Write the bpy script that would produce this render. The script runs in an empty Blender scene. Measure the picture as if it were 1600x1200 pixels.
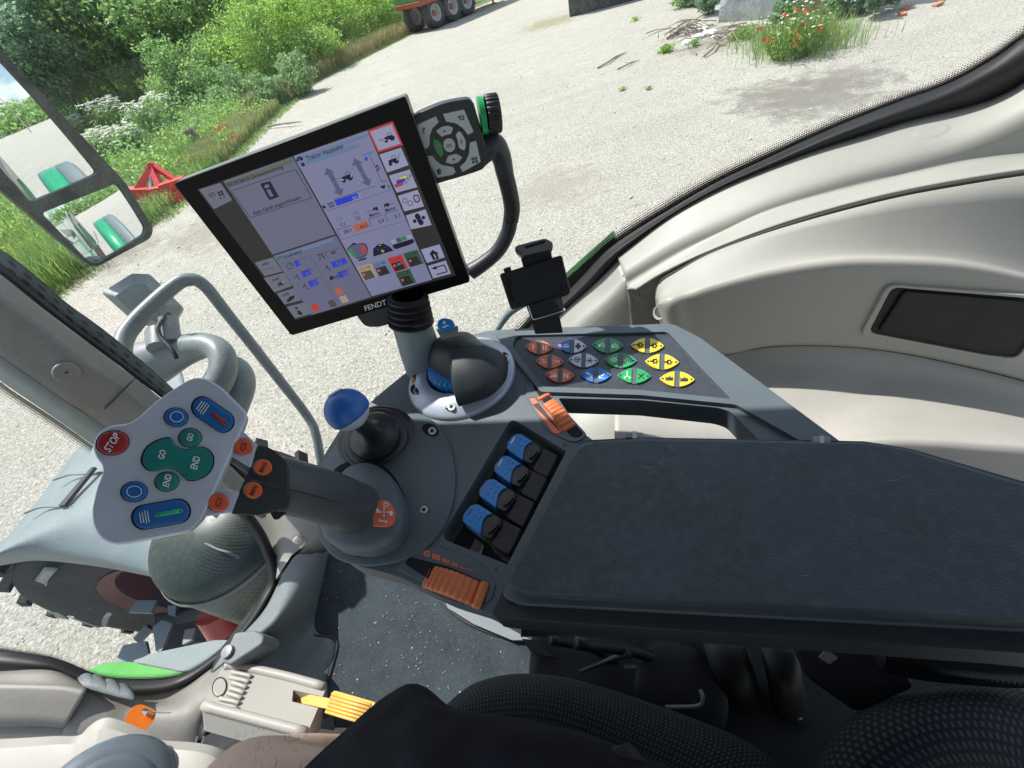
import bpy, bmesh, math, random
import numpy as np
from mathutils import Vector as V, Matrix, noise
from mathutils.geometry import tessellate_polygon
random.seed(7); RNG = np.random.default_rng(7)
C = bpy.context.scene.collection
# ------------------------------------------------------------------ camera
CAM = V((0, 0, 2.60)); FPX = 650.0
PIT = math.radians(45.924); SP, CP = math.sin(PIT), math.cos(PIT)
EX = V((1, 0, 0)); DN = V((0, -SP, -CP)); FW = V((0, CP, -SP))
XC = .95334*EX + .30189*DN; YC = -.30189*EX + .95334*DN
cam = bpy.data.cameras.new('camera'); cob = bpy.data.objects.new('camera', cam); C.objects.link(cob)
cam.sensor_width = 36; cam.lens = 36*FPX/1600; cam.clip_start = .02; cam.clip_end = 900
cob.matrix_world = Matrix(((XC.x, -YC.x, -FW.x, CAM.x), (XC.y, -YC.y, -FW.y, CAM.y), (XC.z, -YC.z, -FW.z, CAM.z), (0, 0, 0, 1)))
bpy.context.scene.camera = cob
# ------------------------------------------------------------------ light
SUND = V((-.36, .42, .83)).normalized()          # towards the sun
w = bpy.data.worlds.new('World'); bpy.context.scene.world = w; w.use_nodes = True
wn = w.node_tree; bg = wn.nodes['Background']
sky = wn.nodes.new('ShaderNodeTexSky'); sky.sky_type = 'NISHITA'; sky.sun_disc = False
sky.sun_elevation = math.asin(SUND.z); sky.sun_rotation = math.atan2(SUND.x, SUND.y)
sky.dust_density = 1.5; sky.air_density = 1.0
tcw = wn.nodes.new('ShaderNodeTexCoord'); nzw = wn.nodes.new('ShaderNodeTexNoise'); nzw.inputs['Scale'].default_value = 3.2; nzw.inputs['Detail'].default_value = 8
mpw = wn.nodes.new('ShaderNodeMapping'); mpw.inputs['Scale'].default_value = (1, 1, 2.6)
crw = wn.nodes.new('ShaderNodeValToRGB'); crw.color_ramp.elements[0].position = .50; crw.color_ramp.elements[1].position = .66
mxw = wn.nodes.new('ShaderNodeMix'); mxw.data_type = 'RGBA'; mxw.inputs['B'].default_value = (9, 9.2, 9.6, 1)
wn.links.new(tcw.outputs['Generated'], mpw.inputs[0]); wn.links.new(mpw.outputs[0], nzw.inputs['Vector'])
wn.links.new(nzw.outputs['Fac'], crw.inputs[0]); wn.links.new(crw.outputs[0], mxw.inputs['Factor'])
wn.links.new(sky.outputs[0], mxw.inputs['A']); wn.links.new(mxw.outputs['Result'], bg.inputs['Color'])
bg.inputs['Strength'].default_value = .13
sl = bpy.data.lights.new('sun', 'SUN'); sl.energy = 5.0; sl.angle = math.radians(.53); sl.color = (1, .965, .91)
so = bpy.data.objects.new('sun', sl); C.objects.link(so); so.rotation_euler = SUND.to_track_quat('Z', 'Y').to_euler()
sc = bpy.context.scene
sc.view_settings.view_transform = 'Standard'; sc.view_settings.look = 'None'; sc.view_settings.exposure = .45; sc.view_settings.gamma = 1
sc.render.engine = 'CYCLES'; sc.cycles.max_bounces = 7; sc.cycles.diffuse_bounces = 4; sc.cycles.transparent_max_bounces = 16
# ------------------------------------------------------------------ pixel geometry (photograph 1600 x 1200)
def ray(px, py): return XC*((px-800)/FPX) + YC*((py-600)/FPX) + FW
def W(px, py, d): return CAM + ray(px, py)*d
def Q(px, py, dn):
    r = ray(px, py); return CAM + r*(dn/-r.z)
class Pl:
    """plane through o with normal n turned to the camera"""
    def __init__(s, o, n):
        s.o = o; s.n = n.normalized()
        if s.n.dot(CAM-o) < 0: s.n = -s.n
    def __call__(s, px, py, h=0):
        r = ray(px, py); return CAM + r*((s.o + s.n*h - CAM).dot(s.n)/r.dot(s.n))
def Pl3(a, b, c): return Pl(a, (b-a).cross(c-a))
UP = V((0, 0, 1)); FT = V((-.94, .34, 0)); RT = V((.34, .94, 0))   # tractor forward, tractor right
# ------------------------------------------------------------------ 2d outlines
def rp(pts, r=6, n=4):
    """round the corners of a pixel polygon; a point may carry its own radius"""
    out = []; N = len(pts)
    for i in range(N):
        p = V(pts[i][:2]); a = V(pts[i-1][:2]); b = V(pts[(i+1) % N][:2]); rr = pts[i][2] if len(pts[i]) > 2 else r
        la, lb = (a-p).length, (b-p).length
        k = min(rr, la*.48, lb*.48)
        if k < .05: out.append((p.x, p.y)); continue
        A = p+(a-p)*(k/la); B = p+(b-p)*(k/lb)
        for j in range(n+1):
            t = j/n; q = A*(1-t)**2 + p*2*t*(1-t) + B*t*t; out.append((q.x, q.y))
    return out
def ell(cx, cy, rx, ry=None, rot=0, n=32, a0=0, a1=360):
    ry = ry or rx; R = math.radians(rot); o = []
    full = abs(a1-a0) >= 360
    for i in range(n if full else n+1):
        t = math.radians(a0+(a1-a0)*i/n); x, y = rx*math.cos(t), ry*math.sin(t)
        o.append((cx+x*math.cos(R)-y*math.sin(R), cy+x*math.sin(R)+y*math.cos(R)))
    return o
def cr(pts, n=6, closed=False):
    """catmull-rom through points of any dimension"""
    P = [np.array(p, float) for p in pts]; N = len(P); out = []
    for i in range(N if closed else N-1):
        if closed: p0, p1, p2, p3 = P[i-1], P[i], P[(i+1) % N], P[(i+2) % N]
        else: p0 = P[i-1] if i else 2*P[0]-P[1]; p1, p2 = P[i], P[i+1]; p3 = P[i+2] if i+2 < N else 2*P[-1]-P[-2]
        for j in range(n):
            t = j/n; out.append(tuple(.5*((2*p1)+(-p0+p2)*t+(2*p0-5*p1+4*p2-p3)*t*t+(-p0+3*p1-3*p2+p3)*t**3)))
    if not closed: out.append(tuple(P[-1]))
    return out
def bar(a, b, w):
    a, b = V(a), V(b); d = (b-a).normalized(); q = V((-d.y, d.x))*w/2
    return [tuple(a+q), tuple(b+q), tuple(b-q), tuple(a-q)]
def area(p): return sum(p[i-1][0]*p[i][1]-p[i][0]*p[i-1][1] for i in range(len(p)))
# ------------------------------------------------------------------ mesh builder
TXT = {}
def text_mesh(s):
    if s not in TXT:
        cu = bpy.data.curves.new('t', 'FONT'); cu.body = s; cu.resolution_u = 3; cu.offset = .012
        ob = bpy.data.objects.new('t', cu); C.objects.link(ob); bpy.context.view_layer.update()
        me = bpy.data.meshes.new_from_object(ob.evaluated_get(bpy.context.evaluated_depsgraph_get()))
        vs = [v.co.copy() for v in me.vertices]; fs = [tuple(p.vertices) for p in me.polygons]
        bpy.data.objects.remove(ob); bpy.data.curves.remove(cu); bpy.data.meshes.remove(me)
        x0 = min(v.x for v in vs); x1 = max(v.x for v in vs)
        TXT[s] = ([((v.x-x0)/(x1-x0), v.y/(x1-x0)) for v in vs], fs)
    return TXT[s]
class MB:
    def __init__(s): s.v = []; s.f = []; s.m = []; s.uv = {}
    def add(s, vs, fs, mi=0, uvs=None):
        o = len(s.v); s.v += [V(v) for v in vs]
        for k, f in enumerate(fs):
            if uvs is not None: s.uv[len(s.f)] = [uvs[i] for i in f]
            s.f.append(tuple(i+o for i in f)); s.m.append(mi)
        return s
    def slab(s, pl, pts, h0, h1, mi=0, holes=(), side=True, dome=0):
        """outline in pixels, seen at height h1 over the plane, going down to h0"""
        if area(pts) < 0: pts = pts[::-1]
        loops = [pts]+[list(h) for h in holes]
        top = [[pl(x, y, h1) for x, y in l] for l in loops]
        bot = [[p - pl.n*(h1-h0) for p in l] for l in top]
        flat = [p for l in top for p in l]; nb = len(flat)
        tris = tessellate_polygon(top) if holes else None
        o = len(s.v); s.v += flat + [p for l in bot for p in l]
        def put(f, tm=mi): s.f.append(f); s.m.append(tm)
        def face(idx, up):
            a = [(s.v[i]) for i in idx]; nn = V((0, 0, 0))
            for i in range(len(a)): nn += a[i-1].cross(a[i])
            if (nn.dot(pl.n) > 0) != up: idx = idx[::-1]
            put(tuple(idx))
        if tris:
            for t in tris: face([o+i for i in t], True)
            if side:
                for t in tris: face([o+nb+i for i in t], False)
        elif dome:
            c = V((0, 0, 0))
            for p in top[0]: c += p
            c /= len(top[0]); N = len(top[0]); rings = [(1, 0), (.88, .35), (.65, .72), (.35, .93)]
            st = [o+i for i in range(N)]
            for k, hh in rings[1:]:
                b0 = len(s.v); s.v += [c+(p-c)*k+pl.n*dome*hh for p in top[0]]
                nx = [b0+i for i in range(N)]
                for i in range(N): face([st[i], st[(i+1) % N], nx[(i+1) % N], nx[i]], True)
                st = nx
            s.v.append(c+pl.n*dome); cc = len(s.v)-1
            for i in range(N): face([st[i], st[(i+1) % N], cc], True)
            if side: face([o+nb+i for i in range(N)], False)
        else:
            face([o+i for i in range(nb)], True)
            if side: face([o+nb+i for i in range(nb)], False)
        if side:
            k = 0
            for li, l in enumerate(loops):
                n = len(l); cen = sum((top[li][i] for i in range(n)), V((0, 0, 0)))/n
                ar = V((0, 0, 0))
                for i in range(n): ar += (top[li][i-1]-cen).cross(top[li][i]-cen)
                ccw = ar.dot(pl.n) > 0
                for i in range(n):
                    a, b = o+k+i, o+k+(i+1) % n
                    f = (a, a+nb, b+nb, b) if (ccw == (li == 0)) else (b, b+nb, a+nb, a)
                    put(f)
                k += n
        return s
    def mark(s, pl, pts, h, mi=0, holes=()): return s.slab(pl, pts, h, h, mi, holes, side=False)
    def text(s, t, pl, A, B, h, mi=0, hf=1.0):
        vs, fs = text_mesh(t); a, b = pl(*A, h), pl(*B, h); x = b-a; L = x.length; x.normalize(); y = pl.n.cross(x)
        return s.add([a+x*(u*L)+y*(v*L*hf) for u, v in vs], fs, mi)
    def grid(s, P, mi=0, closed=False):
        """P[row][col] of points"""
        R, K = len(P), len(P[0]); vs = [p for r in P for p in r]; fs = []; uvs = []
        for i in range(R):
            for j in range(K): uvs.append((j/(K-1), i/(R-1)))
        for i in range(R-1):
            for j in range(K-1 if not closed else K):
                j2 = (j+1) % K; fs.append((i*K+j, i*K+j2, (i+1)*K+j2, (i+1)*K+j))
        return s.add(vs, fs, mi, uvs)
    def tube(s, pts, r, seg=12, mi=0, n=5, smooth=True, cap=True, flat=1.0, upv=None):
        """r: one radius or one per point"""
        rr = r if isinstance(r, (list, tuple)) else [r]*len(pts)
        q = [tuple(p)+(a,) for p, a in zip(pts, rr)]
        if smooth and len(q) > 2: q = cr(q, n)
        P = [V(a[:3]) for a in q]; R = [a[3] for a in q]
        t = (P[1]-P[0]).normalized(); u = t.orthogonal().normalized() if upv is None else (upv-t*upv.dot(t)).normalized()
        rows = []
        for i, p in enumerate(P):
            t = (P[min(i+1, len(P)-1)]-P[max(i-1, 0)]).normalized(); u = (u-t*u.dot(t)).normalized(); b = t.cross(u)
            rows.append([p+(u*math.cos(2*math.pi*k/seg)+b*flat*math.sin(2*math.pi*k/seg))*R[i] for k in range(seg)])
        o = len(s.v); s.v += [p for r_ in rows for p in r_]
        for i in range(len(rows)-1):
            for k in range(seg):
                k2 = (k+1) % seg; s.f.append((o+i*seg+k, o+i*seg+k2, o+(i+1)*seg+k2, o+(i+1)*seg+k)); s.m.append(mi)
        if cap:
            s.f.append(tuple(o+k for k in range(seg))[::-1]); s.m.append(mi)
            s.f.append(tuple(o+(len(rows)-1)*seg+k for k in range(seg))); s.m.append(mi)
        return s
    def lathe(s, prof, c, ax, seg=32, mi=0, sx=1.0, xd=None, cap=False):
        """prof [(r,h)] about axis ax at c"""
        ax = ax.normalized(); u = ax.orthogonal().normalized() if xd is None else (xd-ax*xd.dot(ax)).normalized(); b = ax.cross(u)
        rows = [[c+ax*h+(u*math.cos(2*math.pi*k/seg)*sx+b*math.sin(2*math.pi*k/seg))*r for k in range(seg)] for r, h in prof]
        o = len(s.v); s.v += [p for r_ in rows for p in r_]
        for i in range(len(rows)-1):
            for k in range(seg):
                k2 = (k+1) % seg; s.f.append((o+i*seg+k, o+i*seg+k2, o+(i+1)*seg+k2, o+(i+1)*seg+k)); s.m.append(mi)
        if cap: s.f.append(tuple(o+(len(rows)-1)*seg+k for k in range(seg))); s.m.append(mi)
        return s
    def box(s, c, x, y, z, mi=0):
        """half-axes x,y,z"""
        vs = [c+x*i+y*j+z*k for i in (-1, 1) for j in (-1, 1) for k in (-1, 1)]
        return s.add(vs, [(0, 1, 3, 2), (4, 6, 7, 5), (0, 4, 5, 1), (2, 3, 7, 6), (0, 2, 6, 4), (1, 5, 7, 3)], mi)
    def build(s, name, mats, parent=None, label=None, cat=None, group=None, kind=None, bevel=0, solid=0, sharp=38, base=False, sub=0, soff=-1, bseg=3):
        if not isinstance(mats, (list, tuple)): mats = [mats]
        a = np.array([tuple(v) for v in s.v]); lo, hi = a.min(0), a.max(0); c = (lo+hi)/2
        if parent is None: c[2] = lo[2]
        c = V(c); me = bpy.data.meshes.new(name)
        me.from_pydata([tuple(v-c) for v in s.v], [], s.f)
        for m in mats: me.materials.append(m)
        me.polygons.foreach_set('material_index', s.m)
        me.polygons.foreach_set('use_smooth', [True]*len(s.f))
        if s.uv:
            ul = me.uv_layers.new(name='UVMap')
            for pi, uvs in s.uv.items():
                st = me.polygons[pi].loop_start
                for k, q in enumerate(uvs): ul.data[st+k].uv = q
        me.update()
        if sharp is not None: me.set_sharp_from_angle(angle=math.radians(sharp))
        ob = bpy.data.objects.new(name, me); C.objects.link(ob); place(ob, c, parent)
        if solid:
            md = ob.modifiers.new('solid', 'SOLIDIFY'); md.thickness = solid; md.offset = soff
        if bevel:
            md = ob.modifiers.new('bevel', 'BEVEL'); md.width = bevel; md.segments = bseg; md.limit_method = 'ANGLE'; md.angle_limit = math.radians(40); md.harden_normals = True
        if sub:
            md = ob.modifiers.new('sub', 'SUBSURF'); md.levels = sub; md.render_levels = sub
        tag(ob, label, cat, group, kind); return ob
ORG = {}
def place(ob, c, parent):
    ORG[ob.name] = c
    if parent is not None: ob.parent = parent; ob.location = c-ORG[parent.name]
    else: ob.location = c
def tag(o, label=None, cat=None, group=None, kind=None):
    if label: o['label'] = label
    if cat: o['category'] = cat
    if group: o['group'] = group
    if kind: o['kind'] = kind
def root(name, c, label, cat, group=None):
    o = bpy.data.objects.new(name, None); C.objects.link(o); o.empty_display_size = .02; place(o, V(c), None); tag(o, label, cat, group); return o
def copy_tree(o, parent=None, off=None):
    c = o.copy(); C.objects.link(c); ORG[c.name] = ORG[o.name]
    if parent is not None: c.parent = parent
    for ch in list(o.children): copy_tree(ch, c)
    return c
# ------------------------------------------------------------------ materials
def mat(name, col, rough=.5, metal=0, var=.12, vs=40, bump=.0, bs=900, coat=0, spec=.5, emit=0, ecol=None, dust=0, dcol=(.45, .42, .36), scr=0, trans=0):
    m = bpy.data.materials.new(name); m.use_nodes = True; nt = m.node_tree; N = nt.nodes; L = nt.links
    b = N['Principled BSDF']; b.inputs['Roughness'].default_value = rough; b.inputs['Metallic'].default_value = metal
    b.inputs['Specular IOR Level'].default_value = spec; b.inputs['Coat Weight'].default_value = coat; b.inputs['Coat Roughness'].default_value = .08
    b.inputs['Base Color'].default_value = (*col, 1)
    geo = N.new('ShaderNodeNewGeometry')
    if var or dust:
        nz = N.new('ShaderNodeTexNoise'); nz.inputs['Scale'].default_value = vs; nz.inputs['Detail'].default_value = 6; nz.inputs['Roughness'].default_value = .65
        L.new(geo.outputs['Position'], nz.inputs['Vector'])
        mr = N.new('ShaderNodeMapRange'); mr.inputs['From Min'].default_value = .3; mr.inputs['From Max'].default_value = .7
        mr.inputs['To Min'].default_value = 1-var; mr.inputs['To Max'].default_value = 1+var; L.new(nz.outputs['Fac'], mr.inputs['Value'])
        mm = N.new('ShaderNodeVectorMath'); mm.operation = 'SCALE'; mm.inputs[0].default_value = col; L.new(mr.outputs[0], mm.inputs['Scale'])
        src = mm.outputs[0]
        rr = N.new('ShaderNodeMapRange'); rr.inputs['From Min'].default_value = .3; rr.inputs['From Max'].default_value = .7
        rr.inputs['To Min'].default_value = max(.02, rough-.07); rr.inputs['To Max'].default_value = min(1, rough+.08); L.new(nz.outputs['Fac'], rr.inputs['Value']); L.new(rr.outputs[0], b.inputs['Roughness'])
        if dust:
            n2 = N.new('ShaderNodeTexNoise'); n2.inputs['Scale'].default_value = vs*.35; n2.inputs['Detail'].default_value = 8; n2.inputs['Roughness'].default_value = .7; L.new(geo.outputs['Position'], n2.inputs['Vector'])
            n3 = N.new('ShaderNodeTexNoise'); n3.inputs['Scale'].default_value = vs*12; n3.inputs['Detail'].default_value = 2; L.new(geo.outputs['Position'], n3.inputs['Vector'])
            mu = N.new('ShaderNodeMath'); mu.operation = 'MULTIPLY'; L.new(n2.outputs['Fac'], mu.inputs[0]); L.new(n3.outputs['Fac'], mu.inputs[1])
            m2 = N.new('ShaderNodeMapRange'); m2.inputs['From Min'].default_value = .2; m2.inputs['From Max'].default_value = .42; m2.inputs['To Max'].default_value = dust; L.new(mu.outputs[0], m2.inputs['Value'])
            mx = N.new('ShaderNodeMix'); mx.data_type = 'RGBA'; L.new(m2.outputs[0], mx.inputs['Factor']); L.new(src, mx.inputs['A']); mx.inputs['B'].default_value = (*dcol, 1); src = mx.outputs['Result']
        L.new(src, b.inputs['Base Color'])
    if bump:
        nb = N.new('ShaderNodeTexNoise'); nb.inputs['Scale'].default_value = bs; nb.inputs['Detail'].default_value = 2; L.new(geo.outputs['Position'], nb.inputs['Vector'])
        bp = N.new('ShaderNodeBump'); bp.inputs['Strength'].default_value = bump; bp.inputs['Distance'].default_value = .6/bs; L.new(nb.outputs['Fac'], bp.inputs['Height']); L.new(bp.outputs[0], b.inputs['Normal'])
    if emit:
        b.inputs['Emission Color'].default_value = (*(ecol or col), 1); b.inputs['Emission Strength'].default_value = emit
    m.diffuse_color = (*col, 1)
    return m
# ================================================================== outdoors
def G(px, py, dz=0): return Q(px, py, CAM.z-dz)
def leafmat(name, col, col2, tr=.45):
    m = bpy.data.materials.new(name); m.use_nodes = True; nt = m.node_tree; N = nt.nodes; L = nt.links; N.remove(N['Principled BSDF'])
    geo = N.new('ShaderNodeNewGeometry'); nz = N.new('ShaderNodeTexNoise'); nz.inputs['Scale'].default_value = 1.3; nz.inputs['Detail'].default_value = 3; L.new(geo.outputs['Position'], nz.inputs['Vector'])
    wn_ = N.new('ShaderNodeTexWhiteNoise'); at = N.new('ShaderNodeAttribute'); at.attribute_name = 'rnd'
    ad = N.new('ShaderNodeMath'); ad.operation = 'MULTIPLY_ADD'; ad.inputs[1].default_value = .55; L.new(at.outputs['Fac'], ad.inputs[0]); L.new(nz.outputs['Fac'], ad.inputs[2])
    mr = N.new('ShaderNodeMapRange'); mr.inputs['From Min'].default_value = .4; mr.inputs['From Max'].default_value = 1.1; L.new(ad.outputs[0], mr.inputs['Value'])
    mx = N.new('ShaderNodeMix'); mx.data_type = 'RGBA'; mx.inputs['A'].default_value = (*col, 1); mx.inputs['B'].default_value = (*col2, 1); L.new(mr.outputs[0], mx.inputs['Factor'])
    d = N.new('ShaderNodeBsdfDiffuse'); t = N.new('ShaderNodeBsdfTranslucent'); L.new(mx.outputs['Result'], d.inputs[0]); L.new(mx.outputs['Result'], t.inputs[0])
    ms = N.new('ShaderNodeMixShader'); ms.inputs[0].default_value = tr; L.new(d.outputs[0], ms.inputs[1]); L.new(t.outputs[0], ms.inputs[2])
    g = N.new('ShaderNodeBsdfGlossy'); g.inputs['Roughness'].default_value = .45; m2 = N.new('ShaderNodeMixShader'); m2.inputs[0].default_value = .04; L.new(ms.outputs[0], m2.inputs[1]); L.new(g.outputs[0], m2.inputs[2])
    L.new(m2.outputs[0], N['Material Output'].inputs[0]); return m
M = {}
M['leaf_light'] = leafmat('leaf_light', (.18, .33, .06), (.46, .66, .15), .6)
M['leaf_mid'] = leafmat('leaf_mid', (.17, .32, .11), (.40, .60, .20), .6)
M['leaf_dark'] = leafmat('leaf_dark', (.14, .26, .17), (.36, .52, .32), .6)
M['leaf_grey'] = leafmat('leaf_grey', (.17, .32, .12), (.38, .54, .24), .5)
M['grass'] = leafmat('grass_blades', (.13, .24, .06), (.36, .50, .16), .5)
M['dry_grass'] = leafmat('dry_grass', (.20, .21, .08), (.42, .38, .18))
M['petal_white'] = leafmat('petal_white', (.7, .72, .62), (.85, .85, .8), .3)
M['petal_red'] = leafmat('petal_red', (.6, .06, .02), (.8, .12, .04), .3)
M['bark'] = mat('bark', (.10, .085, .07), .9, var=.35, vs=8, bump=.6, bs=30)
M['wood_grey'] = mat('weathered_wood', (.25, .2, .16), .9, var=.35, vs=10, bump=.5, bs=40)
def fastmesh(name, v, f, mats, c, parent, rnd=None, mi=None, smooth=False):
    """v (n,3), f (m,k) numpy"""
    me = bpy.data.meshes.new(name); n, k = f.shape
    me.vertices.add(len(v)); me.vertices.foreach_set('co', (v-np.array(c)).astype(np.float32).ravel())
    me.loops.add(n*k); me.loops.foreach_set('vertex_index', f.astype(np.int32).ravel())
    me.polygons.add(n); me.polygons.foreach_set('loop_start', np.arange(0, n*k, k, dtype=np.int32))
    if smooth: me.polygons.foreach_set('use_smooth', [True]*n)
    if mi is not None: me.polygons.foreach_set('material_index', mi.astype(np.int32))
    for m in mats: me.materials.append(m)
    if rnd is not None:
        at = me.attributes.new('rnd', 'FLOAT', 'FACE'); at.data.foreach_set('value', rnd.astype(np.float32))
    me.update(calc_edges=True)
    ob = bpy.data.objects.new(name, me); C.objects.link(ob); place(ob, V(c), parent); return ob
def rdirs(n): d = RNG.normal(size=(n, 3)); return d/np.linalg.norm(d, axis=1)[:, None]
def leafquads(P, s, up=.25, asp=.5):
    """a folded diamond leaf at each point: two triangles"""
    n = len(P); a = rdirs(n); a[:, 2] *= (1-up); a /= np.linalg.norm(a, axis=1)[:, None]
    b = np.cross(a, rdirs(n) if up < .7 else rdirs(n)*.35+np.array([0, 0, 1.])); b /= np.linalg.norm(b, axis=1)[:, None]
    s = (s*RNG.uniform(.6, 1.35, n))[:, None]
    v = np.stack([P-a*s, P+b*s*asp, P+a*s, P-b*s*asp], 1).reshape(-1, 3)
    f = np.arange(4*n).reshape(-1, 4); return v, f
def blob_points(blobs, n):
    B = np.array(blobs); w_ = B[:, 3]**2; idx = RNG.choice(len(B), n, p=w_/w_.sum())
    d = rdirs(n); r = RNG.uniform(.35, 1.0, n)**.45; q = B[idx]
    lump = 1+.18*np.sin(d[:, 0]*7+idx)+.15*np.sin(d[:, 1]*9+idx*2)+.15*np.sin(d[:, 2]*8+idx*3)
    return q[:, :3]+d*(r*q[:, 3]*lump)[:, None]*np.array([1, 1, .85])
def crown_blobs(c, rx, rz, k, rs, flat=.2):
    out = []
    for i in range(k):
        d = rdirs(1)[0]; r = RNG.uniform(.25, .95)
        out.append((c[0]+d[0]*rx*r, c[1]+d[1]*rx*r, c[2]+abs(d[2])*rz*r*(1 if d[2] > 0 else -1)*(1 if d[2] > 0 else .8), rs*RNG.uniform(.55, 1.2)))
    return out
def plant(name, label, cat, group, x, y, h, wd, n, s, lm, trunk=.08, k=18, lean=(0, 0), low=.15, blob=.3, stems=1):
    r = root(name, (x, y, 0), label, cat, group)
    cz = h*(low+(1-low)*.5); cx, cy = x+lean[0]*.7, y+lean[1]*.7
    bl = crown_blobs((cx, cy, cz), wd*.5*.8, h*(1-low)*.5*.85, k, min(wd, h)*blob)
    v, f = leafquads(blob_points(bl, n), s); fastmesh('crown' if trunk > .05 else 'foliage', v, f, [M[lm]], (cx, cy, cz), r, RNG.uniform(0, 1, len(f)))
    m = MB()
    for q in range(stems):
        ox, oy = RNG.uniform(-1, 1, 2)*trunk*3*(stems > 1)
        top = V((cx+RNG.uniform(-.1, .1)*wd, cy, h*.8)); b0 = V((x+ox, y+oy, -.1)); mid = b0.lerp(top, .45)+V((RNG.uniform(-.06, .06)*h, RNG.uniform(-.05, .05)*h, 0))
        m.tube([b0, mid, top], [trunk, trunk*.7, trunk*.15], 8, n=5)
        for j in range(0, len(bl), 2 if stems == 1 else 4):
            t = RNG.uniform(.3, .8); p0 = b0.lerp(mid, t*2) if t < .5 else mid.lerp(top, t*2-1); p1 = V(bl[j][:3])
            m.tube([p0, p0.lerp(p1, .5)+V((0, 0, .05*h)), p1], [trunk*.35, trunk*.22, trunk*.06], 6, n=3)
    m.build('trunk' if trunk > .05 else 'stem', M['bark'], r, sharp=None); return r
# ------------------------------------------------------------------ ground
def ground_mat(name, verge=False):
    m = bpy.data.materials.new(name); m.use_nodes = True; nt = m.node_tree; N = nt.nodes; L = nt.links; b = N['Principled BSDF']; b.inputs['Roughness'].default_value = .95; b.inputs['Specular IOR Level'].default_value = .25
    geo = N.new('ShaderNodeNewGeometry')
    def noi(sc_, det=4, ro=.6, src=None, dist=0):
        n = N.new('ShaderNodeTexNoise'); n.inputs['Scale'].default_value = sc_; n.inputs['Detail'].default_value = det; n.inputs['Roughness'].default_value = ro; n.inputs['Distortion'].default_value = dist
        L.new(src or geo.outputs['Position'], n.inputs['Vector']); return n.outputs['Fac']
    def rng(v, a, b_, c=0, d=1):
        n = N.new('ShaderNodeMapRange'); n.inputs['From Min'].default_value = a; n.inputs['From Max'].default_value = b_; n.inputs['To Min'].default_value = c; n.inputs['To Max'].default_value = d; L.new(v, n.inputs['Value']); return n.outputs[0]
    def mix(fac, A, B, mode='MIX'):
        n = N.new('ShaderNodeMix'); n.data_type = 'RGBA'; n.blend_type = mode
        if isinstance(fac, float): n.inputs['Factor'].default_value = fac
        else: L.new(fac, n.inputs['Factor'])
        for k, q in (('A', A), ('B', B)):
            if isinstance(q, tuple): n.inputs[k].default_value = (*q, 1)
            else: L.new(q, n.inputs[k])
        return n.outputs['Result']
    def mul(a, b_):
        n = N.new('ShaderNodeMath'); n.operation = 'MULTIPLY'; L.new(a, n.inputs[0])
        if isinstance(b_, float): n.inputs[1].default_value = b_
        else: L.new(b_, n.inputs[1])
        return n.outputs[0]
    vo = N.new('ShaderNodeTexVoronoi'); vo.inputs['Scale'].default_value = 38; vo.inputs['Randomness'].default_value = 1; L.new(geo.outputs['Position'], vo.inputs['Vector'])
    vd = rng(vo.outputs['Distance'], .15, .62, 1, 0); vc = N.new('ShaderNodeSeparateColor'); L.new(vo.outputs['Color'], vc.inputs[0])
    stone = mul(vd, rng(vc.outputs[0], .35, .9))
    big = noi(.45, 6, .62); mid = noi(3.2, 7, .72, dist=.4); fine = noi(70, 4, .75); vfine = noi(190, 2, .7)
    if verge:
        col = mix(rng(mid, .35, .65), (.12, .13, .07), (.10, .16, .05)); col = mix(rng(fine, .3, .7), col, (.2, .22, .11)); L.new(col, b.inputs['Base Color'])
    else:
        col = mix(rng(mid, .34, .66), (.33, .305, .24), (.475, .45, .38))
        col = mix(mul(rng(big, .42, .62), .6), col, (.33, .29, .225))
        # wheel tracks: noise stretched along the driving direction
        mp = N.new('ShaderNodeMapping'); mp.inputs['Rotation'].default_value = (0, 0, -.55); mp.inputs['Scale'].default_value = (.14, 1.6, 1); L.new(geo.outputs['Position'], mp.inputs[0])
        tr = noi(1.0, 5, .6, mp.outputs[0]); col = mix(mul(rng(tr, .50, .66), .35), col, (.245, .22, .175))
        col = mix(mul(rng(noi(27, 5, .9, dist=.9), .50, .42), .9), col, (.15, .135, .105)); col = mix(mul(rng(noi(33, 5, .9, dist=.6), .50, .58), .8), col, (.72, .71, .66)); col = mix(mul(rng(fine, .46, .30), .7), col, (.16, .145, .115)); col = mix(mul(stone, .35), col, (.60, .575, .52)); col = mix(mul(rng(vfine, .5, .66), .6), col, (.68, .67, .63)); col = mix(mul(rng(noi(26, 5, .8), .44, .30), .5), col, (.2, .19, .165))
        sep = N.new('ShaderNodeSeparateXYZ'); L.new(geo.outputs['Position'], sep.inputs[0])
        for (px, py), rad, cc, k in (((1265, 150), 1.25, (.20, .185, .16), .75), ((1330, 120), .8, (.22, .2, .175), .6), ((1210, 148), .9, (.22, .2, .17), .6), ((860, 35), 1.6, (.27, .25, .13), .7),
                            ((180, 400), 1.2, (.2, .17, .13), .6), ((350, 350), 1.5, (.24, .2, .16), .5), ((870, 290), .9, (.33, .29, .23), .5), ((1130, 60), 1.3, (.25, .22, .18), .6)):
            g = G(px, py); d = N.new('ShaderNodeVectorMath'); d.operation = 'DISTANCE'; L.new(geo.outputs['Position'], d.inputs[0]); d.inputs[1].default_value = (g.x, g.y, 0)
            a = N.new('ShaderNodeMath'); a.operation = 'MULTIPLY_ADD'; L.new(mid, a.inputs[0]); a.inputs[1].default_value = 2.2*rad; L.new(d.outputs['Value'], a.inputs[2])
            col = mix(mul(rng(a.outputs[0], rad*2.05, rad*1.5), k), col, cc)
        L.new(col, b.inputs['Base Color'])
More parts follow.
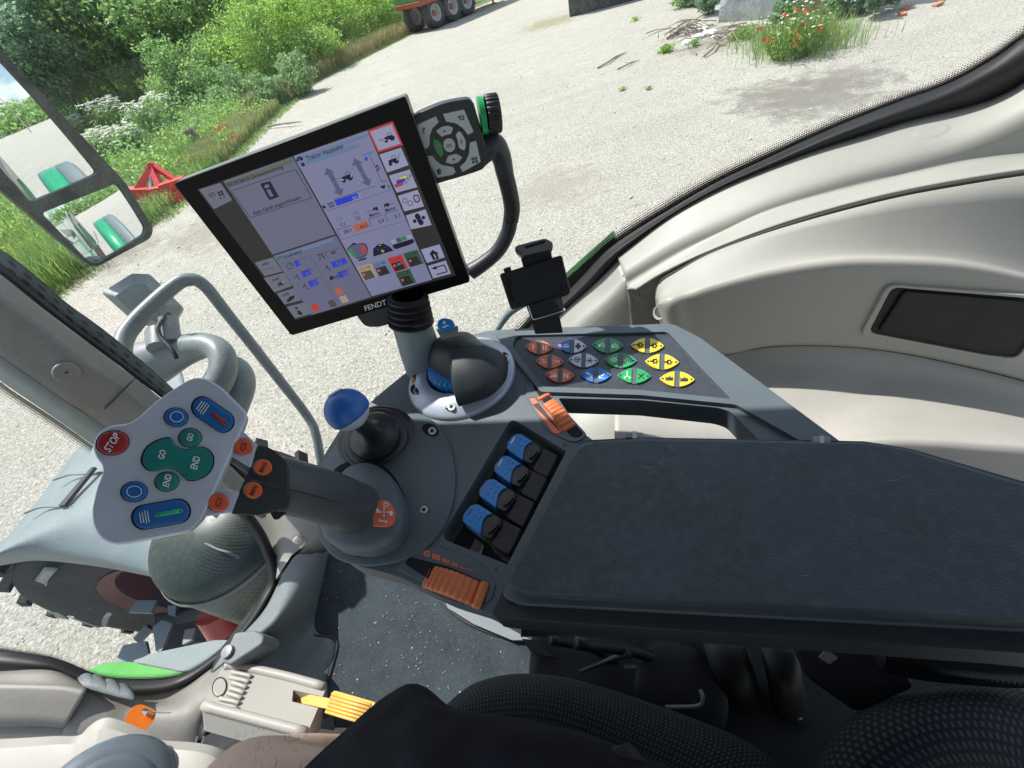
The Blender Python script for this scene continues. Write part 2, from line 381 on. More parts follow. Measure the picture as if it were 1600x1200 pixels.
    h = N.new('ShaderNodeMath'); h.operation = 'MULTIPLY_ADD'; L.new(fine, h.inputs[0]); h.inputs[1].default_value = 1.1; L.new(mul(stone, .25), h.inputs[2])
    h2 = N.new('ShaderNodeMath'); h2.operation = 'MULTIPLY_ADD'; L.new(mid, h2.inputs[0]); h2.inputs[1].default_value = 2.; L.new(h.outputs[0], h2.inputs[2])
    bp = N.new('ShaderNodeBump'); bp.inputs['Strength'].default_value = .8; bp.inputs['Distance'].default_value = .025; L.new(h2.outputs[0], bp.inputs['Height']); L.new(bp.outputs[0], b.inputs['Normal'])
    return m
M['gravel'] = ground_mat('gravel'); M['soil'] = ground_mat('verge_soil', True)
g = MB(); g.add([(-400, -400, 0), (400, -400, 0), (400, 400, 0), (-400, 400, 0)], [(0, 1, 2, 3)]); g.build('ground', M['gravel'], kind='structure')
edge = [(-9.5, -2), (-8.3, 3), (-7.5, 7.5), (-6.3, 10.6), (-5.7, 13.5), (-5.35, 17.9), (-4.9, 21), (-4.6, 24), (-2.2, 27.6), (.8, 31.9), (3.2, 33.6), (5.8, 35.4), (14, 41), (40, 60), (120, 130)]
e2 = [(x+.25*noise.noise(V((x*1.3, y*1.3, 3))), y+.25*noise.noise(V((x*1.3, y*1.3, 9)))) for x, y in cr(edge, 6)]
g = MB(); g.grid([[V((x, y, .006)) for x, y in e2], [V((x-.5, y+.35, .04)) for x, y in e2], [V((x-30, y+20, .12)) for x, y in e2], [V((x-150, y+120, .3)) for x, y in e2]]); g.build('verge', M['soil'], kind='structure')
def edge_x(y):
    for (x0, y0), (x1, y1) in zip(edge, edge[1:]):
        if y0 <= y <= y1: return x0+(x1-x0)*(y-y0)/(y1-y0)
    return -9
# loose stones on the yard
n = 5000; v = []; X = RNG.uniform(-7, 9, n*3); Y = RNG.uniform(.6, 15, n*3); keep = [i for i in range(n*3) if X[i] > edge_x(Y[i])-.3][:n]
X = X[keep]; Y = Y[keep]; S = RNG.uniform(.005, .013, len(X))*(1+RNG.uniform(0, 1, len(X))**8*2)
base = np.array([(1, 0, 0), (-.5, .85, 0), (-.5, -.8, 0), (.2, .1, .8), (-.2, 0, -.5)]); bf = np.array([(0, 1, 3), (1, 2, 3), (2, 0, 3), (1, 0, 4), (2, 1, 4), (0, 2, 4)])
th = RNG.uniform(0, 6.28, len(X)); ct, st = np.cos(th), np.sin(th); q = base[None]*RNG.uniform(.6, 1.3, (len(X), 5, 3))*S[:, None, None]
v = np.stack([q[..., 0]*ct[:, None]-q[..., 1]*st[:, None]+X[:, None], q[..., 0]*st[:, None]+q[..., 1]*ct[:, None]+Y[:, None], q[..., 2]+.004], -1).reshape(-1, 3)
f = (bf[None]+5*np.arange(len(X))[:, None, None]).reshape(-1, 3)
M['stone'] = mat('loose_stone', (.55, .54, .51), .9, var=.3, vs=9)
o = fastmesh('loose_stones', v, f, [M['stone']], (0, 8, 0), None); tag(o, 'small pale stones scattered over the gravel yard', 'stones', kind='stuff')
# far wood and hills
def wood(name, label, pts, n, s, lm, h):
    P = np.array(pts); i = RNG.integers(0, len(P), n); t = RNG.uniform(0, 1, n)**.7
    Q_ = P[i]+np.stack([RNG.uniform(-4, 4, n), RNG.uniform(-3, 3, n), t*h*(.72+.28*np.sin(P[i][:, 0]*.45+P[i][:, 1]*.31))*np.where(P[i][:, 0] < -20, .38, 1)], -1)
    v, f = leafquads(Q_, s, asp=.7); o = fastmesh(name, v, f, [M[lm]], tuple(P.mean(0)), None, RNG.uniform(0, 1, len(f))); tag(o, label, 'wood', kind='stuff')
line = [(-46+i*1.6, 27+i*.75+3*math.sin(i), 0) for i in range(40)]+[(-44+i*1.6, 31+i*.75, 0) for i in range(40)]
wood('far_wood', 'dense green wood rising behind the bushes and the trailer', line, 80000, .2, 'leaf_light', 11)
wood('rear_wood', 'line of green trees far across the yard, seen in the mirror', [(18+i*1.5, -52+i*.7, 0) for i in range(60)]+[(-70+i*2, -60, 0) for i in range(45)], 14000, .6, 'leaf_mid', 7)
# trees and bushes on the verge
tg = 'trees along the verge'; bgp = 'bushes along the verge'
def at(px, dist):
    r = ray(px, 60); k = dist/math.hypot(r.x, r.y); return r.x*k, r.y*k
DT = [(228, 35, 8.2, 8, 'tall dark leaning tree with sparse crown behind the white flowers', 'leaf_dark', (-2.4, 0), 20000), (190, 38, 8.2, 8, 'dark tree just left of the leaning one, thin trunk', 'leaf_dark', (-2.0, 0), 18000), (60, 33, 7.2, 5, 'dark tree right behind the upper wing mirror, sky showing through it', 'leaf_dark', (-1, 0), 16000),
      (120, 35, 7.8, 8, 'mid green tree between the mirror and the leaning tree', 'leaf_mid', (-1.4, 0), 11000), (300, 33, 8, 9, 'pale green tree right of the dark leaning tree at the top edge', 'leaf_mid', (-.5, 0), 15000), (372, 37, 8, 10, 'yellow green tree behind the bright bushes above the monitor', 'leaf_light', (0, 0), 16000),
      (450, 42, 8, 10, 'light green tree above the bend of the verge at the top edge', 'leaf_mid', (0, 0), 14000), (545, 46, 7.5, 10, 'green tree at the top edge left of the trailer', 'leaf_mid', (0, 0), 13000), (10, 36, 6.5, 7, 'dark tree at the left picture edge behind the mirror', 'leaf_dark', (0, 0), 11000)]
for px, dist, h, wd, lb, lm, ln, n_ in DT:
    x, y = at(px, dist); plant('tree', lb, 'tree', tg, x, y, h, wd, n_, .085 if lm == 'leaf_dark' else .11, lm, .10, 40, ln, .04, .16)
def toward(px, py, back):
    g_ = G(px, py); d = V((g_.x, g_.y)).normalized(); return g_.x+d.x*back, g_.y+d.y*back
B = [(505, 118, 1.6, 3.3, 4.4, 'leaf_light', 'bright green bush leaning over the bend of the verge'), (455, 140, 2.2, 3.6, 4.6, 'leaf_light', 'broad bright green bush left of the bend of the verge'), (545, 92, 2.2, 3.6, 4.6, 'leaf_light', 'bright green bush in the middle of the row by the yard edge'),
     (583, 70, 2.6, 3.8, 4.6, 'leaf_light', 'bright green bush above the yellowed grass'), (618, 52, 2.8, 3.6, 4.6, 'leaf_light', 'bright bush just left of the trailer'), (405, 150, 2.6, 3.4, 4.4, 'leaf_light', 'round light green bush above the middle of the monitor'), (650, 42, 3.0, 3.4, 4.6, 'leaf_mid', 'mid green bush behind the trailer wheels'), (700, 25, 3.4, 2.6, 4.0, 'leaf_mid', 'bush behind the white side guard of the trailer'),
     (472, 152, .5, 1.5, 2.2, 'leaf_grey', 'low grey green bush at the edge of the gravel'), (428, 172, .8, 1.2, 2.0, 'leaf_grey', 'low pale leaved bush left of the one at the gravel edge'), (385, 172, 1.2, 1.5, 2.4, 'leaf_grey', 'broad leaved grey green shrub above the monitor'), (350, 172, 3, 3.0, 4.4, 'leaf_mid', 'mid green bush behind the tree stump'), (310, 185, 3, 2.8, 4.0, 'leaf_mid', 'mid green bush left of the stump'),
     (200, 205, 3.5, 1.9, 3.6, 'leaf_dark', 'dark bush at the foot of the leaning tree'), (110, 220, 4.5, 2.0, 3.8, 'leaf_dark', 'dark bush right of the upper mirror glass'), (255, 192, 4, 2.0, 3.6, 'leaf_mid', 'green bush between the leaning tree and the stump'), (20, 235, 6, 2.2, 4.4, 'leaf_dark', 'dark bush hidden behind the mirror glass'), (-60, 280, 6, 2.2, 4.6, 'leaf_mid', 'green bush just outside the left picture edge')]
for px, py, back, h, wd, lm, lb in B:
    x, y = toward(px, py, back); plant('bush', lb, 'bush', bgp, x, y, h, wd, 13000 if h > 2 else 7000, .062 if h > 2 else .05, lm, .03, 26, low=-.25, blob=.24, stems=3)
# grass blades
def blades(name, label, n, region, h, wdt, mt, cat='grass'):
    P = []
    while len(P) < n:
        p = region(); P.append(p)
    P = np.array(P); n = len(P); th = RNG.uniform(0, 6.28, n); H = h*RNG.uniform(.5, 1.2, n); d = np.stack([np.cos(th), np.sin(th), 0*th], -1); s = np.stack([-np.sin(th), np.cos(th), 0*th], -1)*wdt
    up = np.array([0, 0, 1.]); ln = RNG.uniform(.15, .7, n)[:, None]*H[:, None]
    m1 = P+up*(H*.6)[:, None]+d*ln*.3; tip = P+up*(H*.95)[:, None]+d*ln
    v = np.stack([P-s, P+s, m1+s*.8, m1-s*.8, tip+s*.1, tip-s*.1], 1).reshape(-1, 3); k = 6*np.arange(n)[:, None]
    f = np.concatenate([np.array([[0, 1, 2, 3]])+k, np.array([[3, 2, 4, 5]])+k]); r = RNG.uniform(0, 1, n)
    o = fastmesh(name, v, f, [M[mt]], tuple(P.mean(0)), None, np.concatenate([r, r])); tag(o, label, cat, kind='stuff')
def reg(y0, y1, d0, d1, z=.08):
    def fn():
        y = RNG.uniform(y0, y1); x = edge_x(y)-RNG.uniform(d0, d1)
        while (x+6.4)**2 < .45 and 8.9 < y < 10.4: y = RNG.uniform(y0, y1); x = edge_x(y)-RNG.uniform(d0, d1)
        return (x, y, z)
    return fn
blades('tall_grass', 'tall lush green grass below the wing mirror', 34000, reg(2.5, 9.4, .1, 9), .55, .008, 'grass')
blades('far_grass', 'long grass on the verge far behind the mirror', 12000, reg(8, 26, 5, 18), .5, .014, 'grass')
blades('verge_grass', 'uneven green grass on the verge behind the red implement', 26000, reg(9, 20, .1, 5), .32, .008, 'grass')
blades('dry_grass', 'yellowed dry grass between the bushes and the gravel', 11000, reg(21, 34, -.1, 2.0), .55, .011, 'dry_grass')
blades('pale_grass', 'pale seeding grass above the middle of the monitor', 5000, reg(14, 20, .1, 1.6), .35, .008, 'dry_grass')
blades('verge_edge_grass', 'short green weeds along the edge of the gravel', 7000, reg(6, 34, -.35, .4, .0), .12, .008, 'grass')
def cloudstuff(name, label, n, y0, y1, d0, d1, h, s, lm):
    f_ = reg(y0, y1, d0, d1, 0); P = np.array([f_() for _ in range(n)]); P[:, 2] = RNG.uniform(.03, 1, n)**1.3*h*(.55+.45*np.sin(P[:, 0]*2.1+1)*np.sin(P[:, 1]*1.7)); v, f = leafquads(P, s, .1, .45); o = fastmesh(name, v, f, [M[lm]], tuple(P.mean(0)), None, RNG.uniform(0, 1, len(f))); tag(o, label, 'weeds', kind='stuff')
cloudstuff('verge_weeds', 'lush green leafy weeds covering the verge behind the monitor', 42000, 9, 24, .25, 7, .6, .045, 'leaf_light')
cloudstuff('verge_herbs', 'mid green herbs between the flowers and the trees', 26000, 12, 27, 1.5, 11, 1.1, .06, 'leaf_mid')
# white umbel flowers
def umbel_plant(px, py, h, wd, nst, label):
    g_ = G(px, py); r = root('flowering_plant', (g_.x, g_.y, .05), label, 'plant', 'white flowering plants on the verge'); m = MB(); heads = []; lp = []
    for i in range(int(nst*1.7)):
        a, rr = RNG.uniform(0, 6.28), wd*.5*math.sqrt(RNG.uniform(0, 1)); H = h*RNG.uniform(.6, 1.05); p0 = V((g_.x+rr*.6*math.cos(a), g_.y+rr*.6*math.sin(a), .02)); p1 = V((g_.x+rr*math.cos(a), g_.y+rr*math.sin(a), H))
        m.tube([p0, p0.lerp(p1, .5)+V((0, 0, .03)), p1], [.006, .005, .003], 5, n=2); heads.append(p1)
        for j in range(9): lp.append(p0.lerp(p1, RNG.uniform(.1, .92))+V(RNG.normal(size=3)*.09))
    m.build('stem', M['leaf_mid'], r, sharp=None)
    v, f = leafquads(np.array([tuple(p) for p in lp for _ in range(4)])+RNG.normal(size=(len(lp)*4, 3))*.05, .055); fastmesh('foliage', v, f, [M['leaf_mid']], tuple(g_), r, RNG.uniform(0, 1, len(f)))
    P = []
    for p in heads:
        for j in range(24): d = RNG.normal(size=2)*.06; P.append((p.x+d[0], p.y+d[1], p.z+.03-2*(d[0]**2+d[1]**2)+RNG.uniform(-.01, .01)))
    v, f = leafquads(np.array(P), .028, up=.85, asp=.9); fastmesh('flower_heads', v, f, [M['petal_white']], tuple(g_), r, RNG.uniform(0, 1, len(f)))
for px, py, h, wd, n_, lb in [(175, 262, 1.1, 1.5, 75, 'white umbel flowers in front, beside the mirror frame'), (215, 250, 1.0, 1.4, 70, 'white umbel flowers just behind the red implement'), (262, 215, 1.35, 2.0, 60, 'tall white umbel flowers above the red implement'),
                             (200, 215, 1.5, 1.6, 60, 'tall white umbel flowers at the foot of the leaning tree'), (140, 232, 1.25, 1.3, 55, 'white umbel flowers closest to the upper mirror glass')]: umbel_plant(px, py, h, wd, n_, lb)
# stump, posts, branches
m = MB(); a = G(322, 232); sm = root('tree_stump', a, 'broken grey brown stump standing in the verge grass above the monitor', 'stump')
rows = []
for i in range(7):
    z = i/6*.62; rows.append([a+V(((.17-.03*i/6+.03*noise.noise(V((k, i*.4, 0))))*math.cos(k*.5236)-.03*i, (.17-.03*i/6+.03*noise.noise(V((k, 5, i*.4))))*math.sin(k*.5236), z+(.07*noise.noise(V((k*1.7, 0, 0))) if i == 6 else 0))) for k in range(12)])
m.grid(rows, closed=True); m.add([rows[-1][k] for k in range(12)]+[a+V((0, 0, .5))], [(k, (k+1) % 12, 12) for k in range(12)]); m.build('trunk', M['wood_grey'], sm)
m = MB(); m.tube([a+V((0, 0, .55)), a+V((.25, .2, .75)), a+V((.3, .1, .95))], [.03, .02, .01], 6); m.build('branch', M['wood_grey'], sm)
def stick(p, q, r, label, cat='stick', sag=.02, group='fallen sticks', mt='wood_grey'):
    m = MB(); d = q-p; m.tube([p, p+d*.3+V((.04, -.03, sag)), p+d*.7+V((-.03, .03, sag*.6)), q], [r, r*.9, r*.8, r*.4], 6, n=3)
    m.tube([p+d*.6, p+d*.75+V((d.y, -d.x, 0))*.12+V((0, 0, .03))], [r*.5, r*.2], 5, smooth=False); m.build('stick', M[mt], None, label, cat, group)
stick(G(934, 106, .02), G(978, 82, .02), .022, 'longer twig lying alone on the pale gravel'); stick(G(965, 108, .02), G(999, 94, .02), .016, 'shorter curved twig right of the longer one')
stick(G(1100, 88, .03), G(1132, 55, .12), .02, 'bent branch sticking up in front of the ruined wall'); stick(G(1042, 60, .03), G(1080, 38, .05), .03, 'thick twig at the left end of the brush heap')
stick(G(418, 198, .06), G(472, 190, .1), .03, 'brown branch lying at the edge of the gravel above the monitor')
stick(G(217, 228, 0), G(217, 222, .75), .045, 'short upright post among the white flowers', 'post', 0, None)
stick(G(238, 222, .15), G(312, 232, .1), .035, 'long branch lying between the flowers and the stump'); stick(G(270, 190, .35), G(295, 195, .2), .07, 'dark fallen log in the grass', 'log', .02, None, 'bark')
# brush heap and rubble by the wall, heap left of the implement
def heap(px, py, n, ln, rad, label, ht=.25):
    c = G(px, py); m = MB()
    for i in range(n):
        a = RNG.uniform(0, 3.14); p = c+V((RNG.normal()*rad, RNG.normal()*rad*.7, RNG.uniform(.02, ht))); d = V((math.cos(a), math.sin(a), RNG.uniform(-.15, .25)))*ln*RNG.uniform(.4, 1)
        m.tube([p-d*.5, p+V((0, 0, .03)), p+d*.5], [.012, .009, .004], 5, n=2)
    m.build('brush_heap', M['wood_grey'], None, label, 'brush', kind='stuff', sharp=None)
heap(1070, 52, 42, .8, .38, 'heap of thin dry twigs beside the white rubble'); heap(1125, 68, 26, .7, .4, 'dry twigs lying in front of the ruined wall'); heap(185, 275, 70, .9, .35, 'heap of grey sticks behind the mirror', .3); heap(243, 228, 40, .9, .4, 'tangle of fallen branches near the stump', .3)
def rock(p, s, mt, name, label, cat, group, flat=.6):
    bm = bmesh.new(); bmesh.ops.create_icosphere(bm, subdivisions=2, radius=1)
    for v_ in bm.verts:
        q = v_.co; k = 1+.35*noise.noise(q*1.7+p*3); v_.co = V((q.x*k*s, q.y*k*s*.8, q.z*k*s*flat))
    m = MB(); m.add([v_.co+p for v_ in bm.verts], [[v_.index for v_ in f_.verts] for f_ in bm.faces]); bm.free(); m.build(name, mt, None, label, cat, group, sharp=25)
M['rubble'] = mat('white_rubble', (.72, .71, .69), .9, var=.1, vs=10, bump=.4, bs=60); M['brick'] = mat('red_brick', (.5, .2, .13), .9, var=.2, vs=12)
for i, (px, py, s) in enumerate([(1098, 45, .17), (1108, 52, .2), (1090, 58, .16), (1075, 66, .15), (1118, 58, .12)]): rock(G(px, py, .03), s, M['rubble'], 'rubble_lump', ['largest upper white rubble lump by the twigs', 'white rubble lump nearest the ruined wall', 'white rubble lump in the middle of the row', 'white rubble lump at the lower left end of the row', 'small white rubble lump at the right end'][i], 'rubble', 'white rubble lumps', .4)
for i, (px, py, a) in enumerate([(1415, 12, .3), (1410, 21, 1.2), (1466, 6, .1)]):
    m = MB(); m.box(G(px, py, .03), V((math.cos(a), math.sin(a), .1))*.08, V((-math.sin(a), math.cos(a), 0))*.05, V((0, 0, .02))); m.build('broken_tile', M['brick'], None, ['upper of the two red tile pieces lying together', 'lower of the two red tile pieces lying together', 'red tile piece lying alone at the top edge'][i], 'tile', 'broken red tiles', bevel=.006)
# weeds and poppies
def weed(px, py, r_, n, s, lm, label):
    g_ = G(px, py); P = np.stack([g_.x+RNG.normal(size=n)*r_*.5, g_.y+RNG.normal(size=n)*r_*.4, RNG.uniform(0, r_*.8, n)], -1); v, f = leafquads(P, s, .1); o = fastmesh('weed', v, f, [M[lm]], tuple(g_), None, RNG.uniform(0, 1, len(f))); tag(o, label, 'weed', 'weeds on the yard')
for q in [(1040, 82, .16, 260, .035, 'leaf_light', 'largest low green weed on the gravel left of the rubble'), (973, 141, .07, 90, .02, 'leaf_mid', 'tiny green weed, left one of the crack in the gravel'), (1014, 140, .07, 80, .02, 'leaf_mid', 'tiny green weed, right one of the crack in the gravel'), (992, 33, .13, 120, .03, 'leaf_light', 'small weed on the gravel near the dark container'),
          (1085, 72, .14, 140, .03, 'leaf_mid', 'weed growing beside the white rubble'), (1160, 60, .25, 240, .05, 'leaf_light', 'bright leafed weed at the foot of the wall')]: weed(*q)
def shrub_at(px, py, h, wd, n, s, lm, name, label): g_ = G(px, py); plant(name, label, 'bush', None, g_.x, g_.y, h, wd, n, s, lm, .03, 12, low=0, blob=.3, stems=3)
shrub_at(1085, 8, 1.1, 1.5, 4500, .05, 'leaf_mid', 'ivy_bush', 'dark green bush at the left foot of the ruined wall'); shrub_at(1108, 22, .9, .8, 2500, .05, 'leaf_dark', 'ivy_bush', 'dark ivy bush climbing the left edge of the ruined wall')
shrub_at(1350, 22, .6, 2.0, 5000, .05, 'leaf_dark', 'low_bush', 'dark green creeping bush right of the poppies'); shrub_at(1222, 48, .7, .5, 1500, .04, 'leaf_dark', 'low_bush', 'dark grassy clump in front of the pale wall')
blades('wall_grass', 'green grass at the foot of the ruined wall around the poppies', 2600, lambda: (lambda g: (g.x+RNG.normal()*.35, g.y+RNG.normal()*.28, 0))(G(RNG.uniform(1195, 1300), RNG.uniform(48, 84))), .28, .006, 'grass')
def poppy(px, py, h, wd, label):
    g_ = G(px, py); r = root('poppy_plant', g_, label, 'flowers'); m = MB(); W_, R_ = [], []; L_ = []
    for i in range(240):
        a, rr = RNG.uniform(0, 6.28), wd*.5*math.sqrt(RNG.uniform(0, 1)); H = h*RNG.uniform(.35, 1.05)*(1-.3*rr/wd); p0 = V((g_.x+rr*.6*math.cos(a), g_.y+rr*.5*math.sin(a), 0)); p1 = V((g_.x+rr*1.2*math.cos(a), g_.y+rr*math.sin(a), H))
        m.tube([p0, p0.lerp(p1, .5)+V((RNG.normal()*.03, 0, 0)), p1], [.005, .004, .002], 4, n=2)
        if i < 95 and H > h*.45: W_ += [tuple(p1+V(RNG.normal(size=3)*.006)) for _ in range(3)]
        elif i < 107: R_ += [tuple(p1+V(RNG.normal(size=3)*.012)) for _ in range(5)]
        for j in range(6): L_.append(tuple(p0.lerp(p1, RNG.uniform(.05, .85))+V(RNG.normal(size=3)*.035)))
    m.build('stem', M['leaf_light'], r, sharp=None)
    for nm, P, s, mt, up, asp in (('leaves', L_, .035, 'leaf_light', 0, .28), ('daisy_heads', W_, .022, 'petal_white', .7, 1), ('poppy_heads', R_, .028, 'petal_red', .3, .9)):
        v, f = leafquads(np.array(P), s, up, asp); fastmesh(nm, v, f, [M[mt]], tuple(g_), r, RNG.uniform(0, 1, len(f)))
poppy(1238, 88, .9, 1.15, 'wild plants with white daisies and red poppies in front of the ruined wall')
m = MB()
R_ = np.array([tuple(G(px, py, .35)+V(RNG.normal(size=3)*.05)) for px, py in [(345, 205), (350, 190), (353, 198), (340, 200), (300, 205), (290, 215), (275, 217), (232, 213), (198, 213), (260, 215), (368, 215), (310, 198)] for _ in range(6)])
v, f = leafquads(R_, .045, .3, .9); o = fastmesh('verge_poppies', v, f, [M['petal_red']], tuple(G(300, 210)), None, RNG.uniform(0, 1, len(f))); tag(o, 'scattered red poppy heads in the verge grass around the stump', 'flowers', kind='stuff')
# ------------------------------------------------------------------ ruined wall
M['plaster'] = mat('peeling_plaster', (.52, .58, .60), .95, var=.3, vs=3, bump=.6, bs=12, dust=.8, dcol=(.25, .22, .2)); M['wall_brown'] = mat('brown_wall', (.22, .15, .12), .95, var=.35, vs=4, bump=.6, bs=14)
A, Bp = G(1122, 36), G(1312, 22); dv = (Bp-A).normalized(); nv = V((-dv.y, dv.x, 0)); wr = root('ruined_wall', (A+Bp)/2, 'pale peeling plaster wall stub at the top edge of the yard', 'wall')
def wallseg(a, b, mt, nm, ht):
    rows = []
    for z in (0, .5, 1.1, 1.8, ht): rows.append([a.lerp(b, t/8)+V((0, 0, z+(.25*noise.noise(V((t*.9, 3, 0))) if z == ht else 0)))+nv*.03*noise.noise(V((t, z*2, 0))) for t in range(9)])
    m = MB(); m.grid(rows); m.build(nm, mt, wr, solid=.4, soff=-1)
wallseg(A, A.lerp(Bp, .62), M['plaster'], 'plaster_wall', 2.9); wallseg(A.lerp(Bp, .62)+dv*.003, Bp, M['wall_brown'], 'brick_wall', 2.5)
# ------------------------------------------------------------------ dark container
M['container'] = mat('dark_container', (.016, .02, .03), .6, var=.3, vs=3, dust=.4); A = G(890, 27); d1 = V((.954, -.3, 0)).normalized(); d2 = V((-d1.y, d1.x, 0))
cr_ = root('container', A, 'dark blue grey skip container cut off by the top edge of the picture', 'container')
m = MB(); c0 = A+d1*1.5+d2*.9+V((0, 0, .75)); m.box(c0, d1*1.5, d2*.9, V((0, 0, .75))); m.build('body', M['container'], cr_, bevel=.04)
m = MB()
for i in range(6): m.box(A+d1*(.3+i*.5)-d2*.03+V((0, 0, .7)), d1*.04, d2*.03, V((0, 0, .62)))
m.build('rib', M['container'], cr_, bevel=.01); m = MB(); m.tube([A+V((0, 0, 1.5)), A+d1*3+V((0, 0, 1.5))], .05, 8, smooth=False); m.build('rim', M['container'], cr_)
# things seen only in the mirror
pm_ = V((48, -15, 0)); r_ = root('utility_pole', pm_, 'thin leaning power pole across the yard, seen in the upper mirror glass', 'pole'); m = MB(); m.tube([pm_, pm_+V((.2, .1, 7.5))], [.14, .09], 8, smooth=False); m.build('mast', M['wood_grey'], r_); m = MB(); m.box(pm_+V((.2, .1, 7)), V((.3, .8, 0)), V((.05, -.02, 0)), V((0, 0, .05))); m.build('crossarm', M['wood_grey'], r_)
hp_ = V((85, -36, 0)); r_ = root('shed', hp_, 'low grey shed far across the yard, seen in the upper mirror glass', 'shed'); M['shed_wall'] = mat('shed_wall', (.35, .32, .28), .9, var=.2, vs=1); M['shed_roof'] = mat('shed_roof', (.42, .3, .22), .9, var=.2, vs=2)
m = MB(); m.box(hp_+V((0, 0, 1.5)), V((4, 0, 0)), V((0, 6, 0)), V((0, 0, 1.5))); m.build('wall', M['shed_wall'], r_); m = MB(); m.add([hp_+V(q) for q in ((-4.3, -6.3, 3), (-4.3, 6.3, 3), (4.3, 6.3, 3), (4.3, -6.3, 3), (0, -6.3, 5), (0, 6.3, 5))], [(0, 1, 5, 4), (2, 3, 4, 5), (3, 0, 4), (1, 2, 5)]); m.build('roof', M['shed_roof'], r_)
m = MB(); m.box(hp_+V((-4.02, -2, 1)), V((.03, 0, 0)), V((0, .6, 0)), V((0, 0, 1))); m.build('door', M['wood_grey'], r_)
# ------------------------------------------------------------------ tipping trailer
M['trailer_green'] = mat('trailer_green', (.04, .22, .06), .5, var=.2, vs=3, dust=.3); M['trailer_red'] = mat('trailer_red', (.35, .07, .03), .6, var=.25, vs=4); M['tyre'] = mat('tyre_rubber', (.028, .028, .028), .85, var=.3, vs=12, bump=.3, bs=60, dust=.35, dcol=(.3, .27, .22))
M['rim_grey'] = mat('grey_rim', (.42, .43, .44), .5); M['white_paint'] = mat('white_paint', (.7, .72, .72), .5)
w1, w2 = G(688, 43), G(712, 33); td = (w2-w1).normalized(); tn = V((-td.y, td.x, 0)); tr_ = root('trailer', (w1+w2)/2, 'green tipping trailer on large tyres parked by the bushes', 'trailer')
L0 = w1-td*.9; m = MB()
prof = [(0, 1.3), (-.12, 2.9), (2.32, 2.9), (2.2, 1.3)]
vs = [L0+td*s+tn*(y-.05)+V((0, 0, z)) for s in (0, 6.2) for y, z in prof]; m.add(vs, [(0, 1, 2, 3), (7, 6, 5, 4), (0, 4, 5, 1), (3, 2, 6, 7), (1, 5, 6, 2), (0, 3, 7, 4)]); m.build('body', M['trailer_green'], tr_, bevel=.03)
for i in range(9): m = MB(); m.box(L0+td*(.1+i*.75)-tn*.15+V((0, 0, 2.15)), td*.05, tn*.05, V((0, 0, .72))); m.build('side_rib', M['trailer_green'], tr_, bevel=.01)
m = MB(); m.box(L0+td*3.1+tn*1.05+V((0, 0, 1.18)), td*3.15, tn*1.12, V((0, 0, .1))); m.build('chassis', M['trailer_red'], tr_, bevel=.02)
m = MB(); m.tube([L0+td*6.2+tn*1.05+V((0, 0, 1.1)), L0+td*8.2+tn*1.05+V((0, 0, .8))], [.12, .08], 8, smooth=False); m.build('drawbar', M['trailer_red'], tr_)
def wheel(c, ax, r, wd, parent, tyre_m, rim_m, hub_m, lugs=22):
    m = MB(); m.lathe([(r*.55, -wd*.42), (r*.8, -wd*.5), (r*.95, -wd*.46), (r, -wd*.3), (r*1.005, 0), (r, wd*.3), (r*.95, wd*.46), (r*.8, wd*.5), (r*.55, wd*.42)], c, ax, 40)
    u = ax.orthogonal().normalized(); b = ax.cross(u)
    for i in range(lugs):
        for sd in (-1, 1):
            t = 2*math.pi*(i+.25*sd)/lugs; rd = u*math.cos(t)+b*math.sin(t); tg_ = ax.cross(rd); m.box(c+rd*r*1.01+ax*wd*.22*sd, ax*wd*.24+tg_*r*.06*sd, tg_*r*.035-ax*.0, rd*r*.025)
    t_ = m.build('wheel', tyre_m, parent, sharp=45); parent = t_; m = MB(); m.lathe([(0, wd*.1), (r*.2, wd*.1), (r*.24, wd*.02), (r*.42, wd*.06), (r*.5, wd*.38), (r*.57, wd*.44), (r*.58, wd*.36)], c, ax, 32); m.lathe([(r*.58, -wd*.36), (r*.57, -wd*.44), (r*.5, -wd*.38), (r*.42, 0)], c, ax, 32); m.build('rim', rim_m, parent)
    m = MB(); m.lathe([(r*.2, wd*.1), (r*.19, wd*.28), (r*.14, wd*.34), (0, wd*.34)], c, ax, 20); m.build('hub', hub_m, parent)
for i, s in enumerate((0, 1.3, 2.45)):
    for k in (0, 1): wheel(w1+td*s+tn*(.25+k*1.75)+V((0, 0, .64)), -tn if k == 0 else tn, .64, .5, tr_, M['tyre'], M['rim_grey'], M['trailer_red'], 20)
for z in (.55, .95): m = MB(); m.box(L0+td*4.9-tn*.02+V((0, 0, z+.1)), td*1.0, tn*.02, V((0, 0, .06))); m.build('side_guard', M['white_paint'], tr_, bevel=.01)
m = MB(); a = G(771, 6); m.box(a+V((0, 0, .3)), V((.05, 0, 0)), V((0, .05, 0)), V((0, 0, .3))); m.box(a+V((0, 0, .02)), V((.18, 0, 0)), V((0, .18, 0)), V((0, 0, .02))); m.build('red_stand', M['trailer_red'], None, 'small red support stand on the gravel right of the trailer', 'stand', bevel=.01)
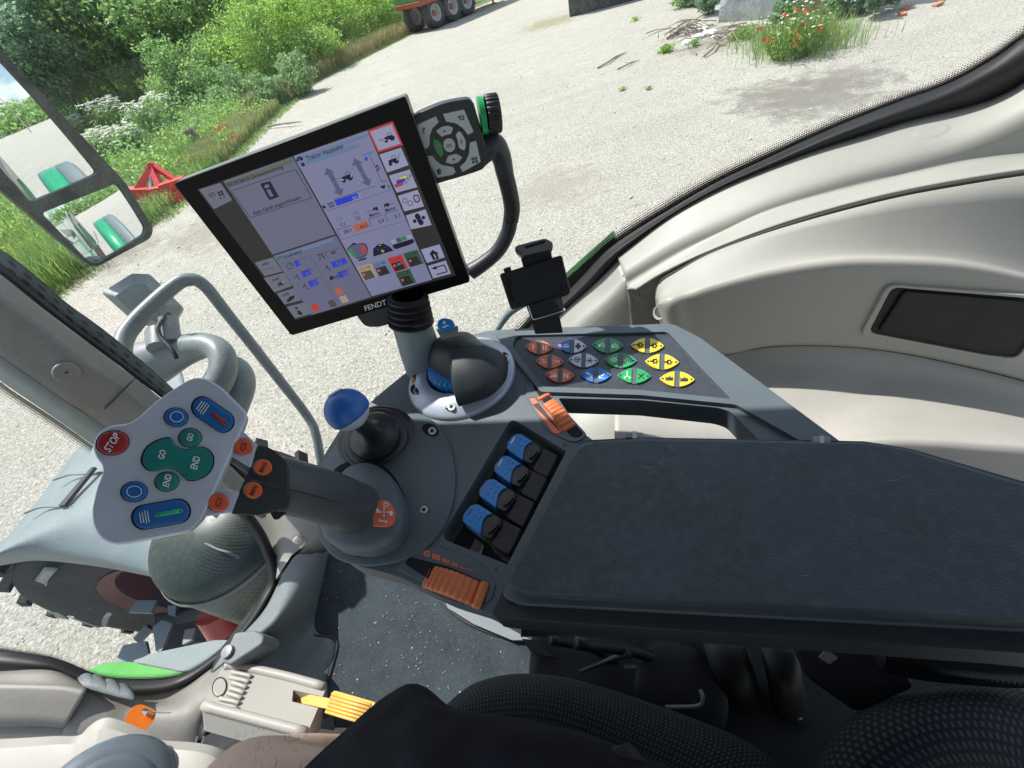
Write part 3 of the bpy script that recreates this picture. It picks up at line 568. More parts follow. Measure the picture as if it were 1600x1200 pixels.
# ------------------------------------------------------------------ red three point implement
M['imp_red'] = mat('implement_red', (.62, .03, .03), .4, var=.15, vs=6, coat=.3); M['rust'] = mat('rusty_steel', (.3, .12, .06), .85, var=.3, vs=12, bump=.3, bs=60)
b0 = G(245, 325); ir = root('plough_implement', b0, 'bright red three point plough frame standing on the verge beside the monitor', 'implement')
def I(px, py): return W(px, py, 9.9)
def beam(pts, r, mt='imp_red', nm='beam', seg=4):
    m = MB(); m.tube(pts, r*1.35, seg, smooth=False); m.build(nm, M[mt], ir, sharp=30, bevel=.006)
beam([I(205, 312), I(237, 262)], .075); beam([I(237, 262), I(252, 295), I(262, 322)], .07); beam([I(238, 258), I(275, 283)], .055); beam([I(200, 300), I(240, 300), I(285, 291)], .10); beam([I(215, 318), I(268, 322), I(292, 300)], .08)
beam([I(255, 296), I(292, 284)], .13); beam([I(262, 308), I(290, 318)], .06); beam([I(240, 304), I(262, 330)], .07); beam([I(225, 310), I(228, 335)], .07); beam([I(252, 300), I(272, 318)], .07); beam([I(262, 318), I(285, 296)], .06); beam([I(205, 306), I(212, 330)], .05); beam([I(236, 268), I(236, 300)], .03, 'rim_grey', 'top_link', 8)
m = MB(); m.lathe([(0, -.06), (.09, -.06), (.09, .06), (0, .06)], I(237, 260), V((.3, -1, 0)), 14); m.build('headstock_boss', M['imp_red'], ir)
for px, py, px2, py2 in ((228, 330, 250, 352), (240, 325, 262, 348), (250, 322, 272, 345)):
    m = MB(); a, b = I(px, py), I(px2, py2); sv = V((.12, .05, .1)); rows = [[a-sv*.6, a+sv*.4], [a.lerp(b, .5)-sv+V((.06, 0, 0)), a.lerp(b, .5)+sv*.7], [b-sv*.3, b+sv*1.3]]; m.grid(rows); m.build('share', M['rust'], ir, solid=.02)
# ================================================================== tractor parts outside the glass
def LT(px, py, lat): r = ray(px, py); return CAM + r*(lat/(r.x*.34+r.y*.94))
def LP(lat): return Pl(CAM+RT*lat, RT)
def rowd(pts, d, n=6):                      # pixel row at depth d (number or list)
    dd = d if isinstance(d, (list, tuple)) else [d]*len(pts)
    return [W(a, b, c) for a, b, c in cr([(p[0], p[1], k) for p, k in zip(pts, dd)], n)]
def rowq(pts, dn, n=6):                     # pixel row at a drop below the camera
    dd = dn if isinstance(dn, (list, tuple)) else [dn]*len(pts)
    return [Q(a, b, c) for a, b, c in cr([(p[0], p[1], k) for p, k in zip(pts, dd)], n)]
def rowl(pts, lat, n=6):
    dd = lat if isinstance(lat, (list, tuple)) else [lat]*len(pts)
    return [LT(a, b, c) for a, b, c in cr([(p[0], p[1], k) for p, k in zip(pts, dd)], n)]
def resample(row, n):
    L = [0]
    for a, b in zip(row, row[1:]): L.append(L[-1]+(b-a).length)
    out = []; j = 0
    for i in range(n):
        t = L[-1]*i/(n-1)
        while j < len(L)-2 and L[j+1] < t: j += 1
        k = 0 if L[j+1] == L[j] else (t-L[j])/(L[j+1]-L[j]); out.append(row[j].lerp(row[j+1], min(1, max(0, k))))
    return out
def loft(rows, n=40, cross=0, mb=None, mi=0):
    R = [resample(r, n) for r in rows]
    if cross:
        cols = [[V(p) for p in cr([tuple(R[i][j]) for i in range(len(R))], cross)] for j in range(n)]
        R = [[cols[j][i] for j in range(n)] for i in range(len(cols[0]))]
    mb = mb or MB(); mb.grid(R, mi); return mb
def plate(pts, dn, mt, nm, par, th=.012, n=UP, bevel=.002, r=2, **k):
    c = pts[0]; pl = Pl(Q(c[0], c[1], dn), n); m = MB(); m.slab(pl, rp(pts, r), -th, 0); return m.build(nm, mt, par, bevel=bevel, **k)
M['fender_grey'] = mat('fender_grey_plastic', (.15, .19, .205), .5, var=.05, vs=16, bump=.12, bs=900, dust=.22, dcol=(.42, .41, .37))
M['slit_shadow_dark'] = mat('slit_shadow_dark', (.02, .02, .022), .7)
M['steel_grey'] = mat('painted_grey_steel', (.15, .175, .18), .42, var=.15, vs=20, dust=.35, dcol=(.4, .39, .35))
M['steel_blue'] = mat('bluish_steel', (.17, .21, .25), .45, var=.15, vs=10)
M['body_green'] = mat('tractor_green', (.055, .32, .035), .35, var=.06, vs=8, coat=.4); M['body_dkgreen'] = mat('dark_tractor_green', (.008, .05, .015), .3, coat=.4)
M['rim_red'] = mat('rim_red', (.42, .04, .035), .4, var=.15, vs=8, coat=.3); M['black_rubber'] = mat('black_rubber', (.012, .012, .013), .6, var=.2, vs=60, bump=.2, bs=900)
M['axle_dark'] = mat('axle_casting', (.02, .024, .026), .6, var=.3, vs=12); M['exh_green'] = mat('dark_green_metal', (.020, .034, .028), .55, var=.10, vs=5, dust=.05, spec=.3)
# front fender
rows = [rowq([(-60, 897), (0, 850), (60, 780), (110, 714), (145, 681), (210, 615), (270, 560)], 1.16), rowq([(-52, 893), (8, 845), (66, 784), (114, 726), (152, 693), (222, 630), (280, 575)], 1.08),
        rowq([(-45, 888), (15, 852), (90, 810), (170, 765), (235, 720), (275, 695), (300, 680)], 1.0), rowq([(-43, 886), (20, 868), (80, 858), (160, 862), (240, 876), (280, 884), (305, 888)], 1.04), rowq([(-43, 890), (0, 884), (60, 876), (150, 885), (230, 900), (275, 912), (305, 918)], 1.12)]
fr = root('front_fender', Q(150, 800, 1.6), 'broad grey plastic front wheel fender outside the windscreen at the left edge', 'fender')
loft(rows, 40, 5).build('fender_shell', M['fender_grey'], fr, solid=.012, soff=1, sharp=None)
def online(pts, dn, r, mt, nm, par, label=None):
    m = MB(); m.tube([Q(a, b, dn) for a, b in pts], r, 6, n=4); m.build(nm, mt, par, sharp=None)
online([(38, 802), (62, 793), (88, 792), (150, 794)], 1.005, .004, M['steel_grey'], 'crease', fr); online([(83, 750), (108, 742), (128, 741), (160, 738)], 1.015, .004, M['steel_grey'], 'crease', fr)
m = MB(); m.slab(Pl(Q(118, 760, 1.0), UP), rp([(90, 791), (142, 730), (148, 729), (100, 789)], 1), 0, .012); m.build('slot', M['slit_shadow_dark'], fr)  # dark strip laid on the fender for its shadow line
# bracket straps
def strap(pts, dn, w_, mt, nm, par, th=.006):
    P = [Q(a, b, d) for (a, b), d in zip(pts, dn)]; m = MB(); rows = [[], []]
    for i, p in enumerate(P): rows[0].append(p-FT*w_/2); rows[1].append(p+FT*w_/2)
    m.grid([resample(r, 12) for r in rows]); m.build(nm, mt, par, solid=th)
strap([(82, 885), (66, 905), (64, 925), (76, 948), (100, 965)], [1.16, 1.3, 1.45, 1.6, 1.7], .07, M['steel_grey'], 'stay', fr)
strap([(110, 962), (160, 980), (165, 965), (172, 958)], [1.5, 1.55, 1.5, 1.4], .03, M['steel_grey'], 'stay', fr)
# front wheel, its axle parts
wc = Q(290, 950, 1.78)+RT*.27; rr = .68
ax = root('front_axle', Q(260, 1000, 1.9), 'big front tyre with red rim and blue grey axle brackets under the grey fender', 'front axle')
M['tyre_dark'] = mat('dark_tyre', (.014, .015, .016), .8, var=.2, vs=12, bump=.3, bs=60, dust=.08); M['rim_dark'] = mat('dark_red_rim', (.10, .012, .012), .5, var=.2, vs=8)
wheel(wc, -(RT*.97+FT*.22).normalized(), rr, .50, ax, M['tyre_dark'], M['rim_dark'], M['rim_dark'], 24)
plate([(238, 958), (330, 950), (420, 930), (430, 985), (372, 1000), (346, 1008), (300, 1003), (268, 1022), (246, 1019)], 1.85, M['axle_dark'], 'axle_housing', ax, .25, UP, .03, 8)
plate([(200, 957), (212, 938), (245, 937), (236, 958)], 1.45, M['steel_blue'], 'bracket', ax); plate([(262, 946), (275, 946), (274, 963), (262, 960)], 1.45, M['steel_blue'], 'bracket', ax); plate([(238, 980), (252, 968), (270, 974), (252, 1018), (243, 1018)], 1.5, M['steel_blue'], 'bracket', ax)
plate([(192, 1008), (228, 1001), (232, 1020), (205, 1034), (178, 1036)], 1.5, M['steel_blue'], 'bracket', ax); plate([(288, 984), (306, 980), (300, 1000), (284, 1008)], 1.5, M['steel_grey'], 'bracket', ax)
m = MB(); m.tube([Q(335, 955, 1.42), Q(352, 982, 1.5)], .06, 14, smooth=False); m.build('cylinder', M['rim_red'], ax); m = MB(); m.tube([Q(215, 1000, 1.6), Q(235, 980, 1.6)], .02, 10, smooth=False); m.build('rod', M['steel_grey'], ax)
# exhaust silencer with perforated shield
def perf_mat():
    m = mat('perforated_shield', (.07, .085, .08), .4); nt = m.node_tree; N, L = nt.nodes, nt.links; b = N['Principled BSDF']; tc = N.new('ShaderNodeUVMap'); mp = N.new('ShaderNodeMapping'); mp.inputs['Scale'].default_value = (86, 22, 1); L.new(tc.outputs[0], mp.inputs[0])
    vo = N.new('ShaderNodeTexVoronoi'); vo.inputs['Scale'].default_value = 1; vo.inputs['Randomness'].default_value = .0; vo.voronoi_dimensions = '2D'; mp.inputs['Rotation'].default_value = (0, 0, .5); L.new(mp.outputs[0], vo.inputs['Vector'])
    cm = N.new('ShaderNodeMath'); cm.operation = 'LESS_THAN'; cm.inputs[1].default_value = .33; L.new(vo.outputs['Distance'], cm.inputs[0]); mx = N.new('ShaderNodeMix'); mx.data_type = 'RGBA'; mx.inputs['A'].default_value = (.030, .042, .037, 1); mx.inputs['B'].default_value = (.004, .004, .004, 1)
    L.new(cm.outputs[0], mx.inputs['Factor']); L.new(mx.outputs['Result'], b.inputs['Base Color']); return m
M['perf'] = perf_mat(); ec = Q(322, 806, 1.0); er = root('exhaust_silencer', (ec.x, ec.y, ec.z-.9), 'dark green exhaust silencer with perforated heat shield below the joystick head', 'silencer')
def capgrid(a0, a1, n=40):
    rows = []
    for r_, h_ in cr([(0.001, .04), (.08, .035), (.15, .01), (.20, -.03), (.218, -.07), (.222, -.10)], 4): rows.append([ec+UP*h_+(XC*math.cos(a0+(a1-a0)*i/n)+XC.cross(UP).normalized()*-math.sin(a0+(a1-a0)*i/n))*r_ for i in range(n+1)])
    return rows
XH = V((XC.x, XC.y, 0)).normalized(); YH = V((XH.y, -XH.x, 0))
def capgrid(a0, a1, n=40): return [[ec+UP*h_+(XH*math.cos(a0+(a1-a0)*i/n)+YH*math.sin(a0+(a1-a0)*i/n))*r_ for i in range(n+1)] for r_, h_ in cr([(0.001, .04), (.08, .035), (.15, .01), (.20, -.03), (.218, -.07), (.222, -.10)], 4)]
m = MB(); m.grid(capgrid(1.15, 4.6)); m.build('end_cap', M['exh_green'], er, sharp=None); m = MB(); m.grid(capgrid(-1.683, 1.15)); m.build('perforated_cap', M['perf'], er, sharp=None)
m = MB(); u = RT; b_ = UP.cross(u)
m.grid([[ec+UP*h+(u*math.cos(t*math.pi/24)+b_*math.sin(t*math.pi/24))*.225 for t in range(49)] for h in (-.10, -.25, -.5, -.9)]); m.build('heat_shield', M['perf'], er, sharp=None)
m = MB(); m.lathe([(.228, -.1), (.232, -.105), (.228, -.112)], ec, UP, 48); m.build('clamp_band', M['steel_grey'], er)
m = MB(); m.tube([Q(290, 842, .975), Q(318, 848, .98), Q(340, 858, .985), Q(362, 865, 1.0), Q(385, 880, 1.08)], .003, 8); m.build('wire_clip', M['steel_grey'], er)
# green bonnet corner beneath the lower window edge
plate([(128, 1052), (162, 1036), (205, 1034), (285, 1050), (330, 1052), (260, 1085), (160, 1075)], 1.35, M['body_green'], 'side_panel', None, .05, UP, .012, 6, label='bright green body panel just outside the bottom of the front window', cat='panel')
plate([(205, 1033), (250, 1018), (335, 1000), (372, 1000), (350, 1050), (285, 1049)], 1.34, M['fender_grey'], 'step_panel', None, .05, UP, .008, 6, label='grey panel wedge above the bright green body panel', cat='panel')
# handrail
hr = root('grab_rail', W(280, 470, 1.15), 'bent grey grab rail outside the glass, left of the monitor', 'rail')
m = MB(); H = [(225, 640, .98), (196, 575, 1.02), (192, 535, 1.05), (215, 500, 1.08), (265, 452, 1.12), (292, 437, 1.14), (318, 445, 1.16), (355, 490, 1.2), (430, 585, 1.28), (480, 650, 1.33), (494, 680, 1.34), (503, 730, 1.36)]
m.tube([W(*h) for h in H], [.021, .021, .021, .021, .019, .018, .0165, .0155, .0145, .0135, .0135, .0135], 16, n=6); m.build('rail', M['steel_grey'], hr, sharp=None)
m = MB(); m.tube([W(768, 528, 1.3), W(786, 500, 1.3), W(802, 484, 1.28), W(835, 465, 1.25), W(880, 440, 1.2)], .012, 12); m.build('grab_rail', M['steel_grey'], None, 'thin grey rail outside the glass, half hidden by the phone holder', 'rail', sharp=None)
# work light
wl = root('work_light', W(225, 470, 1.5), 'square dark work lamp seen from behind on its bracket beside the grab rail', 'lamp')
m = MB(); o = W(210, 460, 1.5); nn = (W(210, 460, 1)-CAM).normalized()*-1+V((0, -.1, .35)); pl = Pl(o, nn)
front = rp([(158, 457), (206, 427), (234, 428), (286, 480), (262, 520), (206, 500)], 5); pl2 = Pl(o-pl.n*.03, pl.n)
b0 = [pl(x, y) for x, y in front]; c0 = sum(b0, V((0, 0, 0)))/len(b0); b1 = [c0+(p-c0)*.62+pl.n*.05+DN*.012 for p in b0]; b2 = [p-pl.n*.035 for p in b0]; N_ = len(b0)
m.grid([b2, b0, b1], closed=True); m.add(b1, [tuple(range(N_))]); m.build('housing', M['steel_grey'], wl, sharp=25, bevel=.003)
m = MB()
for i in range(7): m.box(W(224+i*4.2, 492-i*4, 1.46), XC*.001, YC*.018, FW*.004)
m.build('cooling_fin', M['steel_grey'], wl); m = MB(); m.tube([W(252, 520, 1.45), W(252, 545, 1.42)], [.045, .04], 12, smooth=False); m.tube([W(263, 498, 1.45), W(268, 535, 1.43)], .03, 10, smooth=False); m.build('bracket', M['steel_grey'], wl)
m = MB(); m.tube([W(264, 490, 1.44), W(248, 508, 1.4), W(250, 525, 1.39), W(268, 545, 1.38), W(276, 560, 1.38)], .007, 8); m.build('cable', M['black_rubber'], wl, sharp=None)
# intake duct
dr = root('intake_duct', W(300, 590, 1.45), 'thick curved grey intake pipe outside the glass behind the joystick', 'duct')
m = MB(); m.tube([W(*h) for h in [(200, 585, 1.52), (235, 568, 1.5), (285, 548, 1.47), (325, 540, 1.44), (347, 555, 1.42), (345, 590, 1.4), (315, 635, 1.38), (280, 690, 1.38)]], [.085, .082, .056, .042, .041, .043, .045, .045], 20); m.build('pipe', M['steel_grey'], dr, sharp=None)
m = MB(); m.tube([W(*h) for h in [(325, 610, 1.55), (350, 578, 1.55), (366, 578, 1.53), (374, 600, 1.5), (362, 640, 1.48), (345, 690, 1.48)]], [.035, .045, .05, .052, .05, .045], 20); m.build('pipe', M['steel_grey'], dr, sharp=None)
# wing mirror
M['mirror'] = mat('mirror_glass', (.9, .93, .95), .015, 1, var=0); M['mirror_frame'] = mat('mirror_frame_black', (.016, .02, .02), .35, dust=.3)
mo = W(45, 185, 1.35); mn = V((.786, -.617, .016)); mp_ = Pl(mo, mn); mr_ = root('wing_mirror', mo, 'large black framed double wing mirror at the left edge reflecting the yard', 'mirror')
def conv(cs, Rr, nm):
    c = [mp_(*p) for p in cs]; cen = sum(c, V((0, 0, 0)))/4; rows = []
    for i in range(25):
        rows.append([])
        for j in range(25):
            p = c[0].lerp(c[1], j/24).lerp(c[3].lerp(c[2], j/24), i/24); r2 = (p-cen).length_squared; rows[-1].append(p-mp_.n*(r2/(2*Rr))-mp_.n*.004)
    m = MB(); m.grid(rows); m.build(nm, M['mirror'], mr_, sharp=None)
conv([(-50, 30), (162, 275), (48, 322), (-160, 84)], 2.4, 'mirror_glass'); conv([(60, 330), (190, 280), (240, 362), (142, 418)], 1.15, 'wide_angle_glass')
m = MB(); hole1 = rp([(-46, 40), (156, 270), (48, 317), (-150, 90)], 9); hole2 = rp([(65, 333), (186, 285), (229, 356), (226, 366), (152, 412), (138, 408)], 7)
m.slab(mp_, rp([(-52, 20), (196, 285), (240, 356), (236, 372), (152, 417), (138, 414), (-5, 292), (-175, 92)], 8), -.03, 0, holes=[hole1[::-1], hole2[::-1]]); m.build('frame', M['mirror_frame'], mr_, bevel=.003)
m = MB(); m.slab(mp_, rp([(-50, 24), (194, 287), (236, 358), (150, 414), (0, 290), (-170, 92)], 8), -.09, -.035); m.build('back_shell', M['mirror_frame'], mr_, bevel=.02)
M['mirror_green'] = mat('fender_green', (.015, .26, .13), .35, coat=.4)
# our own rear fender seen in the mirror, cab rear corner
rf = root('rear_fender', CAM+RT*1.1-FT*.6-UP*1.0, 'green rear wheel fender with grey outer edge, seen in the wing mirror', 'fender')
cF = CAM+RT*1.0-FT*1.35-UP*1.75
def arc(rad, lat, a0, a1, n=24): return [cF+RT*(lat-1.0)+(FT*math.cos(math.radians(a0+(a1-a0)*i/n))+UP*math.sin(math.radians(a0+(a1-a0)*i/n)))*rad for i in range(n+1)]
m = MB(); m.grid([arc(.98, .98, 5, 170), arc(1.0, 1.1, 5, 170), arc(1.0, 1.28, 5, 170)]); m.build('green_shell', M['mirror_green'], rf, solid=.01); m = MB(); m.grid([arc(1.005, 1.285, 5, 170), arc(1.0, 1.5, 5, 170), arc(.93, 1.55, 5, 170)]); m.build('grey_edge', M['fender_grey'], rf, solid=.01)
m = MB(); a_ = arc(.93, 1.5, 10, 160); wheel(cF+RT*.26, RT, .92, .5, rf, M['tyre'], M['rim_red'], M['rim_red'], 24)
# cab roof and rear uprights
M['roof_grey'] = mat('roof_liner', (.16, .155, .145), .8, var=.05)
rt = root('cab_roof', CAM+UP*.42, 'light roof panel over the cab, above the picture', 'roof'); m = MB(); m.box(CAM-RT*.23+FT*.0+UP*.46, RT*.83, FT*1.1, UP*.04); m.build('roof_panel', M['roof_grey'], rt, bevel=.02)
# ================================================================== cab interior
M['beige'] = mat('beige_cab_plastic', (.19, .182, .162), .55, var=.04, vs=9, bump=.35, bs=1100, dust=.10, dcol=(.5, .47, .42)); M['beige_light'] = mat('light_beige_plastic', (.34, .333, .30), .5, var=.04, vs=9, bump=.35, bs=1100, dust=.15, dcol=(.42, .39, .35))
M['seal'] = mat('rubber_seal', (.010, .010, .011), .55, bump=.3, bs=700); M['groove'] = mat('panel_gap', (.05, .045, .04), .9, var=0)
M['teal_plastic'] = mat('grey_teal_plastic', (.13, .155, .165), .6, var=.08, vs=14, bump=.6, bs=900, dust=.15); M['teal_dark'] = mat('dark_teal_plastic', (.07, .085, .09), .6, bump=.5, bs=900)
def frit_mat(nu, nv):
    m = bpy.data.materials.new('dotted_black_frit'); m.use_nodes = True; nt = m.node_tree; N, L = nt.nodes, nt.links; b = N['Principled BSDF']; b.inputs['Base Color'].default_value = (.012, .012, .013, 1); b.inputs['Roughness'].default_value = .3
    uv = N.new('ShaderNodeUVMap'); sp = N.new('ShaderNodeSeparateXYZ'); L.new(uv.outputs[0], sp.inputs[0])
    def mt(op, a, b_=None, c=None):
        n = N.new('ShaderNodeMath'); n.operation = op
        for i, q in enumerate((a, b_, c)):
            if q is None: continue
            if isinstance(q, (int, float)): n.inputs[i].default_value = q
            else: L.new(q, n.inputs[i])
        return n.outputs[0]
    v = sp.outputs[1]; U = mt('MULTIPLY', sp.outputs[0], nu); Vv = mt('MULTIPLY', v, nv); row = mt('FLOOR', Vv); U2 = mt('ADD', U, mt('MULTIPLY', row, .5))
    fu = mt('SUBTRACT', mt('FRACT', U2), .5); fv = mt('SUBTRACT', mt('FRACT', Vv), .5); d = mt('SQRT', mt('ADD', mt('MULTIPLY', fu, fu), mt('MULTIPLY', fv, fv)))
    rad = mt('MULTIPLY_ADD', v, .62, .12); blk = mt('LESS_THAN', d, rad); tr = N.new('ShaderNodeBsdfTransparent'); ms = N.new('ShaderNodeMixShader'); L.new(blk, ms.inputs[0]); L.new(tr.outputs[0], ms.inputs[1]); L.new(b.outputs[0], ms.inputs[2]); L.new(ms.outputs[0], N['Material Output'].inputs[0]); return m
def glass_mat():
    m = bpy.data.materials.new('cab_glass'); m.use_nodes = True; nt = m.node_tree; N, L = nt.nodes, nt.links; N.remove(N['Principled BSDF']); tr = N.new('ShaderNodeBsdfTransparent'); tr.inputs[0].default_value = (.93, .97, .955, 1); gl = N.new('ShaderNodeBsdfGlossy'); gl.inputs['Roughness'].default_value = .01; gl.inputs[0].default_value = (.8, .9, .9, 1)
    lw = N.new('ShaderNodeLayerWeight'); lw.inputs[0].default_value = .12; mr = N.new('ShaderNodeMapRange'); mr.inputs['To Min'].default_value = .02; mr.inputs['To Max'].default_value = .28; L.new(lw.outputs['Fresnel'], mr.inputs['Value'])
    geo = N.new('ShaderNodeNewGeometry'); vo = N.new('ShaderNodeTexVoronoi'); vo.inputs['Scale'].default_value = 85; L.new(geo.outputs['Position'], vo.inputs[0]); sc_ = N.new('ShaderNodeSeparateColor'); L.new(vo.outputs['Color'], sc_.inputs[0])
    a = N.new('ShaderNodeMath'); a.operation = 'LESS_THAN'; a.inputs[1].default_value = .10; L.new(vo.outputs['Distance'], a.inputs[0]); b = N.new('ShaderNodeMath'); b.operation = 'GREATER_THAN'; b.inputs[1].default_value = .93; L.new(sc_.outputs[0], b.inputs[0]); c = N.new('ShaderNodeMath'); c.operation = 'MULTIPLY'; L.new(a.outputs[0], c.inputs[0]); L.new(b.outputs[0], c.inputs[1])
    c2 = N.new('ShaderNodeMath'); c2.operation = 'MULTIPLY_ADD'; L.new(c.outputs[0], c2.inputs[0]); c2.inputs[1].default_value = .4; c2.inputs[2].default_value = .010
    ms = N.new('ShaderNodeMixShader'); L.new(mr.outputs[0], ms.inputs[0]); L.new(tr.outputs[0], ms.inputs[1]); L.new(gl.outputs[0], ms.inputs[2]); df = N.new('ShaderNodeBsdfDiffuse'); df.inputs[0].default_value = (.7, .72, .7, 1); m2 = N.new('ShaderNodeMixShader'); L.new(c2.outputs[0], m2.inputs[0]); L.new(ms.outputs[0], m2.inputs[1]); L.new(df.outputs[0], m2.inputs[2]); L.new(m2.outputs[0], N['Material Output'].inputs[0]); return m
M['glass'] = glass_mat(); M['frit'] = frit_mat(330, 6)
# ---- right rear side: window seal, frit, wheel arch trim
S_in = [(780, 560), (822, 515), (862, 478), (905, 436), (955, 385), (1040, 330), (1120, 284), (1200, 246), (1300, 200), (1400, 160), (1480, 131), (1550, 93), (1600, 58), (1700, -10)]
S_out = [(765, 545), (808, 500), (850, 462), (893, 420), (943, 370), (1030, 313), (1110, 268), (1190, 230), (1290, 186), (1390, 147), (1470, 118), (1538, 80), (1588, 44), (1690, -26)]
R0 = [(785, 585), (828, 535), (880, 487), (925, 449), (966, 402), (1045, 340), (1120, 297), (1200, 263), (1275, 235), (1350, 212), (1420, 190), (1500, 172), (1550, 157), (1600, 131), (1700, 60)]
sw = root('side_window', LT(1100, 200, .87), 'large side window with black rubber seal and dotted edge, right of the monitor', 'window')
loft([rowl(S_out, .872), rowl(S_in, .870)], 120).build('dotted_edge', M['frit'], sw, sharp=None)
gl = MB(); pg = S_out+[(1800, -80), (1800, -700), (300, -900), (-500, -500), (-200, 120), (60, 370), (250, 520), (420, 660), (560, 780)]; pl = LP(.874); gl.slab(pl, pg, 0, 0, side=False); gl.build('glass_pane', M['glass'], sw, sharp=None)
loft([rowl(S_in, .869), rowl([(a+3, b+5) for a, b in S_in], .855), rowl([((a+c)/2, (b+d)/2+3) for (a, b), (c, d) in zip(S_in, R0[:3]+R0[3:7]+R0[7:14])], .835), rowl([(a, b+2) for a, b in R0], .845)], 100, 3).build('rubber_seal', M['seal'], sw, sharp=None)
m = MB(); m.grid([resample(rowl([(770, 600), (850, 520), (966, 410), (1120, 310), (1350, 225), (1600, 150), (1750, 80)], .86), 60), resample(rowl([(770, 760), (850, 700), (966, 640), (1120, 620), (1350, 620), (1600, 640), (1750, 660)], .74), 60), resample(rowl([(770, 900), (850, 900), (966, 900), (1120, 900), (1350, 900), (1600, 950), (1750, 980)], .55), 60), resample([p-UP*.5 for p in rowl([(770, 960), (1120, 960), (1750, 980)], .50)], 60)]); m.build('cab_side_wall', M['beige'], None, 'plain inner cab side wall behind the moulded trims', 'wall panel', solid=.02, sharp=None)
at_ = root('wheel_arch_trim', LT(1250, 420, .6), 'light beige moulded wheel arch trim along the right side of the cab', 'trim')
Rr = [R0[4:], [(975, 425), (1050, 380), (1125, 345), (1200, 312), (1300, 278), (1400, 250), (1500, 222), (1600, 178), (1700, 120)], [(980, 445), (1055, 400), (1130, 364), (1200, 332), (1300, 302), (1400, 278), (1500, 255), (1600, 235), (1700, 215)], [(985, 458), (1060, 415), (1130, 376), (1200, 343), (1300, 316), (1400, 291), (1500, 270), (1600, 259), (1700, 245)],
      [(996, 452), (1034, 428), (1100, 397), (1200, 359), (1300, 328), (1400, 303), (1500, 284), (1600, 268), (1700, 255)]]
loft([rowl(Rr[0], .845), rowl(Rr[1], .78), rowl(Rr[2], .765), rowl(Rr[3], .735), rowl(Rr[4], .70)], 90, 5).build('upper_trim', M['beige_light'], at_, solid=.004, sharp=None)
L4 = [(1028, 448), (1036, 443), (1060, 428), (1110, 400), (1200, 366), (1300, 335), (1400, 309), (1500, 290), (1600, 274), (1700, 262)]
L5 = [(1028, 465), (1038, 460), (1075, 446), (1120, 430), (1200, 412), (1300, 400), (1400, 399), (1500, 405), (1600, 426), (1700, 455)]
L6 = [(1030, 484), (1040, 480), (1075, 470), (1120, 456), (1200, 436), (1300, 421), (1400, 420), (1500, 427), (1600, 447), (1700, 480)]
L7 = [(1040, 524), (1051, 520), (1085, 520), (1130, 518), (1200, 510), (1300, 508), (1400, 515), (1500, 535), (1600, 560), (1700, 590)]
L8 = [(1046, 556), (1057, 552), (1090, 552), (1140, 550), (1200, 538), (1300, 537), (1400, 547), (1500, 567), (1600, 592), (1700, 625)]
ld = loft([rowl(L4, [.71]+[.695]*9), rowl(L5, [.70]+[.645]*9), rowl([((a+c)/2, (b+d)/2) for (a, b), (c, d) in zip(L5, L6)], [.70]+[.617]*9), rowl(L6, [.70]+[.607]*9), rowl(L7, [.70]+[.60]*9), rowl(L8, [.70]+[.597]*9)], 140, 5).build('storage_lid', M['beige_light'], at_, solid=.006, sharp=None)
m = MB(); m.tube([LT(*q) for q in [(1038, 510, .69), (1031, 470, .69), (1032, 445, .695), (1040, 434, .698), (1060, 423, .697), (1110, 396, .697), (1200, 362, .697), (1300, 331, .697), (1400, 305.5, .697), (1500, 286.5, .697), (1600, 270.5, .697), (1700, 258, .697)]], .004, 6); m.build('lid_gap', M['groove'], at_, sharp=None)
# end face left of the lid, with the small socket
m = MB(); m.grid([resample(rowl([(979, 450), (995, 449), (1012, 441), (1040, 424)], .715), 16), resample(rowl([(983, 480), (1000, 478), (1020, 470), (1050, 465)], .72), 16), resample(rowl([(986, 520), (1005, 520), (1030, 515), (1060, 510)], .70), 16), resample(rowl([(996, 580), (1010, 580), (1050, 580), (1080, 575)], .66), 16)]); m.build('end_panel', M['beige'], at_, sharp=None, solid=.004)
def button_on(par, c, nrm, r, h, mt, nm, dent=False):
    m = MB(); m.lathe([(r*1.12, -.001), (r*1.1, h*.4), (r, h*.8), (r*.8, h), (0, h*.9)], c, nrm, 28); o = m.build(nm, mt, par, sharp=None)
    if dent: m = MB(); m.lathe([(r*.14, h*1.02), (r*.12, h*1.2), (0, h*1.2)], c, nrm, 12); m.build('pin', M['groove'], o)
button_on(at_, LT(999, 460, .715), (CAM-LT(999, 460, .71)).normalized()+RT*-.5, .012, .003, M['beige'], 'trim_cap', True)
m = MB(); c = LT(1032, 488, .64); nn = (CAM-c).normalized()-FT*-.9; m.lathe([(0, -.001), (.009, -.001), (.010, .004), (.0135, .005), (.015, .0)], c, nn, 24); m.build('socket_ring', M['beige_light'], at_); m = MB(); m.lathe([(.010, .001), (.009, .003), (0, .003)], c, nn, 20); m.build('socket', M['teal_dark'], at_)
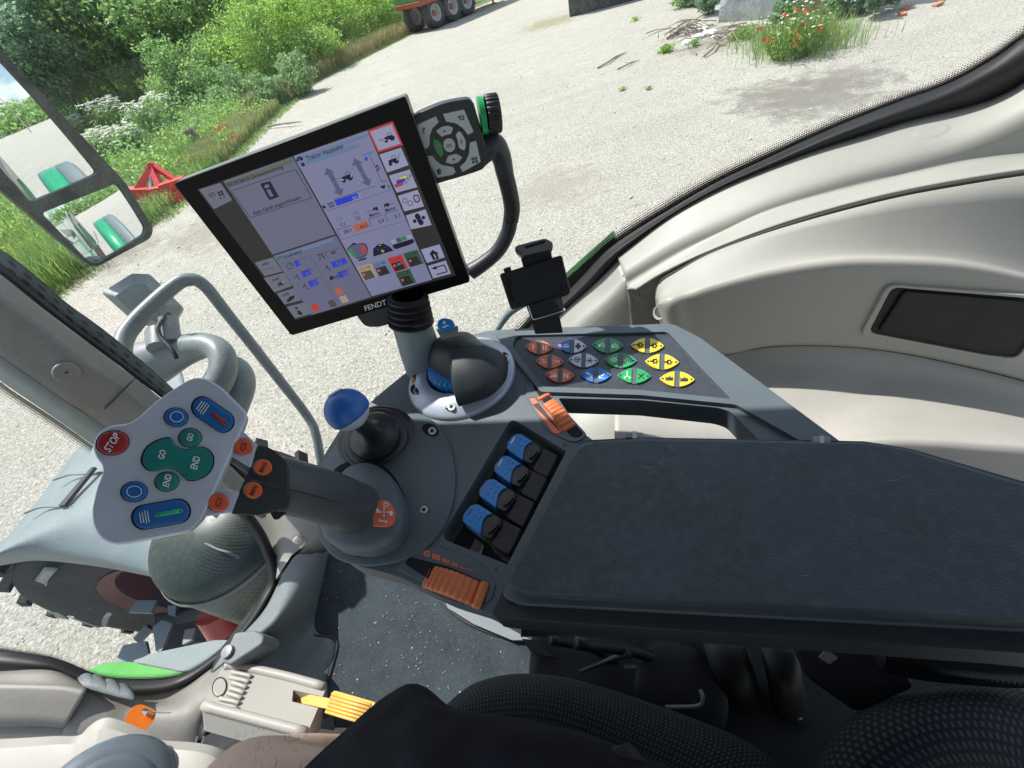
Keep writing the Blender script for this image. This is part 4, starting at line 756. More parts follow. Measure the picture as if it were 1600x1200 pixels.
# round cap on the upper roll, laid onto the trim surface
from mathutils.bvhtree import BVHTree
utm = loft([rowl(Rr[0], .845), rowl(Rr[1], .78), rowl(Rr[2], .765), rowl(Rr[3], .735), rowl(Rr[4], .70)], 90, 5); bv = BVHTree.FromPolygons(utm.v, utm.f)
def onsurf(px, py, h):
    r = ray(px, py); hit, nrm, _, _ = bv.ray_cast(CAM, r.normalized()); nrm = nrm if nrm.dot(CAM-hit) > 0 else -nrm; return hit+nrm*h
m = MB(); m.grid([[onsurf(1454+33*k*math.cos(t*math.pi/24)*.978+13*k*math.sin(t*math.pi/24)*.208, 208-33*k*math.cos(t*math.pi/24)*.208+13*k*math.sin(t*math.pi/24)*.978, h) for t in range(49)] for k, h in ((.02, .0042), (.6, .0042), (.93, .004), (1, .0032), (1.0, .000))]); m.build('round_cap', M['beige_light'], at_, sharp=40)
m = MB(); m.grid([[onsurf(1454+33*k*math.cos(t*math.pi/24)*.978+13*k*math.sin(t*math.pi/24)*.208, 208-33*k*math.cos(t*math.pi/24)*.208+13*k*math.sin(t*math.pi/24)*.978, .0012) for t in range(49)] for k in (.9, 1.06)]); m.build('cap_gap', M['groove'], at_, sharp=40)
# shelf below
F7 = [(960, 570), (1000, 562), (1060, 552), (1100, 548), (1140, 546), (1200, 534), (1300, 532), (1400, 542), (1500, 562), (1600, 587), (1700, 620)]
F8 = [(960, 600), (1000, 596), (1060, 592), (1120, 592), (1160, 588), (1220, 582), (1300, 580), (1400, 590), (1500, 605), (1600, 628), (1700, 660)]
F9 = [(960, 640), (1000, 640), (1100, 640), (1200, 640), (1260, 640), (1330, 640), (1400, 640), (1500, 650), (1600, 665), (1700, 690)]
F10 = [(960, 690), (1050, 700), (1150, 700), (1250, 695), (1320, 684), (1380, 679), (1450, 680), (1520, 684), (1600, 690), (1700, 705)]
F11 = [(960, 740), (1050, 760), (1150, 760), (1250, 740), (1320, 710), (1380, 705), (1450, 708), (1520, 715), (1600, 722), (1700, 740)]
F12 = [(960, 800), (1050, 840), (1150, 840), (1250, 820), (1320, 800), (1380, 800), (1450, 810), (1520, 820), (1600, 830), (1700, 850)]
loft([rowl(F7, .612), rowl(F8, .575), rowl(F9, .50), rowl(F10, .43), rowl(F11, .405), rowl(F12, .40)], 80, 5).build('lower_shelf', M['beige_light'], at_, solid=.004, sharp=None)
m = MB(); m.tube([LT(a, b, .5985) for a, b in [(1110, 556), (1140, 552), (1200, 540.5), (1300, 539), (1400, 549), (1500, 569), (1600, 594), (1700, 627)]], .0028, 6); m.build('shelf_gap', M['groove'], at_, sharp=None)
# ashtray
plA = Pl3(LT(1350, 520, .593), LT(1560, 560, .590), LT(1420, 455, .597)); ar_ = root('ashtray', LT(1480, 500, .6), 'black flush ashtray flap set in the beige wheel arch trim', 'ashtray')
m = MB(); m.slab(plA, rp([(1345, 523, 10), (1388, 445, 14), (1610, 462, 14), (1700, 480), (1600, 570), (1548, 560, 16)], 14), -.012, .0045, holes=[rp([(1357, 520), (1394, 449), (1605, 466), (1645, 490), (1590, 560), (1545, 556)], 12)[::-1]]); m.build('bezel', M['beige_light'], ar_, bevel=.0015)
M['ash_black'] = mat('ashtray_black', (.010, .012, .013), .5, var=.1, vs=20, bump=.3, bs=900, spec=.25)
m = MB(); m.slab(plA, rp([(1357, 518), (1394, 450), (1605, 467), (1645, 490), (1590, 558), (1545, 556)], 12), -.012, .001); m.build('tray', M['ash_black'], ar_, bevel=.0015)
m = MB(); m.slab(plA, rp([(1373, 518, 6), (1414, 455, 6), (1598, 471), (1640, 490), (1583, 545), (1540, 550)], 8), .001, .006); m.build('flap', M['ash_black'], ar_, bevel=.0025)
# front piece of the trim
f0 = rowl([(968, 406), (925, 447), (880, 487), (828, 537), (785, 587)], .84); f1 = rowl([(975, 428), (945, 462), (900, 497), (850, 545), (800, 600)], .80); f2 = rowl([(982, 448), (955, 470), (915, 505), (870, 560), (830, 620)], .77); f3 = rowl([(1000, 560), (960, 565), (920, 580), (880, 610), (850, 650)], .72); f4 = rowl([(1018, 640), (970, 642), (920, 650), (880, 665), (850, 700)], .60); f5 = rowl([(1028, 720), (980, 722), (930, 725), (880, 730), (850, 740)], .50)
fp = root('side_trim', LT(900, 600, .7), 'light beige side trim seen around and through the opening of the button panel', 'trim'); loft([f0, f1, f2, f3, f4, f5], 40, 5).build('side_panel', M['beige_light'], fp, solid=.004, sharp=None)
m = MB(); m.tube([LT(*q) for q in [(975, 430, .80), (984, 455, .77), (987, 500, .745), (1002, 560, .72), (1019, 640, .60), (1026, 690, .53)]], .004, 6); m.build('joint_gap', M['groove'], fp, sharp=None)
# green sill outside
m = MB(); m.slab(LP(.90), [(880, 440), (960, 370), (972, 400), (930, 446), (884, 488), (800, 570), (780, 560)], -.03, 0); m.build('body_sill', M['body_dkgreen'], None, 'dark green tractor body edge under the side window beside the phone holder', 'sill')
gs = MB(); gs.slab(LP(.862), rp([(969, 402), (971, 412), (936, 444), (900, 474), (893, 474), (918, 446), (945, 420)], 2), 0, .006); gs.build('sill_strip', M['body_green'], None, 'bright green sill strip just right of the phone holder', 'sill', bevel=.001)
dcm = MB(); M['decal'] = mat('decal_white', (.65, .72, .75), .4); M['ink'] = mat('black_ink', (.015, .015, .018), .5, var=0); M['ink_w'] = mat('white_ink', (.75, .78, .8), .5, var=0)
dcm.slab(LP(.858), [(880, 472), (918, 440), (921, 446), (884, 481)], 0, .001, 0); 
for i in range(6): dcm.slab(LP(.858), bar((886+i*4.6, 474-i*3.8), (889+i*4.6, 471-i*3.8), 2.5), .001, .0012, 1)
dcm.build('sill_decal', [M['decal'], M['ink']], None, 'small white decal on the sill just right of the phone holder', 'decal')
# ---- A pillar at the left
ap = root('front_pillar', W(200, 640, .95), 'beige front pillar trim running diagonally behind the joystick', 'pillar')
def dl(pts, ds): return rowd(pts, ds)
P0 = dl([(-60, 388), (0, 432), (60, 480), (120, 525), (200, 585), (270, 640), (350, 720), (420, 790)], [.82, .84, .87, .9, .95, 1.0, 1.06, 1.12])
P1 = dl([(-60, 410), (0, 455), (60, 500), (120, 547), (190, 600), (255, 655), (340, 740), (410, 810)], [.80, .82, .85, .88, .93, .98, 1.04, 1.1])
P2 = dl([(-60, 432), (0, 480), (60, 525), (120, 570), (180, 612), (245, 665), (320, 730), (380, 785)], [.79, .81, .84, .87, .92, .97, 1.03, 1.09])
P3 = dl([(-60, 500), (0, 553), (60, 595), (110, 630), (150, 655), (215, 700), (290, 752), (350, 796)], [.80, .82, .85, .88, .92, .97, 1.03, 1.09])
P4 = dl([(-60, 535), (0, 590), (60, 632), (100, 660), (145, 692), (200, 725), (275, 772), (340, 808)], [.83, .85, .88, .91, .95, 1.0, 1.06, 1.12])
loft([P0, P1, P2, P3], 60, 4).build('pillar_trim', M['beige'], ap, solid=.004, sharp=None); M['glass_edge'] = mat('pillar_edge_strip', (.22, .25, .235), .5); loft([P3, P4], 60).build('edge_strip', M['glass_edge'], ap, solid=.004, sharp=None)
m = MB(); m.tube([W(*q) for q in [(211, 590, .935), (195, 607, .92), (170, 632, .915), (150, 648, .925), (112, 653, .90)]], .0018, 6); m.build('joint_gap', M['groove'], ap)
c = W(104, 582, .855); button_on(ap, c, CAM-c, .019, .004, M['beige'], 'trim_cap', True)
def perf2():
    m = mat('dotted_pillar_rubber', (.02, .024, .025), .5, bump=.4, bs=700); nt = m.node_tree; N, L = nt.nodes, nt.links; b = N['Principled BSDF']; uv = N.new('ShaderNodeUVMap'); mp = N.new('ShaderNodeMapping'); mp.inputs['Scale'].default_value = (26, 2.6, 1); mp.inputs['Location'].default_value = (0, .1, 0); L.new(uv.outputs[0], mp.inputs[0])
    vo = N.new('ShaderNodeTexVoronoi'); vo.voronoi_dimensions = '2D'; vo.inputs['Scale'].default_value = 1; vo.inputs['Randomness'].default_value = .12; L.new(mp.outputs[0], vo.inputs['Vector']); cm = N.new('ShaderNodeMapRange'); cm.inputs['From Min'].default_value = .24; cm.inputs['From Max'].default_value = .3; L.new(vo.outputs['Distance'], cm.inputs['Value'])
    mx = N.new('ShaderNodeMix'); mx.data_type = 'RGBA'; mx.inputs['A'].default_value = (.004, .005, .005, 1); mx.inputs['B'].default_value = (.05, .06, .06, 1); L.new(cm.outputs[0], mx.inputs['Factor']); L.new(mx.outputs['Result'], b.inputs['Base Color']); return m
M['perf2'] = perf2()
B0 = dl([(-60, 350), (0, 390), (50, 428), (100, 472), (150, 508), (200, 548), (260, 600), (340, 680), (420, 770)], [.86, .88, .9, .93, .96, 1.0, 1.05, 1.1, 1.16]); B1 = dl([(-60, 378), (0, 418), (50, 460), (100, 502), (150, 540), (200, 578), (262, 630), (345, 712), (420, 785)], [.845, .865, .885, .915, .945, .985, 1.03, 1.08, 1.14])
loft([B0, B1], 60).build('dotted_band', M['perf2'], ap, solid=.004, sharp=None); loft([B1, dl([(-60, 386), (0, 430), (60, 477), (120, 522), (200, 582), (270, 637), (350, 717), (420, 787)], [.83, .85, .88, .91, .96, 1.01, 1.07, 1.13])], 60).build('rubber_seal', M['seal'], ap, solid=.008, sharp=None)
D0 = dl([(-60, 540), (0, 596), (60, 637), (100, 664), (146, 697)], [.85, .87, .9, .93, .97]); D1 = dl([(-60, 556), (0, 612), (60, 652), (98, 678), (142, 708)], [.87, .89, .92, .95, .99])
M['frit2'] = frit_mat(150, 5); loft([dl([(-60, 561), (0, 617), (60, 657), (97, 682), (140, 712)], [.88, .90, .93, .96, 1.0]), D0], 60).build('dotted_edge', M['frit2'], ap, sharp=None)
# pillar foot trim
ft_ = root('pillar_foot_trim', W(450, 850, 1.2), 'beige trim corner at the foot of the front pillar below the joystick stem', 'trim')
m = MB(); rows = [resample(dl([(350, 790), (395, 830), (420, 868), (428, 905)], 1.2), 14), resample(dl([(365, 780), (425, 815), (445, 850), (432, 905)], 1.17), 14), resample(dl([(380, 770), (470, 800), (495, 835), (455, 868)], 1.16), 14), resample(dl([(395, 765), (490, 780), (515, 856), (465, 868)], 1.2), 14)]
m.grid(rows); m.build('foot_trim', M['beige_light'], ft_, solid=.005, sharp=None); c = W(466, 845, 1.15); button_on(ft_, c, CAM-c, .012, .004, M['beige_light'], 'trim_cap', True)
# ---- windscreen lower frame
O_ = [(-60, 1010), (0, 1018), (60, 1027), (100, 1038), (150, 1058), (200, 1064), (260, 1062), (300, 1050), (345, 1018), (385, 975), (410, 932), (423, 900), (408, 850), (375, 803), (340, 770)]
I_ = [(-60, 1060), (0, 1054), (60, 1052), (85, 1054), (125, 1074), (190, 1094), (250, 1092), (290, 1072), (340, 1035), (378, 1000), (415, 955), (434, 906), (418, 846), (388, 800), (352, 765)]
dz = [1.02, 1.02, 1.03, 1.04, 1.05, 1.06, 1.08, 1.1, 1.12, 1.14, 1.17, 1.2, 1.18, 1.14, 1.1]
ws = root('windscreen', W(150, 1050, 1.03), 'lower left windscreen pane with black rubber frame and dotted edge', 'window')
MI_ = [((a+c)/2, (b+d)/2) for (a, b), (c, d) in zip(O_, I_)]
loft([rowd(O_, dz), rowd(MI_, [z-.02 for z in dz]), rowd(I_, [z-.005 for z in dz])], 90, 4).build('rubber_frame', M['seal'], ws, solid=.006, sharp=None)
M['frit3'] = frit_mat(240, 5); loft([rowd([(a-(2 if i > 7 else 0), b-(11 if i < 8 else 7)) for i, (a, b) in enumerate(O_[:11])], [z+.012 for z in dz[:11]]), rowd(O_[:11], [z+.01 for z in dz[:11]])], 90).build('dotted_edge', M['frit3'], ws, sharp=None)
gp = Pl3(W(-60, 700, .95), W(420, 900, 1.21), W(100, 1040, 1.05)); m = MB(); m.slab(gp, [(-150, 480), (0, 600), (150, 700), (300, 780), (415, 850), (428, 900), (412, 935), (387, 978), (347, 1022), (300, 1053), (260, 1065), (200, 1067), (150, 1061), (100, 1041), (60, 1030), (0, 1021), (-60, 1014), (-150, 1000)], 0, 0, side=False); m.build('glass_pane', M['glass'], ws, sharp=None)
# ---- dash and front trims
ds = root('dashboard_trim', W(150, 1120, .9), 'beige dashboard side trim with a step under the windscreen', 'trim')
a0 = rowd([(-60, 1052), (0, 1051), (78, 1049), (133, 1073)], .98); a1 = rowd([(-60, 1071), (0, 1070), (90, 1072), (134, 1079)], .95); a2 = rowd([(-60, 1077), (0, 1077), (90, 1079), (131, 1088)], .94); a3 = rowd([(-60, 1135), (0, 1134), (60, 1133), (102, 1136)], .93)
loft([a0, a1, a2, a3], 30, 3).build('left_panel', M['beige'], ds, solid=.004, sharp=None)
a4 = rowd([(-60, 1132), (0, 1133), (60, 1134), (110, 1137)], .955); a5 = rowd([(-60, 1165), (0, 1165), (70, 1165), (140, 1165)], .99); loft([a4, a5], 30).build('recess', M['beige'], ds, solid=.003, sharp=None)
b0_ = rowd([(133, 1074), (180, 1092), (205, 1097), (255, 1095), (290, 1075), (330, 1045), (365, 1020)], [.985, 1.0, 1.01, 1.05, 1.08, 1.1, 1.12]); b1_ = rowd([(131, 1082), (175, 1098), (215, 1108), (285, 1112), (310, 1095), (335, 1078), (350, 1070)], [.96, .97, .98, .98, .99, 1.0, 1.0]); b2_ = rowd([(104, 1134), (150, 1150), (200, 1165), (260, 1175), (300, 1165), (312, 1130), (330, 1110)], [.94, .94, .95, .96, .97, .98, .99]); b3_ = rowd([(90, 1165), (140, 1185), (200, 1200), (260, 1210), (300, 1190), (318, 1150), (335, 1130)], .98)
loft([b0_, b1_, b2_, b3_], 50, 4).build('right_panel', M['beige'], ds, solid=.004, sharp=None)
m = MB(); m.tube([W(133, 1076, .955), W(118, 1105, .935), W(101, 1136, .93)], .0018, 6); m.build('joint_gap', M['groove'], ds)
cc = MB(); rw_ = [resample(rowd([(122, 1062), (140, 1056), (155, 1062), (172, 1066), (190, 1073), (203, 1078)], .985), 40), resample(rowd([(124, 1066), (150, 1071), (175, 1079), (200, 1086), (208, 1092)], .965), 40), resample(rowd([(130, 1074), (150, 1080), (175, 1087), (200, 1093), (208, 1094)], .958), 40)]
for j in range(40): rw_[0][j] = rw_[0][j]+YC*-.006*abs(math.sin(j*.32)); rw_[1][j] += FW*.004*abs(math.sin(j*.32))
cc.grid(rw_); cc.build('cable_cover', M['teal_plastic'], None, 'small scalloped grey rubber grommet on the dashboard edge under the windscreen', 'grommet', solid=.004, sharp=None)
# vents right of the key
vt = root('air_vent', W(315, 1140, .95), 'black louvred air vent slots between the dashboard and the pedal box', 'vent'); plv = Pl(W(318, 1135, .99), CAM-W(318, 1135, .99))
m = MB(); m.slab(plv, [(312, 1108), (352, 1118), (340, 1170), (298, 1168)], -.01, 0); m.build('vent_back', M['slit_shadow_dark'], vt)
for i in range(4): m = MB(); m.slab(plv, bar((319+i*9.5, 1112+i*2), (304+i*10, 1166), 3), 0, .008); m.build('slat', M['beige'], vt)
# steering column cowl + hub
st = root('steering_column', W(150, 1180, .62), 'pale beige steering column cowl at the bottom left corner', 'steering column')
c0_ = rowd([(-60, 1160), (0, 1158), (80, 1157), (120, 1158), (142, 1137), (163, 1125), (190, 1133), (235, 1153), (240, 1162), (300, 1166), (338, 1172), (360, 1188), (372, 1215)], .72)
c1_ = rowd([(-60, 1175), (0, 1172), (80, 1166), (124, 1164), (146, 1148), (165, 1140), (192, 1147), (232, 1164), (250, 1172), (300, 1176), (330, 1184), (345, 1200), (350, 1230)], .68)
c2_ = rowd([(-60, 1300), (0, 1300), (80, 1300), (130, 1300), (160, 1300), (180, 1300), (200, 1300), (230, 1300), (260, 1300), (290, 1300), (310, 1300), (320, 1300), (330, 1300)], .62)
loft([c0_, c1_, c2_], 80, 3).build('cowl', M['beige_light'], st, solid=.004, sharp=25)
M['hub'] = mat('steering_hub_grey', (.10, .13, .155), .45, var=.05, bump=.3, bs=900)
hb = root('steering_wheel', W(155, 1230, .55), 'dark blue grey steering wheel hub peeking in at the bottom left', 'steering wheel'); hc_ = W(156, 1272, .60); m = MB(); m.lathe([(.088, -.03), (.09, -.01), (.085, .004), (.072, .010), (.05, .014), (0, .015)], hc_, CAM-hc_+FT*.1, 48); m.build('hub', M['hub'], hb, sharp=None)
m = MB(); m.lathe([(.066, .010), (.064, .014), (.056, .017), (.0, .02)], hc_, CAM-hc_+FT*.1, 48); m.build('horn_pad', M['hub'], hb, sharp=None)
# ignition key
M['key_orange'] = mat('orange_key_plastic', (.85, .2, .02), .4, var=.04); M['chrome'] = mat('bright_metal', (.6, .6, .6), .2, 1)
kp = Pl(W(220, 1120, .80), CAM-W(220, 1120, .80)+FT*.1); kr = root('ignition_key', W(220, 1135, .8), 'orange plastic headed ignition key standing in the dashboard', 'key')
m = MB(); m.slab(kp, rp([(197, 1118), (208, 1103), (222, 1100), (243, 1110), (243, 1118), (236, 1134), (220, 1143), (202, 1140), (194, 1132)], 9), -.008, 0, holes=[rp([(220, 1110), (226, 1106), (236, 1110), (234, 1116), (224, 1117)], 3)[::-1]]); m.build('key_head', M['key_orange'], kr, bevel=.002)
m = MB(); m.tube([kp(228, 1115, .002), kp(240, 1113, .006), kp(258, 1114, .004), kp(267, 1114, .0)], [.0016, .0014, .001, .001], 8); m.lathe([(.0035, -.001), (.005, 0), (.0035, .001)], kp(231, 1114, .002), XC+YC*.4, 16); m.build('key_ring', M['chrome'], kr)
# ---- cab floor, mat, mouldings
fl = Pl(CAM-UP*1.10, UP); M['floor'] = mat('dark_cab_floor', (.015, .016, .018), .8)
m = MB(); m.slab(fl, [(432, 900), (520, 830), (700, 830), (900, 880), (1000, 960), (1400, 1000), (1700, 1100), (1700, 1500), (300, 1500), (280, 1180), (340, 1020)], -.04, 0); m.build('cab_floor', M['floor'], kind='structure')
def felt():
    m = mat('grey_felt_mat', (.036, .048, .057), .95, var=.3, vs=13, spec=.2); nt = m.node_tree; N, L = nt.nodes, nt.links; b = N['Principled BSDF']; geo = N.new('ShaderNodeNewGeometry'); src = b.inputs['Base Color'].links[0].from_socket
    vo = N.new('ShaderNodeTexVoronoi'); vo.inputs['Scale'].default_value = 95; L.new(geo.outputs['Position'], vo.inputs[0]); s1 = N.new('ShaderNodeSeparateColor'); L.new(vo.outputs['Color'], s1.inputs[0]); a = N.new('ShaderNodeMath'); a.operation = 'LESS_THAN'; a.inputs[1].default_value = .15; L.new(vo.outputs['Distance'], a.inputs[0]); c = N.new('ShaderNodeMath'); c.operation = 'GREATER_THAN'; c.inputs[1].default_value = .93; L.new(s1.outputs[0], c.inputs[0]); d = N.new('ShaderNodeMath'); d.operation = 'MULTIPLY'; L.new(a.outputs[0], d.inputs[0]); L.new(c.outputs[0], d.inputs[1])
    n2 = N.new('ShaderNodeTexNoise'); n2.inputs['Scale'].default_value = 240; n2.inputs['Detail'].default_value = 3; n2.inputs['Distortion'].default_value = 2.5; L.new(geo.outputs['Position'], n2.inputs[0]); m2 = N.new('ShaderNodeMapRange'); m2.inputs['From Min'].default_value = .5; m2.inputs['From Max'].default_value = .8; m2.inputs['To Max'].default_value = .8; L.new(n2.outputs['Fac'], m2.inputs['Value'])
    mx0 = N.new('ShaderNodeMix'); mx0.data_type = 'RGBA'; L.new(m2.outputs[0], mx0.inputs['Factor']); L.new(src, mx0.inputs['A']); mx0.inputs['B'].default_value = (.105, .13, .145, 1)
    mx = N.new('ShaderNodeMix'); mx.data_type = 'RGBA'; L.new(d.outputs[0], mx.inputs['Factor']); L.new(mx0.outputs['Result'], mx.inputs['A']); mx.inputs['B'].default_value = (.55, .45, .25, 1); L.new(mx.outputs['Result'], b.inputs['Base Color'])
    bp = N.new('ShaderNodeBump'); bp.inputs['Strength'].default_value = .8; bp.inputs['Distance'].default_value = .003; L.new(n2.outputs['Fac'], bp.inputs['Height']); L.new(bp.outputs[0], b.inputs['Normal']); return m
M['felt'] = felt(); M['piping'] = mat('mat_piping', (.035, .04, .045), .8, bump=.8, bs=500); fm = root('floor_mat', Q(620, 980, 1.09), 'dark grey felt floor mat with stitched edge, strewn with crumbs', 'mat')
mo_ = [(470, 830), (512, 862), (505, 905), (484, 985), (490, 994), (520, 998), (527, 1010), (516, 1050), (500, 1100), (488, 1160), (470, 1300), (1100, 1300), (1100, 1010), (830, 1010), (800, 1000), (760, 986), (720, 965), (690, 940), (660, 900), (620, 830)]
pm = Pl(CAM-UP*1.09, UP); m = MB(); m.slab(pm, rp(mo_, 6), -.008, 0); m.build('mat_sheet', M['felt'], fm)
m = MB(); m.tube([pm(a, b, .002) for a, b in [(512, 862), (505, 905), (484, 983), (490, 993), (518, 997), (526, 1010), (516, 1050), (500, 1100), (488, 1160), (475, 1240)]], .005, 8, n=4); m.build('edge_piping', M['piping'], fm, sharp=None)
m = MB(); m.tube([pm(a, b, .002) for a, b in [(680, 925), (690, 940), (720, 965), (760, 985), (800, 996), (840, 1000), (900, 1004)]], .006, 8, n=4); m.build('edge_piping', M['piping'], fm, sharp=None)
P_ = []
for _ in range(150):
    a, b = RNG.normal(650, 75), RNG.normal(985, 60); P_.append(tuple(pm(a, b, .003)))
P_ = np.array(P_); n_ = len(P_); cb = MB()
for p in P_: s_ = RNG.uniform(.0005, .0016); cb.lathe([(0, -s_), (s_, 0), (0, s_)], V(p), V(RNG.normal(size=3)), 5)
M['crumb'] = mat('crumbs', (.6, .5, .3), .8); cb.build('crumbs', M['crumb'], None, 'yellowish crumbs scattered over the grey floor mat', 'crumbs', kind='stuff')
# teal side moulding by the pillar foot
tm = root('floor_side_moulding', Q(430, 960, 1.08), 'grey teal moulded plastic beside the floor mat, under the beige pillar foot', 'moulding')
t0 = rowq([(440, 900), (415, 950), (385, 985), (350, 1020), (330, 1050)], [1.0, .98, .95, .93, .92]); t1 = rowq([(462, 868), (440, 925), (415, 975), (385, 1005), (360, 1030)], [1.0, .96, .93, .92, .92]); t2 = rowq([(485, 866), (468, 920), (440, 970), (415, 1010), (395, 1040)], [1.02, .98, .95, .97, .98]); t3 = rowq([(513, 861), (500, 920), (484, 975), (455, 1020), (430, 1055)], [1.085, 1.08, 1.075, 1.06, 1.05]); t4 = rowq([(514, 862), (506, 905), (488, 988), (524, 1000), (505, 1075)], [1.09, 1.09, 1.09, 1.085, 1.08])
loft([t0, t1, t2, t3, t4], 40, 4).build('moulding', M['teal_plastic'], tm, solid=.005, sharp=None)
m = MB(); m.slab(Pl(CAM-UP*.90, UP), rp([(366, 988), (398, 984), (412, 992), (410, 1006), (392, 1018), (358, 1040), (345, 1034)], 5), -.06, 0); m.build('raised_block', M['teal_plastic'], tm, bevel=.006)
m = MB(); c = Q(355, 1018, .895); m.lathe([(.013, -.002), (.012, .003), (0, .004)], c, UP, 20); m.build('screw_cover', M['steel_grey'], tm)
# floor behind console (light patch under the loop) and side plate
m = MB(); m.slab(Pl(CAM-UP*1.07, UP), [(690, 930), (740, 952), (830, 1000), (800, 1000), (740, 975), (700, 950)], -.01, 0); m.build('floor_insert', M['teal_plastic'], None, 'grey textured floor strip between the mat edge and the console', 'floor panel')
# ---- pedal box and pedal
pb = root('pedal_box', Q(400, 1090, 1.0), 'beige ribbed pedal housing between the dashboard and the floor mat', 'pedal box')
pq = Pl3(Q(350, 1035, .93), Q(510, 1068, .97), Q(318, 1105, .88))
m = MB(); m.slab(pq, rp([(352, 1034, 6), (372, 1034), (512, 1068), (500, 1100), (478, 1150), (398, 1128), (314, 1106), (322, 1090)], 4), -.055, 0, holes=[rp([(458, 1078), (504, 1088), (498, 1106), (456, 1096)], 2)[::-1]]); m.build('housing', M['beige_light'], pb, bevel=.006)
m = MB(); m.slab(pq, [(455, 1075), (525, 1090), (521, 1111), (453, 1101)], -.08, -.03); m.build('slot_back', M['slit_shadow_dark'], pb)
m = MB(); m.tube([pq(352, 1041, .002), pq(372, 1041, .002), pq(440, 1055, .002), pq(507, 1073, .002)], .0085, 10); m.build('rim', M['beige_light'], pb, sharp=None); m = MB(); m.tube([pq(318, 1102, .002), pq(398, 1123, .002), pq(478, 1144, .002)], .0085, 10); m.build('rim', M['beige_light'], pb, sharp=None)
m = MB(); m.slab(pq, ell(343, 1073, 10, 14, 15, 28), 0, .004); m.build('trim_cap', M['beige_light'], pb, bevel=.0015); m = MB(); m.slab(pq, ell(343, 1073, 11.8, 16, 15, 28), 0, .001); m.build('cap_gap', M['groove'], pb)
for i in range(7):
    y0 = 1050+i*8.3; x0 = 362-i*3.8; m = MB(); m.tube([pq(x0+(8 if 1 < i < 5 else 0), y0, .002), pq(x0+24, y0+5, .004), pq(392-i*3.7, y0+8, .002)], .0042, 8); m.build('rib', M['beige_light'], pb, sharp=None)
M['yellow'] = mat('yellow_pedal_paint', (.66, .40, .09), .5, var=.1, vs=25, dust=.25, dcol=(.55, .22, .10)); pe = root('brake_pedal', Q(540, 1105, .9), 'yellow ribbed pedal on a flat yellow arm over the floor mat', 'pedal')  # orange red mottled at random into the yellow
pp = Pl3(pq(460, 1090, .0), Q(580, 1110, .93), pq(500, 1100, -.005)+RT*-.08); pp = Pl(Q(540, 1100, .93), UP*1+FT*.35)
m = MB(); m.slab(pp, [(462, 1081), (520, 1092), (516, 1109), (459, 1097)], .004, .012); m.build('pedal_arm', M['yellow'], pe, bevel=.0015)
m = MB(); m.slab(pp, rp([(520, 1078), (586, 1097), (584, 1106), (566, 1132), (507, 1114), (509, 1103)], 4), .006, .016); m.build('pedal_pad', M['yellow'], pe, bevel=.003)
for i in range(6): m = MB(); m.tube([pp(519-i*2, 1084+i*5.6, .017), pp(580-i*3.2, 1101.5+i*5.4, .017)], .0026, 8, smooth=False); m.build('rib', M['yellow'], pe, sharp=None)
# ---- seat
def weave():
    m = mat('seat_fabric', (.012, .015, .020), .85, var=.15, vs=30, spec=.3); nt = m.node_tree; N, L = nt.nodes, nt.links; b = N['Principled BSDF']; uv = N.new('ShaderNodeUVMap'); sp = N.new('ShaderNodeSeparateXYZ'); L.new(uv.outputs[0], sp.inputs[0])
    def mt(op, a, b_=None):
        n = N.new('ShaderNodeMath'); n.operation = op
        for i, q in enumerate((a, b_)):
            if q is None: continue
            if isinstance(q, (int, float)): n.inputs[i].default_value = q
            else: L.new(q, n.inputs[i])
        return n.outputs[0]
    Vv = sp.outputs[1]; row = mt('FLOOR', Vv); U = mt('ADD', sp.outputs[0], mt('MULTIPLY', mt('MODULO', row, 2), .5)); fu = mt('FRACT', U); fv = mt('FRACT', Vv)
    s = mt('MULTIPLY', mt('LESS_THAN', fu, .40), mt('LESS_THAN', mt('ABSOLUTE', mt('SUBTRACT', fv, .5)), .3)); mx = N.new('ShaderNodeMix'); mx.data_type = 'RGBA'; src = b.inputs['Base Color'].links[0].from_socket; L.new(s, mx.inputs['Factor']); L.new(src, mx.inputs['A']); mx.inputs['B'].default_value = (.055, .066, .078, 1); L.new(mx.outputs['Result'], b.inputs['Base Color'])
    bp = N.new('ShaderNodeBump'); bp.inputs['Strength'].default_value = .6; bp.inputs['Distance'].default_value = .001; L.new(s, bp.inputs['Height']); L.new(bp.outputs[0], b.inputs['Normal']); return m
M['weave'] = weave()
def scaleuv(mb, su, sv):
    for k in mb.uv: mb.uv[k] = [(a*su, b*sv) for a, b in mb.uv[k]]
se = root('driver_seat', Q(1000, 1200, 1.0), 'black driver seat in woven dotted fabric at the bottom edge', 'seat')
rows = [rowq([(700, 1102), (716, 1085), (745, 1066), (800, 1053), (870, 1056), (950, 1076), (1050, 1110), (1150, 1150), (1210, 1190), (1240, 1240)], .70), rowq([(700, 1100), (722, 1088), (750, 1075), (805, 1064), (868, 1068), (945, 1090), (1040, 1126), (1130, 1165), (1180, 1205), (1200, 1260)], .665),
        rowq([(690, 1125), (722, 1115), (755, 1108), (810, 1103), (860, 1108), (930, 1130), (1010, 1166), (1090, 1205), (1130, 1250), (1140, 1300)], .645), rowq([(670, 1190), (710, 1190), (750, 1190), (800, 1190), (850, 1195), (910, 1215), (970, 1240), (1030, 1270), (1060, 1320), (1070, 1380)], .645), rowq([(640, 1400), (690, 1400), (730, 1400), (790, 1400), (840, 1400), (900, 1400), (950, 1400), (1000, 1420), (1020, 1440), (1030, 1480)], .66)]
sd = loft([rowq([(712, 1112), (726, 1092), (750, 1074), (800, 1060), (868, 1064), (945, 1084), (1045, 1118), (1140, 1158), (1190, 1200), (1200, 1260)], .82)]+rows, 80, 6); scaleuv(sd, 84, 34); sd.build('seat_cushion', M['weave'], se, sharp=None)
